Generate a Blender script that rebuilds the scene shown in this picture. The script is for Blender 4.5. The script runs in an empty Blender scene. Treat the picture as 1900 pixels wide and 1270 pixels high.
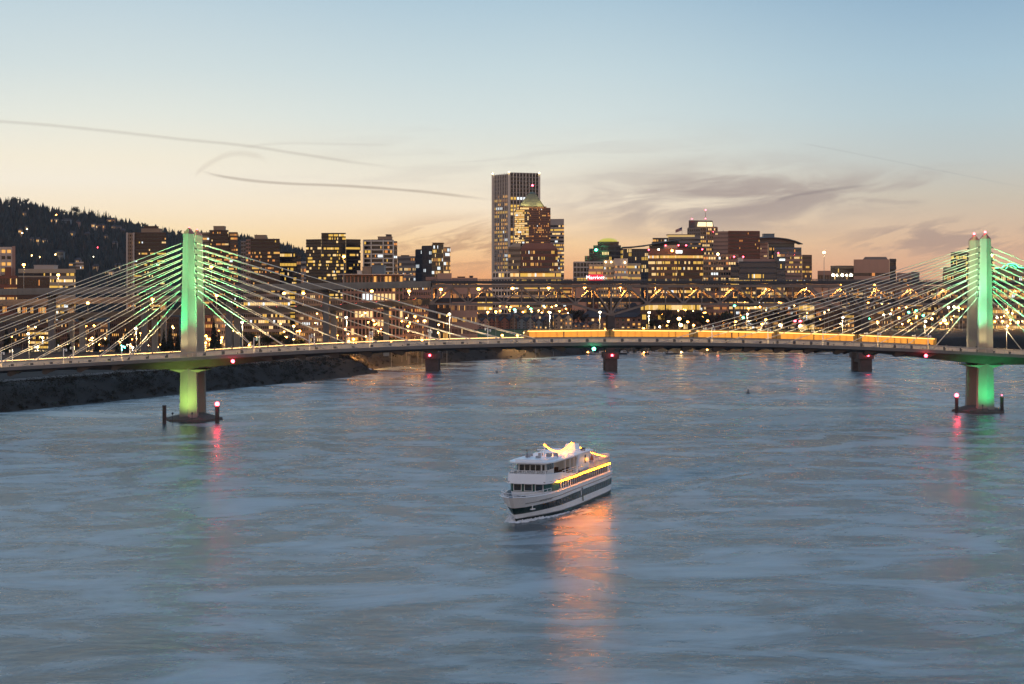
import bpy, bmesh, math, random, zlib
from mathutils import Vector, Matrix, noise
import numpy as np

# ------------------------------------------------------------------ camera, sky, sun, exposure
scene = bpy.context.scene
COL = scene.collection
R = math.radians
F, CX, HY, CH = 3300.0, 950.0, 567.0, 33.0      # focal length in pixels, centre column, horizon row, eye height

cam_data = bpy.data.cameras.new('camera')
cam = bpy.data.objects.new('camera', cam_data)
COL.objects.link(cam)
cam.location = (0, 0, CH)
cam.rotation_euler = (R(90), 0, 0)
cam_data.sensor_width = 36
cam_data.lens = F / 1900 * 36
cam_data.shift_y = -68 / 1900
cam_data.clip_start = 1
cam_data.clip_end = 40000
scene.camera = cam

scene.view_settings.view_transform = 'Standard'
scene.view_settings.look = 'None'
scene.view_settings.exposure = 0.0
scene.view_settings.gamma = 1.0
scene.render.engine = 'CYCLES'
scene.cycles.use_denoising = True
scene.cycles.max_bounces = 5
scene.cycles.diffuse_bounces = 2
scene.cycles.glossy_bounces = 3
scene.cycles.sample_clamp_indirect = 6
scene.cycles.caustics_reflective = False
scene.cycles.caustics_refractive = False

def lin(r, g, b):
    f = lambda c: (c / 255 / 12.92) if c / 255 <= 0.04045 else ((c / 255 + 0.055) / 1.055) ** 2.4
    return (f(r), f(g), f(b), 1.0)

SUN_AZ, SUN_EL = R(-62), R(1.0)                  # sun just down in the west, left of the frame

world = bpy.data.worlds.new('World')
scene.world = world
world.use_nodes = True
def build_world():
    nt = world.node_tree
    N, L = nt.nodes, nt.links
    N.clear()
    def node(t, **k):
        n = N.new(t)
        for a, v in k.items():
            setattr(n, a, v)
        return n
    def math_(op, a, b=None, c=None, clamp=False):
        n = node('ShaderNodeMath', operation=op, use_clamp=clamp)
        for i, v in enumerate((a, b, c)):
            if v is None:
                continue
            if isinstance(v, (int, float)):
                n.inputs[i].default_value = v
            else:
                L.new(v, n.inputs[i])
        return n.outputs[0]
    def mix(f, a, b, mode='MIX'):
        n = node('ShaderNodeMix', data_type='RGBA', blend_type=mode)
        for s, v in ((n.inputs[0], f), (n.inputs[6], a), (n.inputs[7], b)):
            if isinstance(v, (int, float)):
                s.default_value = v
            elif isinstance(v, tuple):
                s.default_value = v
            else:
                L.new(v, s)
        return n.outputs[2]
    def smooth(v, a, b):
        n = node('ShaderNodeMapRange', interpolation_type='SMOOTHSTEP')
        L.new(v, n.inputs[0])
        n.inputs[1].default_value, n.inputs[2].default_value = a, b
        return n.outputs[0]
    tc = node('ShaderNodeTexCoord')
    sep = node('ShaderNodeSeparateXYZ')
    L.new(tc.outputs['Generated'], sep.inputs[0])
    x, y, z = sep.outputs
    el = math_('MULTIPLY', math_('ARCSINE', z), 180 / math.pi)          # degrees above the horizon
    az = math_('MULTIPLY', math_('ARCTAN2', x, y), 180 / math.pi)       # degrees east of north
    t = math_('DIVIDE', el, 40.0, clamp=True)
    def ramp(stops):
        n = node('ShaderNodeValToRGB')
        e = n.color_ramp.elements
        for i, (d, c) in enumerate(stops):
            p = d / 40.0
            q = e[i] if i < 2 else e.new(p)
            q.position = p
            q.color = lin(*c)
        L.new(t, n.inputs[0])
        return n.outputs[0]
    dome = [(15, (164, 192, 214)), (25, (142, 176, 208)), (40, (122, 158, 196))]
    left = ramp([(0, (238, 165, 108)), (1, (254, 206, 136)), (2, (255, 224, 170)), (3.0, (253, 234, 203)), (3.9, (250, 240, 221)), (4.6, (248, 239, 218)),
                 (6, (231, 234, 224)), (7.5, (212, 224, 224)), (9.7, (191, 211, 221))] + dome)
    mid = ramp([(0, (226, 150, 104)), (1, (240, 174, 122)), (2, (250, 210, 160)), (3.2, (250, 233, 207)), (4.6, (232, 230, 216)),
                (6, (215, 226, 224)), (7.5, (200, 218, 223)), (9.7, (176, 202, 217))] + dome)
    right = ramp([(0, (205, 148, 124)), (1, (222, 170, 138)), (2, (222, 186, 155)), (3.4, (207, 196, 178)), (4.6, (195, 202, 199)),
                  (6, (184, 204, 211)), (7.5, (171, 198, 213)), (9.7, (148, 180, 204))] + dome)
    back = ramp([(0, (232, 188, 146)), (4, (236, 194, 154)), (9, (228, 196, 166)), (15, (206, 192, 184)), (25, (168, 174, 192)), (40, (126, 150, 184))])
    back = mix(1.0, back, (1.12, 1.10, 1.12, 1.0), 'MULTIPLY')
    c = mix(smooth(az, -14, 1), left, mid)
    c = mix(smooth(az, 0, 15), c, right)
    # twilight glow is brighter towards the set sun
    glow = math_('MULTIPLY', smooth(az, -18, -60), smooth(el, 22, 0))
    c = mix(glow, c, lin(255, 214, 150))
    c = mix(smooth(y, 0.45, -0.35), c, back)
    # cirrus and contrails
    def wisps(sx, sy, tilt, scale, detail, seed):
        comb = node('ShaderNodeCombineXYZ')
        L.new(math_('MULTIPLY', math_('ADD', az, 40.0 + seed), sx), comb.inputs[0])
        L.new(math_('MULTIPLY', math_('ADD', el, math_('MULTIPLY', az, -tilt)), sy), comb.inputs[1])
        comb.inputs[2].default_value = seed
        n = node('ShaderNodeTexNoise')
        n.inputs['Scale'].default_value = scale
        n.inputs['Detail'].default_value = detail
        n.inputs['Roughness'].default_value = 0.55
        n.inputs['Distortion'].default_value = 0.6
        L.new(comb.outputs[0], n.inputs['Vector'])
        return n.outputs[0]
    def blob(ca, wa, ce, we, tilt=0.0):
        a = math_('DIVIDE', math_('SUBTRACT', az, ca), wa)
        e = math_('DIVIDE', math_('SUBTRACT', math_('SUBTRACT', el, math_('MULTIPLY', math_('SUBTRACT', az, ca), tilt)), ce), we)
        d = math_('SQRT', math_('ADD', math_('MULTIPLY', a, a), math_('MULTIPLY', e, e)))
        return smooth(d, 1.0, 0.15)
    n1 = wisps(0.22, 1.0, 0.07, 1.3, 5, 3.1)
    n2 = wisps(0.30, 1.5, 0.22, 1.7, 5, 7.7)
    m = math_('MULTIPLY', smooth(n1, 0.30, 0.60), blob(6.6, 7.6, 3.35, 1.75, 0.02))
    c = mix(math_('MULTIPLY', m, 0.82), c, lin(164, 148, 144))
    m = math_('MULTIPLY', smooth(n2, 0.40, 0.60), blob(-1.6, 4.4, 1.9, 1.3))
    c = mix(math_('MULTIPLY', m, 0.60), c, lin(178, 136, 112))
    m = math_('MULTIPLY', smooth(n2, 0.44, 0.60), blob(13.5, 4.5, 2.1, 0.9))
    c = mix(math_('MULTIPLY', m, 0.55), c, lin(150, 132, 132))
    m = math_('MULTIPLY', smooth(n1, 0.45, 0.62), blob(12.0, 5.0, 3.6, 0.9, 0.08))
    c = mix(math_('MULTIPLY', m, 0.45), c, lin(165, 150, 146))
    n3 = wisps(0.25, 2.2, 0.05, 1.0, 4, 12.0)
    m = math_('MULTIPLY', smooth(n3, 0.45, 0.68), blob(2.0, 14.0, 4.4, 2.2))
    c = mix(math_('MULTIPLY', m, 0.16), c, lin(178, 168, 164))
    def contrail(pts, w, strength, col):
        a0, a1 = pts[0][0], pts[-1][0]
        e0, e1 = min(p[1] for p in pts) - 0.2, max(p[1] for p in pts) + 0.2
        n = node('ShaderNodeFloatCurve')
        cv = n.mapping.curves[0]
        ps = [((a - a0) / (a1 - a0), (e - e0) / (e1 - e0)) for a, e in pts]
        cv.points[0].location, cv.points[1].location = ps[0], ps[-1]
        for p in ps[1:-1]:
            cv.points.new(*p)
        n.mapping.update()
        u = math_('DIVIDE', math_('SUBTRACT', az, a0), a1 - a0)
        L.new(math_('ADD', u, 0.0, clamp=True), n.inputs['Value'])
        e = math_('ADD', math_('MULTIPLY', n.outputs[0], e1 - e0), e0)
        wob = math_('MULTIPLY', math_('SUBTRACT', n3, 0.5), 0.05)
        d = math_('ABSOLUTE', math_('SUBTRACT', math_('SUBTRACT', el, e), wob))
        k = math_('MULTIPLY', smooth(d, w, 0.0), math_('MULTIPLY', smooth(u, -0.02, 0.08), smooth(u, 1.02, 0.8)))
        return mix(math_('MULTIPLY', k, strength), c, lin(*col))
    A = lambda px, py: (math.degrees(math.atan((px - CX) / F)), math.degrees(math.atan((HY - py) / math.hypot(F, px - CX))))
    c = contrail([A(375, 318), A(430, 331), A(520, 340), A(650, 346), A(760, 354), A(830, 361), A(925, 373)], 0.075, 0.44, (140, 118, 104))
    c = contrail([A(-60, 222), A(60, 230), A(200, 244), A(330, 258), A(450, 270), A(560, 287), A(660, 302), A(760, 314)], 0.085, 0.28, (160, 148, 136))
    c = contrail([A(360, 326), A(395, 300), A(430, 286), A(470, 288), A(500, 300)], 0.16, 0.18, (168, 148, 132))
    c = contrail([A(450, 275), A(520, 267), A(620, 268), A(740, 271)], 0.07, 0.15, (176, 166, 155))
    c = contrail([A(1440, 372), A(1500, 359), A(1560, 350), A(1610, 343)], 0.10, 0.40, (130, 118, 122))
    c = contrail([A(1480, 265), A(1600, 288), A(1750, 318), A(1920, 352)], 0.04, 0.22, (160, 162, 162))
    # physical sky of the same sun adds its share of the light
    sky = node('ShaderNodeTexSky')
    try:
        sky.sky_type = 'NISHITA'
        sky.sun_disc = False
        sky.sun_elevation = SUN_EL
        sky.sun_rotation = SUN_AZ
        sky.air_density, sky.dust_density, sky.ozone_density = 1.0, 0.6, 2.0
    except Exception:
        pass
    bg1 = node('ShaderNodeBackground')
    bg1.inputs[1].default_value = 1.01
    L.new(c, bg1.inputs[0])
    bg2 = node('ShaderNodeBackground')
    bg2.inputs[1].default_value = 0.004
    L.new(sky.outputs[0], bg2.inputs[0])
    add = node('ShaderNodeAddShader')
    L.new(bg1.outputs[0], add.inputs[0])
    L.new(bg2.outputs[0], add.inputs[1])
    out = node('ShaderNodeOutputWorld')
    L.new(add.outputs[0], out.inputs[0])
build_world()

sun_data = bpy.data.lights.new('sun', 'SUN')
sun_data.energy = 0.25
sun_data.angle = R(14)
sun_data.color = (1.0, 0.62, 0.38)
sun = bpy.data.objects.new('sun', sun_data)
COL.objects.link(sun)
_d = Vector((math.sin(SUN_AZ) * math.cos(R(5)), math.cos(SUN_AZ) * math.cos(R(5)), math.sin(R(5))))
sun.rotation_euler = _d.to_track_quat('Z', 'Y').to_euler()

# ------------------------------------------------------------------ helpers
def PX(px, Y):
    return (px - CX) / F * Y
def PZ(py, Y):
    return CH - (py - HY) / F * Y
def P(px, py, Y):
    return Vector((PX(px, Y), Y, PZ(py, Y)))

MATS = {}
def mat(name, col, rough=0.7, var=0.18, scale=0.4, metal=0.0, emit=None, strength=0.0, spec=0.4, bump=0.0, streak=0.0, sample=False):
    if name in MATS:
        return MATS[name]
    m = bpy.data.materials.new(name)
    m.use_nodes = True
    nt = m.node_tree
    b = nt.nodes['Principled BSDF']
    b.inputs['Roughness'].default_value = rough
    b.inputs['Metallic'].default_value = metal
    b.inputs['Specular IOR Level'].default_value = spec
    c4 = tuple(col) + ((1.0,) if len(col) == 3 else ())
    b.inputs['Base Color'].default_value = c4
    if var > 0:
        tc = nt.nodes.new('ShaderNodeTexCoord')
        mp = nt.nodes.new('ShaderNodeMapping')
        mp.inputs['Scale'].default_value = (1, 1, 0.25 if streak else 1)
        nz = nt.nodes.new('ShaderNodeTexNoise')
        nz.inputs['Scale'].default_value = scale
        nz.inputs['Detail'].default_value = 6
        nz.inputs['Roughness'].default_value = 0.65
        nt.links.new(tc.outputs['Object'], mp.inputs['Vector'])
        nt.links.new(mp.outputs[0], nz.inputs['Vector'])
        rp = nt.nodes.new('ShaderNodeValToRGB')
        rp.color_ramp.elements[0].position = 0.3
        rp.color_ramp.elements[1].position = 0.7
        rp.color_ramp.elements[0].color = tuple(v * (1 - var) for v in c4[:3]) + (1,)
        rp.color_ramp.elements[1].color = tuple(min(1, v * (1 + var)) for v in c4[:3]) + (1,)
        nt.links.new(nz.outputs[0], rp.inputs[0])
        nt.links.new(rp.outputs[0], b.inputs['Base Color'])
        if bump:
            bp = nt.nodes.new('ShaderNodeBump')
            bp.inputs['Strength'].default_value = bump
            nt.links.new(nz.outputs[0], bp.inputs['Height'])
            nt.links.new(bp.outputs[0], b.inputs['Normal'])
    if emit:
        b.inputs['Emission Color'].default_value = tuple(emit) + (1,)
        b.inputs['Emission Strength'].default_value = strength
        m.cycles.emission_sampling = 'AUTO' if sample else 'NONE'
    MATS[name] = m
    return m

class MB:
    """Collects shapes and links them as ONE mesh object."""
    def __init__(s):
        s.v, s.f, s.m = [], [], []
    def add(s, vs, fs, mi=0):
        o = len(s.v)
        s.v += [tuple(v) for v in vs]
        for f in fs:
            s.f.append(tuple(i + o for i in f))
            s.m.append(mi)
        return s
    def box(s, x0, x1, y0, y1, z0, z1, mi=0):
        vs = [(x, y, z) for z in (z0, z1) for x, y in ((x0, y0), (x1, y0), (x1, y1), (x0, y1))]
        return s.add(vs, [(3, 2, 1, 0), (4, 5, 6, 7), (0, 1, 5, 4), (1, 2, 6, 5), (2, 3, 7, 6), (3, 0, 4, 7)], mi)
    def prism(s, poly, z0, z1, mi=0, top=None, mi_top=None):
        n = len(poly)
        tp = top or poly
        vs = [(p[0], p[1], z0) for p in poly] + [(p[0], p[1], z1) for p in tp]
        s.add(vs, [tuple(range(n - 1, -1, -1))] + [(i, (i + 1) % n, (i + 1) % n + n, i + n) for i in range(n)], mi)
        o = len(s.v) - n
        s.f.append(tuple(range(o, o + n)))
        s.m.append(mi if mi_top is None else mi_top)
        return s
    def bar(s, a, b, w, h, mi=0, up=(0, 0, 1)):
        """Rectangular bar from a to b: w wide, h high."""
        a, b = Vector(a), Vector(b)
        d = (b - a).normalized()
        u = Vector(up)
        if abs(d.dot(u)) > 0.98:
            u = Vector((0, 1, 0))
        r = d.cross(u).normalized()
        u = r.cross(d).normalized()
        vs = []
        for p in (a, b):
            for i, j in ((-1, -1), (1, -1), (1, 1), (-1, 1)):
                vs.append(p + r * (i * w / 2) + u * (j * h / 2))
        return s.add(vs, [(0, 1, 2, 3), (7, 6, 5, 4), (0, 4, 5, 1), (1, 5, 6, 2), (2, 6, 7, 3), (3, 7, 4, 0)], mi)
    def tube(s, pts, r, n=6, mi=0, r2=None):
        pts = [Vector(p) for p in pts]
        k = len(pts)
        o = len(s.v)
        for i, p in enumerate(pts):
            d = (pts[min(i + 1, k - 1)] - pts[max(i - 1, 0)]).normalized()
            u = Vector((0, 0, 1)) if abs(d.z) < 0.95 else Vector((0, 1, 0))
            a = d.cross(u).normalized()
            b = d.cross(a).normalized()
            rr = r if r2 is None else r + (r2 - r) * i / (k - 1)
            for j in range(n):
                t = 2 * math.pi * j / n
                s.v.append(tuple(p + a * (rr * math.cos(t)) + b * (rr * math.sin(t))))
        for i in range(k - 1):
            for j in range(n):
                s.f.append((o + i * n + j, o + i * n + (j + 1) % n, o + (i + 1) * n + (j + 1) % n, o + (i + 1) * n + j))
                s.m.append(mi)
        s.f.append(tuple(o + j for j in range(n)))
        s.m.append(mi)
        s.f.append(tuple(o + (k - 1) * n + j for j in range(n - 1, -1, -1)))
        s.m.append(mi)
        return s
    def ball(s, c, r, n=8, k=5, mi=0, sz=1.0):
        o = len(s.v)
        c = Vector(c)
        for i in range(1, k):
            a = math.pi * i / k
            for j in range(n):
                t = 2 * math.pi * j / n
                s.v.append((c.x + r * math.sin(a) * math.cos(t), c.y + r * math.sin(a) * math.sin(t), c.z + r * sz * math.cos(a)))
        tp, bt = len(s.v), len(s.v) + 1
        s.v += [(c.x, c.y, c.z + r * sz), (c.x, c.y, c.z - r * sz)]
        for j in range(n):
            s.f.append((tp, o + j, o + (j + 1) % n)); s.m.append(mi)
            s.f.append((bt, o + (k - 2) * n + (j + 1) % n, o + (k - 2) * n + j)); s.m.append(mi)
            for i in range(k - 2):
                s.f.append((o + i * n + j, o + (i + 1) * n + j, o + (i + 1) * n + (j + 1) % n, o + i * n + (j + 1) % n)); s.m.append(mi)
        return s
    def strip(s, bottoms, tops, mis):
        """Connected wall strip; mis[i] is the material of quad i."""
        n = len(bottoms)
        o = len(s.v)
        s.v += [tuple(p) for p in bottoms] + [tuple(p) for p in tops]
        for i in range(n - 1):
            s.f.append((o + i, o + i + 1, o + n + i + 1, o + n + i))
            s.m.append(mis[i])
        return s
    def build(s, name, mats, parent=None, smooth=False, origin=None):
        me = bpy.data.meshes.new(name)
        loc = Vector((0, 0, 0))
        if parent is not None:
            root = parent
            while root is not None:
                loc = loc + Vector(root.location)
                root = root.parent
        elif origin is not None:
            loc = Vector(origin)
        lx, ly, lz = loc
        me.from_pydata([(v[0] - lx, v[1] - ly, v[2] - lz) for v in s.v], [], s.f)
        for m in (mats if isinstance(mats, (list, tuple)) else [mats]):
            me.materials.append(m)
        if len(me.polygons) == len(s.m):
            me.polygons.foreach_set('material_index', s.m)
        if smooth:
            me.polygons.foreach_set('use_smooth', [True] * len(me.polygons))
        me.update()
        o = bpy.data.objects.new(name, me)
        COL.objects.link(o)
        if parent is not None:
            o.parent = parent
        elif origin is not None:
            o.location = loc
        return o

def tag(o, label=None, cat=None, group=None, kind=None):
    if label: o['label'] = label
    if cat: o['category'] = cat
    if group: o['group'] = group
    if kind: o['kind'] = kind
    return o
def thing(name, label, cat, loc=(0, 0, 0), group=None):
    o = bpy.data.objects.new(name, None)
    COL.objects.link(o)
    o.location = loc
    o.empty_display_size = 0.5
    return tag(o, label, cat, group)
def dup(root, loc, rz=None, label=None, group=None, scale=None):
    r = root.copy(); COL.objects.link(r); r.location = loc
    if rz is not None: r.rotation_euler = (0, 0, rz)
    if scale is not None: r.scale = (scale, scale, scale)
    if label: r['label'] = label
    if group: r['group'] = group
    for ch in list(root.children):
        c = ch.copy(); COL.objects.link(c); c.parent = r
        for g in ch.children:
            d = g.copy(); COL.objects.link(d); d.parent = c
    return r
def point_light(name, loc, energy, color, parent=None, radius=0.3, kind='POINT', aim=None, cone=60, blend=0.6):
    ld = bpy.data.lights.new(name, kind)
    ld.energy = energy
    ld.color = color
    ld.shadow_soft_size = radius
    o = bpy.data.objects.new(name, ld)
    COL.objects.link(o)
    loc = Vector(loc)
    if kind == 'SPOT':
        ld.spot_size = R(cone)
        ld.spot_blend = blend
        o.rotation_euler = (loc - Vector(aim)).to_track_quat('Z', 'Y').to_euler()
    if parent is not None:
        o.parent = parent
        q = parent
        while q is not None:
            loc = loc - Vector(q.location)
            q = q.parent
    o.location = loc
    return o
ORD = ['', 'first', 'second', 'third', 'fourth', 'fifth', 'sixth', 'seventh', 'eighth', 'ninth', 'tenth', 'eleventh', 'twelfth', 'thirteenth',
       'fourteenth', 'fifteenth', 'sixteenth', 'seventeenth', 'eighteenth', 'nineteenth', 'twentieth', 'twenty-first', 'twenty-second', 'twenty-third',
       'twenty-fourth', 'twenty-fifth', 'twenty-sixth', 'twenty-seventh', 'twenty-eighth', 'twenty-ninth', 'thirtieth']

# shared materials
M_CONC = mat('concrete', (0.36, 0.34, 0.31), 0.85, 0.16, 0.35, streak=1, bump=0.15)
M_CONC_D = mat('concrete_weathered', (0.20, 0.185, 0.17), 0.9, 0.25, 0.5, streak=1, bump=0.2)
M_STEEL = mat('steel_painted_grey', (0.12, 0.12, 0.125), 0.6, 0.2, 0.8)
M_STEEL_D = mat('steel_dark', (0.05, 0.05, 0.055), 0.6, 0.2, 0.8)
M_ASPH = mat('asphalt', (0.05, 0.05, 0.052), 0.9, 0.2, 1.5)
M_RAIL = mat('galvanised_rail', (0.42, 0.40, 0.37), 0.45, 0.12, 1.0, metal=0.3)
M_WHITE = mat('white_paint', (0.78, 0.78, 0.76), 0.45, 0.06, 0.6)
M_POLE = mat('pole_grey', (0.35, 0.34, 0.32), 0.5, 0.1, 1.0)
M_ORANGE = mat('sodium_lamp', (0.9, 0.5, 0.15), 0.4, 0, emit=(1.0, 0.38, 0.06), strength=34, sample=True)
M_WARM = mat('warm_lamp', (0.9, 0.7, 0.4), 0.4, 0, emit=(1.0, 0.60, 0.20), strength=22, sample=True)
M_COOL = mat('white_lamp', (0.9, 0.9, 0.9), 0.4, 0, emit=(1.0, 0.86, 0.55), strength=12, sample=True)
M_RED = mat('red_lamp', (0.9, 0.1, 0.1), 0.4, 0, emit=(1.0, 0.05, 0.08), strength=24, sample=True)
M_GREEN = mat('green_lamp', (0.1, 0.9, 0.4), 0.4, 0, emit=(0.08, 1.0, 0.45), strength=22, sample=True)
M_LEAF = mat('foliage_dark', (0.035, 0.045, 0.022), 0.9, 0.45, 0.9)
M_BARK = mat('bark', (0.07, 0.05, 0.038), 0.9, 0.3, 1.2)
M_ROOFG = mat('roof_gravel', (0.17, 0.16, 0.155), 0.9, 0.2, 0.3)
# ------------------------------------------------------------------ water
def water_material():
    m = bpy.data.materials.new('river_water')
    m.use_nodes = True
    nt = m.node_tree
    N, L = nt.nodes, nt.links
    b = N['Principled BSDF']
    b.inputs['IOR'].default_value = 1.40
    tc = N.new('ShaderNodeTexCoord')
    def nz(scale, sx, sy, detail, rough=0.55, dist=0.0, rot=0.0):
        mp = N.new('ShaderNodeMapping')
        mp.inputs['Scale'].default_value = (sx, sy, 1)
        mp.inputs['Rotation'].default_value = (0, 0, R(rot))
        n = N.new('ShaderNodeTexNoise')
        n.inputs['Scale'].default_value = scale
        n.inputs['Detail'].default_value = detail
        n.inputs['Roughness'].default_value = rough
        n.inputs['Distortion'].default_value = dist
        L.new(tc.outputs['Object'], mp.inputs[0])
        L.new(mp.outputs[0], n.inputs['Vector'])
        return n.outputs[0]
    def rng(v, a, b_, c, d):
        n = N.new('ShaderNodeMapRange')
        n.interpolation_type = 'SMOOTHSTEP'
        L.new(v, n.inputs[0])
        for i, q in enumerate((a, b_, c, d)):
            n.inputs[i + 1].default_value = q
        return n.outputs[0]
    def mth(op, a, c):
        n = N.new('ShaderNodeMath'); n.operation = op
        for i, v in enumerate((a, c)):
            if isinstance(v, (int, float)): n.inputs[i].default_value = v
            else: L.new(v, n.inputs[i])
        return n.outputs[0]
    currents = nz(0.022, 0.95, 1.0, 6, 0.58, 2.4, 18)      # slow swirls of the current
    swirl = nz(0.07, 0.75, 1.0, 7, 0.62, 1.6, -12)
    ruffle = nz(0.16, 0.35, 1.0, 6, 0.65, 0.6, -6)          # wind-ruffled patches
    wave = nz(0.55, 0.55, 1.0, 6, 0.66, 0.6, 9)
    patch = mth('ADD', mth('MULTIPLY', currents, 0.55), mth('MULTIPLY', swirl, 0.45))
    rgh = mth('ADD', mth('MULTIPLY', patch, 0.8), mth('MULTIPLY', ruffle, 0.2))
    L.new(rng(rgh, 0.40, 0.60, 0.21, 0.33), b.inputs['Roughness'])
    mx = N.new('ShaderNodeMix'); mx.data_type = 'RGBA'
    mx.inputs[6].default_value = (0.007, 0.038, 0.052, 1)
    mx.inputs[7].default_value = (0.30, 0.385, 0.415, 1)   # sky reflection on the swirls put into a paler base colour
    L.new(rng(patch, 0.41, 0.63, 0.0, 1.0), mx.inputs[0])
    L.new(mx.outputs[2], b.inputs['Base Color'])
    h = mth('ADD', mth('ADD', mth('MULTIPLY', wave, 1.0), mth('MULTIPLY', ruffle, 1.0)), mth('MULTIPLY', swirl, 2.2))
    bp = N.new('ShaderNodeBump')
    bp.inputs['Strength'].default_value = 0.30
    bp.inputs['Distance'].default_value = 0.5
    L.new(h, bp.inputs['Height'])
    L.new(bp.outputs[0], b.inputs['Normal'])
    return m
w = MB()
w.add([(-9000, -300, 0), (9000, -300, 0), (9000, 9000, 0), (-9000, 9000, 0)], [(0, 1, 2, 3)])
tag(w.build('river_water', water_material()), kind='structure')

# ------------------------------------------------------------------ ground: one sheet, river bed to hills
SHORE_PX = [(0, 767), (150, 752), (330, 733), (500, 715), (600, 706), (650, 700.5), (668, 697), (707, 692), (690, 687), (715, 682), (760, 679),
            (830, 674), (900, 668.5), (1000, 664), (1100, 658.5), (1170, 656), (1400, 655)]
SHORE = []
for px, py in SHORE_PX:
    Y = CH * F / (py - HY)
    SHORE.append((PX(px, Y), Y))
LAND = [(-9000, -900), (-900, 200), (-330, 455)] + SHORE + [(230, 1252), (320, 1268), (460, 1292), (760, 1330), (3000, 1600), (9500, 2600), (9500, 12000), (-9500, 12000)]
LP = np.array(LAND, float)
def signed_dist(xy):
    x, y = xy[:, 0], xy[:, 1]
    d = np.full(len(x), 1e12)
    inside = np.zeros(len(x), bool)
    n = len(LP)
    for i in range(n):
        ax, ay = LP[i]; bx, by = LP[(i + 1) % n]
        ex, ey = bx - ax, by - ay
        t = np.clip(((x - ax) * ex + (y - ay) * ey) / (ex * ex + ey * ey), 0, 1)
        d = np.minimum(d, np.hypot(x - ax - t * ex, y - ay - t * ey))
        c = ((ay > y) != (by > y))
        with np.errstate(divide='ignore', invalid='ignore'):
            xi = ax + (y - ay) / (by - ay + 1e-12) * ex
        inside ^= c & (x < xi)
    return np.where(inside, d, -d)
RIDGE = [(-700, 352), (-300, 362), (0, 380), (40, 380), (80, 391), (130, 402), (165, 405), (200, 411), (240, 420), (300, 434), (340, 441), (400, 444),
         (450, 447), (500, 455), (540, 466), (580, 481), (640, 508), (720, 545), (800, 562)]
RX = np.array([p[0] for p in RIDGE], float); RY = np.array([p[1] for p in RIDGE], float)
def terrain(xy):
    d = signed_dist(xy)
    s1 = np.clip(d / 17, 0, 1); s1 = s1 * s1 * (3 - 2 * s1)
    z = np.where(d < 0, np.maximum(-4, d * 0.4), 7.0 * s1 + np.clip((d - 17) / 60, 0, 1) * 2.2)
    z = z + np.where(d > 0, np.clip((xy[:, 1] - 1250) / 90, 0, 1) * 6.0 * np.clip(d / 17, 0, 1), 0)
    # the west hills
    y = np.maximum(xy[:, 1], 1)
    px = CX + xy[:, 0] / y * F
    top = CH - (np.interp(px, RX, RY) - HY) / F * 3500
    k = np.clip((xy[:, 1] - 1750) / 1750, 0, 1)
    k = k ** 1.25
    fall = np.clip((xy[:, 1] - 3500) / 2500, 0, 1)
    z = z + np.where(xy[:, 1] > 1750, np.maximum(0, top - 12) * k * (1 - fall), 0)
    return z
def axis(fine0, fine1, step, lo, hi, grow=1.22):
    a = list(np.arange(fine0, fine1 + 0.1, step))
    s, v = step, fine1
    while v < hi:
        s *= grow; v += s; a.append(v)
    s, v = step, fine0
    while v > lo:
        s *= grow; v -= s; a.insert(0, v)
    return np.array(a)
def build_ground():
    xs = axis(-230, 240, 4.0, -9000, 9400, 1.13)
    ys = axis(440, 1320, 5.0, -700, 11000, 1.10)
    X, Y = np.meshgrid(xs, ys)
    xy = np.stack([X.ravel(), Y.ravel()], 1)
    z = terrain(xy)
    rr = np.random.RandomState(4)
    d = signed_dist(xy)
    z = z + np.where((d > 2) & (d < 60), rr.uniform(-0.25, 0.35, len(z)), 0) + np.where(xy[:, 1] > 1900, rr.uniform(-3, 3, len(z)), 0)
    me = bpy.data.meshes.new('ground')
    nx, ny = len(xs), len(ys)
    idx = np.arange(nx * ny).reshape(ny, nx)
    f = np.stack([idx[:-1, :-1], idx[:-1, 1:], idx[1:, 1:], idx[1:, :-1]], -1).reshape(-1, 4)
    me.from_pydata(np.column_stack([xy, z]).tolist(), [], f.tolist())
    m = mat('ground_soil', (0.015, 0.013, 0.010), 0.95, 0.45, 0.12, bump=0.3)
    me.materials.append(m)
    me.polygons.foreach_set('use_smooth', [True] * len(me.polygons))
    o = bpy.data.objects.new('ground', me)
    COL.objects.link(o)
    tag(o, kind='structure')
build_ground()
def ground_z(x, y):
    return float(terrain(np.array([[x, y]], float))[0])

# shrubs along the bank: nobody could count them
def shore_point(t, inland):
    """Point at fraction t along the visible shore, moved inland."""
    seg = []
    tot = 0
    pts = [(-330, 455)] + SHORE
    for a, b in zip(pts, pts[1:]):
        l = math.hypot(b[0] - a[0], b[1] - a[1]); seg.append((tot, l, a, b)); tot += l
    s = t * tot
    for o, l, a, b in seg:
        if s <= o + l:
            k = (s - o) / l
            nx, ny = -(b[1] - a[1]) / l, (b[0] - a[0]) / l
            return a[0] + (b[0] - a[0]) * k + nx * inland, a[1] + (b[1] - a[1]) * k + ny * inland
    return pts[-1]
def leaf_clump(mb, c, r, h, n, rng, leaf, mi=0):
    for _ in range(n):
        while True:
            q = Vector((rng.uniform(-1, 1), rng.uniform(-1, 1), rng.uniform(-1, 1)))
            if 0.15 < q.length < 1: break
        p = Vector((c[0] + q.x * r, c[1] + q.y * r, c[2] + q.z * h))
        a = Vector((rng.uniform(-1, 1), rng.uniform(-1, 1), rng.uniform(-0.6, 0.6))).normalized() * leaf
        b = Vector((rng.uniform(-1, 1), rng.uniform(-1, 1), rng.uniform(-1, 1))).normalized() * leaf * 0.7
        mb.add([p - a, p + b, p + a, p - b], [(0, 1, 2, 3)], mi)
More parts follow.
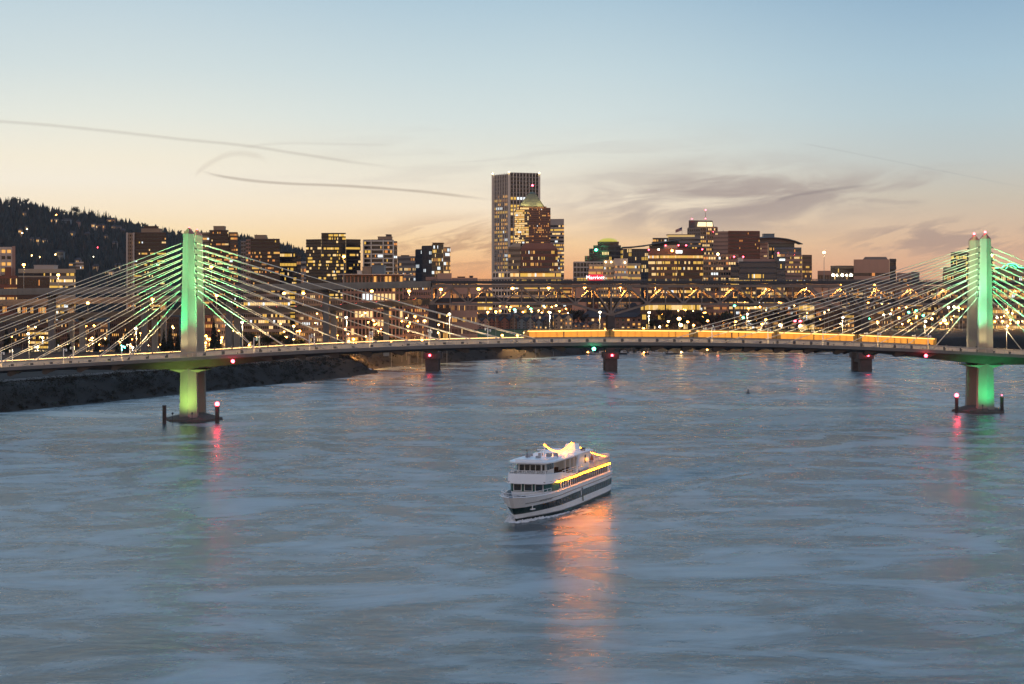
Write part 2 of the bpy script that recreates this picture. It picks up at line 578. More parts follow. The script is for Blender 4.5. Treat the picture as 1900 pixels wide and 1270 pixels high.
def build_bank_shrubs():
    rng = random.Random(11)
    mb = MB()
    for i in range(2300):
        t = rng.random() ** 1.5 * 0.97
        inl = rng.uniform(1.8, 21)
        x, y = shore_point(t, inl)
        d = signed_dist(np.array([[x, y]], float))[0]
        if d < 1.5 or (x > -80 and rng.random() < 0.45):
            continue
        sz = rng.uniform(0.6, 1.7) * (0.5 + 0.5 * min(1, d / 9)) * (1.15 if x < -90 else 0.8)
        z = ground_z(x, y)
        leaf_clump(mb, (x, y, z + sz * 0.5), sz * 1.25, sz * 0.85, 40, rng, 0.24, rng.choice((0, 0, 1, 2)))
    o = mb.build('bank_shrubs', [mat('shrub_green', (0.010, 0.014, 0.008), 0.9, 0.4, 0.6), mat('shrub_olive', (0.014, 0.015, 0.008), 0.9, 0.4, 0.6),
                                 mat('shrub_brown', (0.015, 0.011, 0.008), 0.9, 0.4, 0.6)])
    tag(o, kind='stuff')
build_bank_shrubs()
def ribbon(name, inl0, inl1, t0, t1, lift, m, n=110):
    mb = MB()
    a = [shore_point(t0 + (t1 - t0) * i / n, inl0) for i in range(n + 1)]
    b = [shore_point(t0 + (t1 - t0) * i / n, inl1) for i in range(n + 1)]
    vs = [(x, y, ground_z(x, y) + lift) for x, y in a] + [(x, y, ground_z(x, y) + lift) for x, y in b]
    mb.add(vs, [(i, i + 1, n + 2 + i, n + 1 + i) for i in range(n)])
    return tag(mb.build(name, m), kind='structure')
ribbon('path', 25, 32, 0.0, 0.44, 0.35, mat('path_gravel', (0.075, 0.068, 0.062), 0.9, 0.2, 0.5))
# lawn behind the far bank
def build_lawn():
    mb = MB()
    n = 60
    vs, fs = [], []
    for i in range(n + 1):
        px = 860 + (1560 - 860) * i / n
        for Y in (1262, 1330):
            x = PX(px, Y)
            vs.append((x, Y, ground_z(x, Y) + 0.25))
    fs = [(2 * i, 2 * i + 2, 2 * i + 3, 2 * i + 1) for i in range(n)]
    mb.add(vs, fs)
    tag(mb.build('lawn', mat('lawn_grass', (0.085, 0.105, 0.028), 0.95, 0.2, 0.2)), kind='structure')
build_lawn()

# ------------------------------------------------------------------ cable-stayed bridge
TL, TR = Vector((-91.9, 512.5, 0)), Vector((145.0, 551.5, 0))
BU = (TR - TL).normalized()
BW = Vector((-BU.y, BU.x, 0))
SPAN = (TR - TL).length
def deck_z(s):
    if 0 <= s <= SPAN:
        return 22.2 - 3.75 * ((s - SPAN / 2) / (SPAN / 2)) ** 2
    e = -s if s < 0 else s - SPAN
    return 18.45 - 0.050 * e - 0.00001 * e * e
def B(s, off=0.0, dz=0.0):
    p = TL + BU * s + BW * off
    return Vector((p.x, p.y, deck_z(s) + dz))
def s_at(px, off):
    k = (px - CX) / F
    a = TL + BW * off
    # a.x + BU.x s = k (a.y + BU.y s)
    return (k * a.y - a.x) / (BU.x - k * BU.y)
S0, S1 = -150.0, SPAN + 120
bridge = thing('cable_stayed_bridge', 'long pale cable-stayed bridge with two green-lit pylons curving across the river', 'bridge', tuple(TL))
def sweep(sec, s0, s1, step, name, mats, parent, secfn=None, mi=None):
    mb = MB()
    n = max(1, int(round((s1 - s0) / step)))
    k = None
    for i in range(n + 1):
        s = s0 + (s1 - s0) * i / n
        sc = secfn(s) if secfn else sec
        k = len(sc)
        for off, dz in sc:
            mb.v.append(tuple(B(s, off, dz)))
    for i in range(n):
        for j in range(k):
            a, b = i * k + j, i * k + (j + 1) % k
            mb.f.append((a, b, b + k, a + k)); mb.m.append(mi[j] if mi else 0)
    mb.f.append(tuple(range(k - 1, -1, -1))); mb.m.append(0)
    mb.f.append(tuple(n * k + j for j in range(k))); mb.m.append(0)
    return mb.build(name, mats, parent)
def deck_sec(s):
    d = 1.75
    for t in (0, SPAN):
        d = max(d, 1.75 + 1.9 * max(0, 1 - abs(s - t) / 36))
    return [(-11.8, 0), (-11.8, -0.95), (-10.3, -1.25), (-8.2, -d), (8.2, -d), (10.3, -1.25), (11.8, -0.95), (11.8, 0)]
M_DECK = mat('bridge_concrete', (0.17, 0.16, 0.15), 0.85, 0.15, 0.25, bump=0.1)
M_DECKU = mat('bridge_underside', (0.085, 0.072, 0.064), 0.9, 0.2, 0.3)  # shade below the deck put into a darker concrete colour
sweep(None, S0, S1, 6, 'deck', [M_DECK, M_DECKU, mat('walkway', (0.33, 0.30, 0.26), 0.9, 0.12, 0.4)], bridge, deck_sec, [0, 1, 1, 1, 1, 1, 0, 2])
sweep([(-5.6, 0.02), (-5.6, 0.16), (5.6, 0.16), (5.6, 0.02)], S0, S1, 6, 'track_bed', M_ASPH, bridge)
for off in (-3.6, -2.1, 2.1, 3.6):
    sweep([(off - 0.06, 0.165), (off - 0.06, 0.24), (off + 0.06, 0.24), (off + 0.06, 0.165)], S0, S1, 12, 'track_rail', M_STEEL, bridge)
M_BARR = mat('barrier_concrete', (0.58, 0.54, 0.47), 0.8, 0.1, 0.6)
def barrier(off, name):
    mb = MB()
    s = S0
    mb_s = []
    while s < S1:
        e = s + 4.4
        vs = []
        for q in (s, e):
            for o, dz in ((off - 0.2, 0.0), (off + 0.2, 0.0), (off + 0.14, 0.95), (off - 0.14, 0.95)):
                vs.append(B(q, o, dz))
        mb.add(vs, [(0, 3, 2, 1), (4, 5, 6, 7), (0, 1, 5, 4), (1, 2, 6, 5), (2, 3, 7, 6), (3, 0, 4, 7)], 0)
        # low rail carried across the gap between two barrier blocks
        mb.bar(B(e - 0.1, off, 0.45), B(e + 1.0, off, 0.45), 0.16, 0.35, 1)
        s += 5.3
    return mb.build(name, [M_BARR, M_STEEL_D], bridge)
barrier(-6.3, 'barrier')
barrier(6.3, 'barrier')
def railing(off):
    mb = MB()
    s = S0
    while s < S1 - 3:
        p = B(s, off, 0)
        mb.bar(p, p + Vector((0, 0, 1.35)), 0.09, 0.09)
        for h in (0.35, 0.7, 1.0, 1.35):
            mb.bar(B(s, off, h), B(s + 3, off, h), 0.05, 0.05 if h < 1.3 else 0.10)
        s += 3
    return mb.build('railing', M_RAIL, bridge)
railing(-11.5)
railing(11.5)
M_RLED = mat('handrail_light', (0.9, 0.7, 0.4), 0.4, 0, emit=(1.0, 0.56, 0.18), strength=24, sample=True)  # glowing strip added to warm the walkway and barrier
M_RLED2 = mat('handrail_light_far', (0.9, 0.7, 0.4), 0.4, 0, emit=(1.0, 0.56, 0.18), strength=6, sample=True)
sweep([(-11.36, 1.16), (-11.36, 1.24), (-11.28, 1.24), (-11.28, 1.16)], S0, S1, 12, 'handrail_light', M_RLED, bridge)
sweep([(-11.44, 1.10), (-11.44, 1.31), (-11.38, 1.31), (-11.38, 1.10)], S0, S1, 12, 'light_shade', M_RAIL, bridge)  # cover added to hide the near glowing strip from the camera
sweep([(-11.38, 1.26), (-11.38, 1.31), (-11.27, 1.31), (-11.27, 1.26)], S0, S1, 12, 'light_shade', M_RAIL, bridge)  # top of the same added cover
sweep([(11.28, 1.16), (11.28, 1.24), (11.36, 1.24), (11.36, 1.16)], S0, S1, 12, 'handrail_light', M_RLED2, bridge)  # far strip added as well, left in view as a bright line
# pylons
def hexa(cx, cy, w, d):
    return [(cx - w, cy - 0.52 * d), (cx, cy - d), (cx + w, cy - 0.52 * d), (cx + w, cy + 0.52 * d), (cx, cy + d), (cx - w, cy + 0.52 * d)]
M_PYL = mat('pylon_concrete', (0.27, 0.26, 0.24), 0.85, 0.13, 0.22, streak=1, bump=0.1)
M_CAP = mat('pylon_cap', (0.30, 0.16, 0.15), 0.7, 0.15, 0.6)  # red glow on the pylon tops put into the cap colour
def pylon_leg(cx, cy, sgn):
    mb = MB()
    lv = [(0.3, 2.55, 2.3), (9, 2.38, 2.15), (18, 2.2, 2.0), (32, 2.0, 1.85), (46, 1.68, 1.7), (53.4, 1.52, 1.6)]
    for (z0, w0, d0), (z1, w1, d1) in zip(lv, lv[1:]):
        k = 5 if z1 - z0 > 8 else 3
        a = hexa(cx, cy, w0, d0); b = hexa(cx, cy, w1, d1)
        # a thin construction joint between lifts
        mb.prism(a, z0, z1 - 0.07, 0, top=b)
        mb.prism([((p[0] - cx) * 0.975 + cx, (p[1] - cy) * 0.975 + cy) for p in b], z1 - 0.07, z1, 0)
    leg = mb.build('pylon_leg', M_PYL, bridge)
    cp = MB()
    a = hexa(cx, cy, 1.50, 1.58)
    r = [(cx + (p[0] - cx) * 0.12, cy + (p[1] - cy) * 0.95) for p in a]
    cp.prism(a, 53.4, 55.0, 0, top=r)
    cp.build('pylon_cap', M_CAP, leg)
    return leg
LEG = 6.5
M_CABLE = mat('cable_sheath', (0.64, 0.62, 0.55), 0.35, 0.05, 0.5)
M_ANCH = mat('anchor_steel', (0.10, 0.10, 0.10), 0.6, 0.1, 1.0)
for s_t, tower in ((0.0, TL), (SPAN, TR)):
    mb = MB()
    cx, cy = tower.x, tower.y
    # low ridged footing, pointed at both ends
    out = [(cx - 8.2, cy + 2), (cx - 5.2, cy - 8.5), (cx, cy - 10.6), (cx + 5.2, cy - 8.5), (cx + 8.2, cy + 2), (cx + 5.2, cy + 9.5), (cx, cy + 11.5), (cx - 5.2, cy + 9.5)]
    mb.prism(out, -3, 0.55)
    n = len(out)
    o = len(mb.v)
    rid = [(cx - 2.6, cy + 2), (cx - 1.4, cy - 6), (cx, cy - 9.2), (cx + 1.4, cy - 6), (cx + 2.6, cy + 2), (cx + 1.4, cy + 8), (cx, cy + 9.8), (cx - 1.4, cy + 8)]
    mb.add([(p[0], p[1], 0.56) for p in out] + [(p[0], p[1], 1.85 if i not in (2, 6) else 1.5) for i, p in enumerate(rid)],
           [(i, (i + 1) % n, n + (i + 1) % n, n + i) for i in range(n)] + [tuple(range(n, 2 * n))])
    mb.build('pylon_footing', mat('footing_concrete', (0.10, 0.10, 0.095), 0.8, 0.2, 0.5, bump=0.15), bridge)
    cb = MB()
    zt = deck_z(s_t)
    cb.prism([(cx - 2.6, cy - 7.6), (cx + 2.6, cy - 7.6), (cx + 2.6, cy + 7.6), (cx - 2.6, cy + 7.6)], zt - 4.5, zt - 3.7,
             top=[(cx - 5.2, cy - 8.4), (cx + 5.2, cy - 8.4), (cx + 5.2, cy + 8.4), (cx - 5.2, cy + 8.4)])
    cb.build('pylon_crossbeam', M_PYL, bridge)
    for sg in (-1, 1):
        pylon_leg(cx, cy + sg * LEG, sg)
        for side in (-1, 1):
            for i in range(10):
                zc = 36.0 + 14.9 * i / 9
                sa = s_t + side * (18.6 + 9.42 * i)
                if not (S0 < sa < S1):
                    continue
                w = 1.95 - (zc - 32) * 0.021
                a = Vector((cx + side * w, cy + sg * LEG, zc))
                b = B(sa, sg * 7.6, 0.0)
                cm = MB()
                pts = []
                for k in range(9):
                    t = k / 8
                    p = a.lerp(b, t)
                    p.z -= 4 * t * (1 - t) * 0.55 * (i / 9)
                    pts.append(p)
                cm.tube(pts, 0.12, 6)
                c = cm.build('stay_cable', M_CABLE, bridge, smooth=True)
                am = MB()
                d = (b - a).normalized()
                am.tube([b - d * 2.2, b], 0.21, 6)
                am.build('cable_socket', M_RAIL, c)
                sm = MB()
                sm.tube([a - d * 0.2, a + d * 0.75], 0.24, 6)
                sm.build('saddle_collar', M_ANCH, c)
                if True:
                    q = B(sa - side * 6.0, sg * 7.6 - (0.9 if sg < 0 else 0.9), 0.35)
                    hm_ = MB(); hm_.bar(q - Vector((0, 0, 0.3)), q + Vector((0, 0, 0.05)), 0.3, 0.3); hm_.build('cable_light', M_ANCH, c)
                    point_light('cable_beam', q + Vector((0, 0, 0.2)), 19000, (1.0, 0.70, 0.31), bridge, 0.2, 'SPOT', a.lerp(b, 0.62), 44, 1.0)
                # anchor block under the deck edge
                bm = MB()
                p0, p1 = B(sa - side * 0.6, sg * 9.6, -1.2), B(sa + side * 3.6, sg * 9.6, -1.15)
                q = B(sa + side * 3.0, sg * 9.6, -2.75)
                r = B(sa + side * 3.9, sg * 9.6, -2.3)
                vs = []
                for dy in (-0.9, 0.9):
                    for v in (p0, q, r, p1):
                        vs.append(v + BW * dy)
                bm.add(vs, [(0, 1, 2, 3), (7, 6, 5, 4), (0, 4, 5, 1), (1, 5, 6, 2), (2, 6, 7, 3), (3, 7, 4, 0)])
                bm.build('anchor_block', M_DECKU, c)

# floodlights that colour the pylons
def floodlight(loc, aim, energy, col, label, cone=46):
    t = thing('floodlight', label, 'floodlight', loc, 'floodlights aimed at the bridge pylons')
    mb = MB()
    loc = Vector(loc)
    d = (Vector(aim) - loc).normalized()
    mb.bar(loc - d * 0.35, loc + d * 0.05, 0.45, 0.35)
    mb.bar(loc - Vector((0, 0, 0.5 if loc.z > 4 else 4.0)), loc - d * 0.2, 0.14, 0.14)
    mb.build('lamp_housing', M_STEEL_D, t)
    point_light('lamp_beam', loc + d * 0.25, energy, col, t, 0.25, 'SPOT', aim, cone, 1.0)
for tower, s_t, nm, gl, gr, low in ((TL, 0.0, 'left', (0.02, 1.0, 0.30), (0.20, 1.0, 0.32), (0.55, 1.0, 0.16)), (TR, SPAN, 'right', (0.22, 1.0, 0.46), (0.0, 0.85, 0.24), (0.02, 1.0, 0.28))):
    cx, cy = tower.x, tower.y
    zt = deck_z(s_t)
    top = (cx, cy - LEG, 44)
    for sg, wh_, e in ((-1, 'near', 60000), (1, 'far', 1500)):
        y = cy + sg * LEG
        floodlight(B(s_t - 11, sg * 11.2, 1.7), (cx, y, 48), e, gl, f'green floodlight on the {wh_} walkway left of the {nm} pylon', 84)
        floodlight(B(s_t + 11, sg * 11.2, 1.7), (cx, y, 48), e, gr, f'green floodlight on the {wh_} walkway right of the {nm} pylon', 84)
        if sg < 0:
            floodlight(B(s_t - 21, sg * 11.2, 1.7), (cx, y, 47), 175000, gl, f'green floodlight far out on the near walkway left of the {nm} pylon', 36)
            floodlight(B(s_t + 21, sg * 11.2, 1.7), (cx, y, 47), 175000, gr, f'green floodlight far out on the near walkway right of the {nm} pylon', 36)
        floodlight(B(s_t - 6, sg * 11.2, 1.6), (cx, y, 27), 2600 if sg < 0 else 1200, (1.0, 0.80, 0.36), f'warm floodlight on the {wh_} walkway left of the {nm} pylon', 80)
        floodlight(B(s_t + 6, sg * 11.2, 1.6), (cx, y, 27), 2600 if sg < 0 else 1200, (1.0, 0.80, 0.36), f'warm floodlight on the {wh_} walkway right of the {nm} pylon', 80)
    floodlight((cx - 3.0, cy - 15.0, 2.9), (cx, cy - LEG - 1, 12.5), 4600, low, f'floodlight at the waterline left of the {nm} pylon foot', 125)
    floodlight((cx + 2.4, cy - 15.0, 2.9), (cx, cy - LEG - 1, 12.5), 4600, low, f'floodlight at the waterline right of the {nm} pylon foot', 125)

# deck street lamps
def lamp_post(name, label, base, h, m_head, energy, col, group, arm=(0, 0), head=0.42, cat='street lamp', pole_r=0.11, cone=150):
    t = thing(name, label, cat, base, group)
    b = Vector(base)
    mb = MB()
    top = b + Vector((0, 0, h))
    mb.tube([b, top], pole_r, 6, r2=pole_r * 0.65)
    if arm != (0, 0):
        mb.bar(top, top + Vector((arm[0], arm[1], 0.25)), 0.1, 0.1)
    mb.build('lamp_pole', M_POLE, t)
    hp = top + Vector((arm[0], arm[1], 0.1))
    hm = MB()
    hm.ball(hp, head, 8, 5, sz=0.75)
    hm.build('lamp_head', m_head, t)
    if energy:
        point_light('lamp_glow', hp - Vector((0, 0, head + 0.35)), energy, col, t, 0.4, 'SPOT', hp + Vector((0, 0.5, -10)), cone, 0.25)
    return t
for i, px in enumerate([54, 253, 450, 643, 834, 1020, 1113, 1204, 1386, 1563, 1716, 1868]):
    s = s_at(px, 9.8)
    lamp_post('street_lamp', f'slim bridge lamp with a pale yellow head, {ORD[i + 1]} from the left on the cable-stayed bridge', tuple(B(s, 9.8)), 8.6, M_COOL, 7000,
              (1.0, 0.70, 0.36), 'lamps along the cable-stayed bridge deck', arm=(0, -0.9), head=0.40)
# short bracket posts in pairs
def bracket_post(base, label, side):
    t = thing('bracket_post', label, 'post', base, 'short pale posts along the bridge walkways')
    b = Vector(base)
    mb = MB()
    mb.tube([b, b + Vector((0, 0, 4.4))], 0.16, 6, r2=0.13)
    mb.build('post_shaft', M_WHITE, t)
    m2 = MB()
    m2.bar(b + Vector((0, 0, 3.9)), b + Vector((side * 0.9, 0, 4.2)), 0.14, 0.16)
    m2.box(b.x + side * 0.75 - 0.2, b.x + side * 0.75 + 0.2, b.y - 0.15, b.y + 0.15, b.z + 3.5, b.z + 4.15)
    m2.build('bracket', M_WHITE, t)
    return t
for i, (pn, pf) in enumerate([(2, 23), (118, 136), (226, 241), (471, 481), (574, 583), (686, 691), (796, 799), (905, 905), (1321, 1310), (1425, 1412), (1527, 1511), (1629, 1609), (1722, 1698)]):
    bracket_post(tuple(B(s_at(pn, -10.6), -10.6)), f'short pale bracket post on the near walkway, {ORD[i + 1]} from the left', 1)
    bracket_post(tuple(B(s_at(pf, 10.6), 10.6)), f'short pale bracket post on the far walkway, {ORD[i + 1]} from the left', -1)

# navigation and aircraft warning lights
def beacon(name, label, p, m, energy, col, r=0.35, hang=0.0, group=None):
    t = thing(name, label, 'beacon', tuple(p), group)
    p = Vector(p)
    mb = MB()
    mb.ball(p, r, 8, 6)
    mb.build('lamp_globe', m, t)
    bm = MB()
    if hang:
        bm.tube([p + Vector((0, 0, r * 0.8)), p + Vector((0, 0, hang))], 0.09, 6)
    else:
        bm.tube([p - Vector((0, 0, r * 1.6)), p - Vector((0, 0, r * 0.8))], r * 0.7, 6)
    bm.build('lamp_bracket', M_STEEL_D, t)
    if energy:
        point_light('lamp_glow', p + Vector((0, -r - 0.3, 0)), energy, col, t, 0.2)
    return t
for px, off, m, c, lb in ((432, -12.2, M_RED, (1, 0.05, 0.08), 'red navigation light under the deck right of the left pylon'),
                          (1102, -12.2, M_GREEN, (0.05, 1, 0.4), 'green navigation light under the middle of the bridge deck'),
                          (1718, -12.2, M_RED, (1, 0.05, 0.08), 'red navigation light under the deck left of the right pylon')):
    p = B(s_at(px, off), off, -1.9)
    beacon('navigation_light', lb, p, m, 160, c, 0.5, 1.2)
for tower, nm in ((TL, 'left'), (TR, 'right')):
    for sg, wh in ((-1, 'near'), (1, 'far')):
        beacon('warning_light', f'red aircraft warning light on the {wh} leg of the {nm} pylon', (tower.x, tower.y + sg * LEG, 55.45 if nm == 'right' else 55.2), M_RED,
               500 if nm == 'right' else 120, (1, 0.06, 0.06), 0.36 if nm == 'right' else 0.12)
# mooring dolphins beside the footings
def dolphin(px, py, h, r, label, lit):
    Y = CH * F / (py - HY)
    p = Vector((PX(px, Y), Y, 0))
    t = thing('mooring_pile', label, 'pile', tuple(p))
    mb = MB()
    mb.tube([p - Vector((0, 0, 3)), p + Vector((0, 0, h))], r, 10)
    mb.build('pile_shaft', mat('pile_wet_steel', (0.055, 0.045, 0.042), 0.7, 0.35, 1.0), t)
    c = MB()
    c.tube([p + Vector((0, 0, h)), p + Vector((0, 0, h + 0.22))], r * 1.12, 10)
    c.build('pile_cap', M_STEEL_D, t)
    if lit:
        beacon('navigation_light', label.replace('dark round pile', 'glowing red navigation light') + ' on its top', p + Vector((0, 0, h + 0.75)), M_RED if lit > 1 else M_RED, 500 if lit > 1 else 20,
               (1, 0.05, 0.09), 0.62 if lit > 1 else 0.18)
dolphin(305, 786.5, 4.9, 0.55, 'dark round pile left of the left pylon foot', 0)
dolphin(403, 785.5, 4.6, 0.62, 'dark round pile right of the left pylon foot', 2)
dolphin(1775, 767, 4.7, 0.55, 'dark round pile left of the right pylon foot', 2)
dolphin(1859, 766.5, 4.7, 0.55, 'dark round pile right of the right pylon foot', 1)

# light rail trains standing on the bridge
M_TRAINW = mat('train_gold', (0.42, 0.26, 0.08), 0.35, 0.05, 0.5)  # gold of the vehicle's light trail put into the body colour
M_TRAINB = mat('train_blue', (0.06, 0.09, 0.16), 0.35, 0.05, 0.5)
M_AMBERWIN = mat('amber_window', (0.5, 0.3, 0.1), 0.2, 0, emit=(1.0, 0.36, 0.03), strength=0.78)
M_AMBERSTR = mat('amber_strip', (0.9, 0.6, 0.2), 0.3, 0, emit=(1.0, 0.56, 0.14), strength=3)
M_GLASSD = mat('dark_glass', (0.016, 0.017, 0.020), 0.12, 0, spec=0.6)
def rail_car(s0, off, length, label, body, win, lit=True):
    t = thing('light_rail_car', label, 'train', tuple(B(s0 + length / 2, off)), 'light rail trains on the bridge')
    def seg(a, b, o0, o1, z0, z1, mb, mi=0, taper=0.0):
        vs = []
        for q, z in ((a, z0), (b, z0), (b - taper, z1), (a + taper, z1)):
            vs.append(B(q, o0, z))
        for q, z in ((a, z0), (b, z0), (b - taper, z1), (a + taper, z1)):
            vs.append(B(q, o1, z))
        mb.add(vs, [(0, 1, 2, 3), (7, 6, 5, 4), (0, 4, 5, 1), (1, 5, 6, 2), (2, 6, 7, 3), (3, 7, 4, 0)], mi)
    mb = MB()
    e = s0 + length
    seg(s0, e, off - 1.32, off + 1.32, 0.55, 1.45, mb, 1)
    seg(s0 + 0.2, e - 0.2, off - 1.30, off + 1.30, 1.45, 3.55, mb, 0, 0.05)
    seg(s0 + 1.3, e - 1.3, off - 1.05, off + 1.05, 3.55, 3.85, mb, 0, 0.3)
    mb.build('car_body', [body, M_TRAINB], t)
    n = int(length // 2.2)
    for sd in (-1, 1):
        wb = MB()
        bt, tp, ms = [], [], []
        for i in range(2 * n + 1):
            q = s0 + 1.4 + (length - 2.8) * ((i + 1) // 2 + (0.12 if i % 2 else -0.12) * (1 if 0 < i < 2 * n else 0)) / n if 0 < i < 2 * n else (s0 + 1.4 if i == 0 else e - 1.4)
            bt.append(B(q, off + sd * 1.34, 1.5)); tp.append(B(q, off + sd * 1.34, 3.1))
            ms.append(0 if i % 2 == 0 else 1)
        wb.strip(bt, tp, ms)
        wb.build('window_band', [win, M_TRAINB], t)
        st = MB()
        seg(s0 + 0.9, e - 0.9, off + sd * 1.33 - 0.03, off + sd * 1.33 + 0.03, 3.2, 3.42, st)
        st.build('roof_edge_light', M_AMBERSTR if lit else body, t)
    bg = MB()
    for q in (s0 + 3, s0 + length / 2, e - 3):
        seg(q - 1.2, q + 1.2, off - 1.0, off + 1.0, 0.25, 0.55, bg)
    bg.build('bogies', M_STEEL_D, t)
    pn = MB()
    q = s0 + length * 0.4
    pn.bar(B(q, off, 3.85), B(q + 1.2, off, 4.8), 0.08, 0.08)
    pn.bar(B(q + 1.2, off, 4.8), B(q + 0.1, off, 5.7), 0.08, 0.08)
    pn.bar(B(q + 0.1, off - 0.9, 5.7), B(q + 0.1, off + 0.9, 5.7), 0.08, 0.08)
    pn.build('pantograph', M_STEEL_D, t)
    # head lamps of the car
    for q, m in ((s0 + 0.1, M_AMBERSTR), (e - 0.1, M_AMBERSTR)):
        for o in (-0.85, 0.85):
            lm = MB()
            c = B(q, off + o, 1.15)
            lm.ball(c, 0.14, 6, 4)
            lm.build('headlight', m, t)
s = s_at(972, -2.9)
k = 0
wh = ['leftmost of five', 'second from the left of five', 'middle one of five', 'fourth from the left of five', 'rightmost of five']
while k < 5:
    rail_car(s, -2.9, 25.6, f'amber-lit light rail car right of mid-bridge, {wh[k]}', M_TRAINW, M_AMBERWIN)
    s += 25.68
    k += 1
# ------------------------------------------------------------------ double-deck truss bridge behind
YN, YF = 885.0, 903.0
M_TRUSS = mat('truss_paint', (0.24, 0.185, 0.15), 0.65, 0.22, 0.4)
M_GIRD = mat('girder_concrete', (0.26, 0.235, 0.20), 0.85, 0.16, 0.3, streak=1)
M_PIER = mat('pier_stone', (0.085, 0.068, 0.060), 0.9, 0.28, 0.6, bump=0.2)
truss = thing('truss_bridge', 'dark double-deck steel truss road bridge crossing behind the pale cable-stayed bridge', 'bridge', (PX(1134, YN), YN, 0))
TOPY, LOWY = 531.0, 564.5
PIERS = [802, 1134, 1605, 1937]
def low_y(px):
    y = LOWY
    for q in (1134, 1605):
        d = abs(px - q)
        if d < 68:
            y = max(y, LOWY + 20.5 * (1 - d / 68))
    return y
def top_y(px):
    return TOPY + (534 - TOPY) * max(0, (px - 1500) / 400.0)
half = 33.2
nodes = []
px = 802.0
i = 0
while px < 1990:
    nodes.append(px)
    px += half if not (1130 < px < 1600) else (1605 - 1134) / 14
ni = {}
for Y, nm in ((YN, 'near'), (YF, 'far')):
    z = lambda py: PZ(py, YN)
    pt = lambda px, py: Vector((PX(px, YN), Y, z(py)))
    tc = MB(); lc = MB()
    for a, b in zip(nodes, nodes[1:]):
        tc.bar(pt(a, top_y(a)), pt(b, top_y(b)), 0.9, 1.35)
        lc.bar(pt(a, low_y(a)), pt(b, low_y(b)), 0.9, 1.0)
    tc.build('top_chord', M_TRUSS, truss)
    lc.build('bottom_chord', M_TRUSS, truss)
    for i, a in enumerate(nodes):
        heavy = a in (802.0,) or any(abs(a - q) < 2 for q in PIERS)
        vb = MB()
        vb.bar(pt(a, top_y(a) + 2), pt(a, low_y(a) - 1.5), 0.55 if not heavy else 1.0, 0.6 if not heavy else 1.3, up=(0, 1, 0))
        # gusset plates at the joints
        for yy in (top_y(a) + 2.5, low_y(a) - 2.5):
            if (i % 2 == 0) == (yy > 545):
                vb.box(PX(a, YN) - 1.25, PX(a, YN) + 1.25, Y - 0.5, Y + 0.5, z(yy + 3.6), z(yy - 2.6))
        vb.build('truss_vertical', M_TRUSS, truss)
    for i, (a, b) in enumerate(zip(nodes, nodes[1:])):
        db = MB()
        if i % 2 == 0:
            p, q = pt(a, low_y(a) - 1), pt(b, top_y(b) + 2)
        else:
            p, q = pt(a, top_y(a) + 2), pt(b, low_y(b) - 1)
        db.bar(p, q, 0.8, 0.95, up=(0, 1, 0))
        db.build('truss_diagonal', M_TRUSS, truss)
def slab(parent, name, xs, ytops, th, y0, y1, m, pxY=YN, ribs=0, curb=0.0):
    """Road deck between two depths with the given top rows at pixel columns xs."""
    mb = MB()
    n = len(xs)
    sec = [(y0, 0), (y0, -th), (y1, -th), (y1, 0)]
    if curb:
        sec = [(y0, 0), (y0, -th), (y1, -th), (y1, 0), (y1 - 0.3, 0), (y1 - 0.3, -curb), (y0 + 0.3, -curb), (y0 + 0.3, 0)]
    k = len(sec)
    for px_, py_ in zip(xs, ytops):
        for yy, dz in sec:
            mb.v.append((PX(px_, pxY), yy, PZ(py_, pxY) + dz))
    for i in range(n - 1):
        for j in range(k):
            a, b = i * k + j, i * k + (j + 1) % k
            mb.f.append((a, b, b + k, a + k)); mb.m.append(1 if curb and j == 5 else 0)
    mb.f.append(tuple(range(k - 1, -1, -1))); mb.m.append(0)
    mb.f.append(tuple((n - 1) * k + j for j in range(k))); mb.m.append(0)
    if ribs:
        for i in range(n - 1):
            m_ = max(1, int((xs[i + 1] - xs[i]) / ribs))
            for j in range(m_):
                t = (j + 0.5) / m_
                px_, py_ = xs[i] + (xs[i + 1] - xs[i]) * t, ytops[i] + (ytops[i + 1] - ytops[i]) * t
                x, zt = PX(px_, pxY), PZ(py_, pxY)
                mb.box(x - 0.16, x + 0.16, y0 - 0.28, y0 - 0.004, zt - th * 0.96, zt - 1.05, 0)
    return mb.build(name, [m, M_ASPH], parent)
ux = [800 + 24 * i for i in range(51)]
slab(truss, 'upper_deck', ux, [top_y(x) - 9.5 for x in ux], 1.3, YN - 1.2, YF + 1.2, M_STEEL_D, curb=0.9)
slab(truss, 'lower_deck', ux, [553.2 + (2.5 if x > 1600 else 0) * min(1, (x - 1600) / 100) for x in ux], 2.0, YN + 1.2, YF - 1.2, M_STEEL_D, curb=0.8)
fb = MB()
for a in nodes:
    zz = PZ(top_y(a), YN)
    fb.box(PX(a, YN) - 0.3, PX(a, YN) + 0.3, YN + 0.5, YF - 0.5, zz - 0.7, zz + 0.6)
fb.build('floor_beams', M_STEEL_D, truss)
ub = MB()
for a, b in zip(ux, ux[1:]):
    za, zb = PZ(top_y(a) - 9.5, YN), PZ(top_y(b) - 9.5, YN)
    for yy in (YN - 1.0, YF + 1.0):
        for h in (0.45, 0.9):
            ub.bar((PX(a, YN), yy, za + h), (PX(b, YN), yy, zb + h), 0.1, 0.14)
        for t in range(4):
            x = PX(a + 6 * t, YN)
            ub.box(x - 0.06, x + 0.06, yy - 0.06, yy + 0.06, za - 0.05, za + 0.9)
ub.build('parapet', M_STEEL, truss)
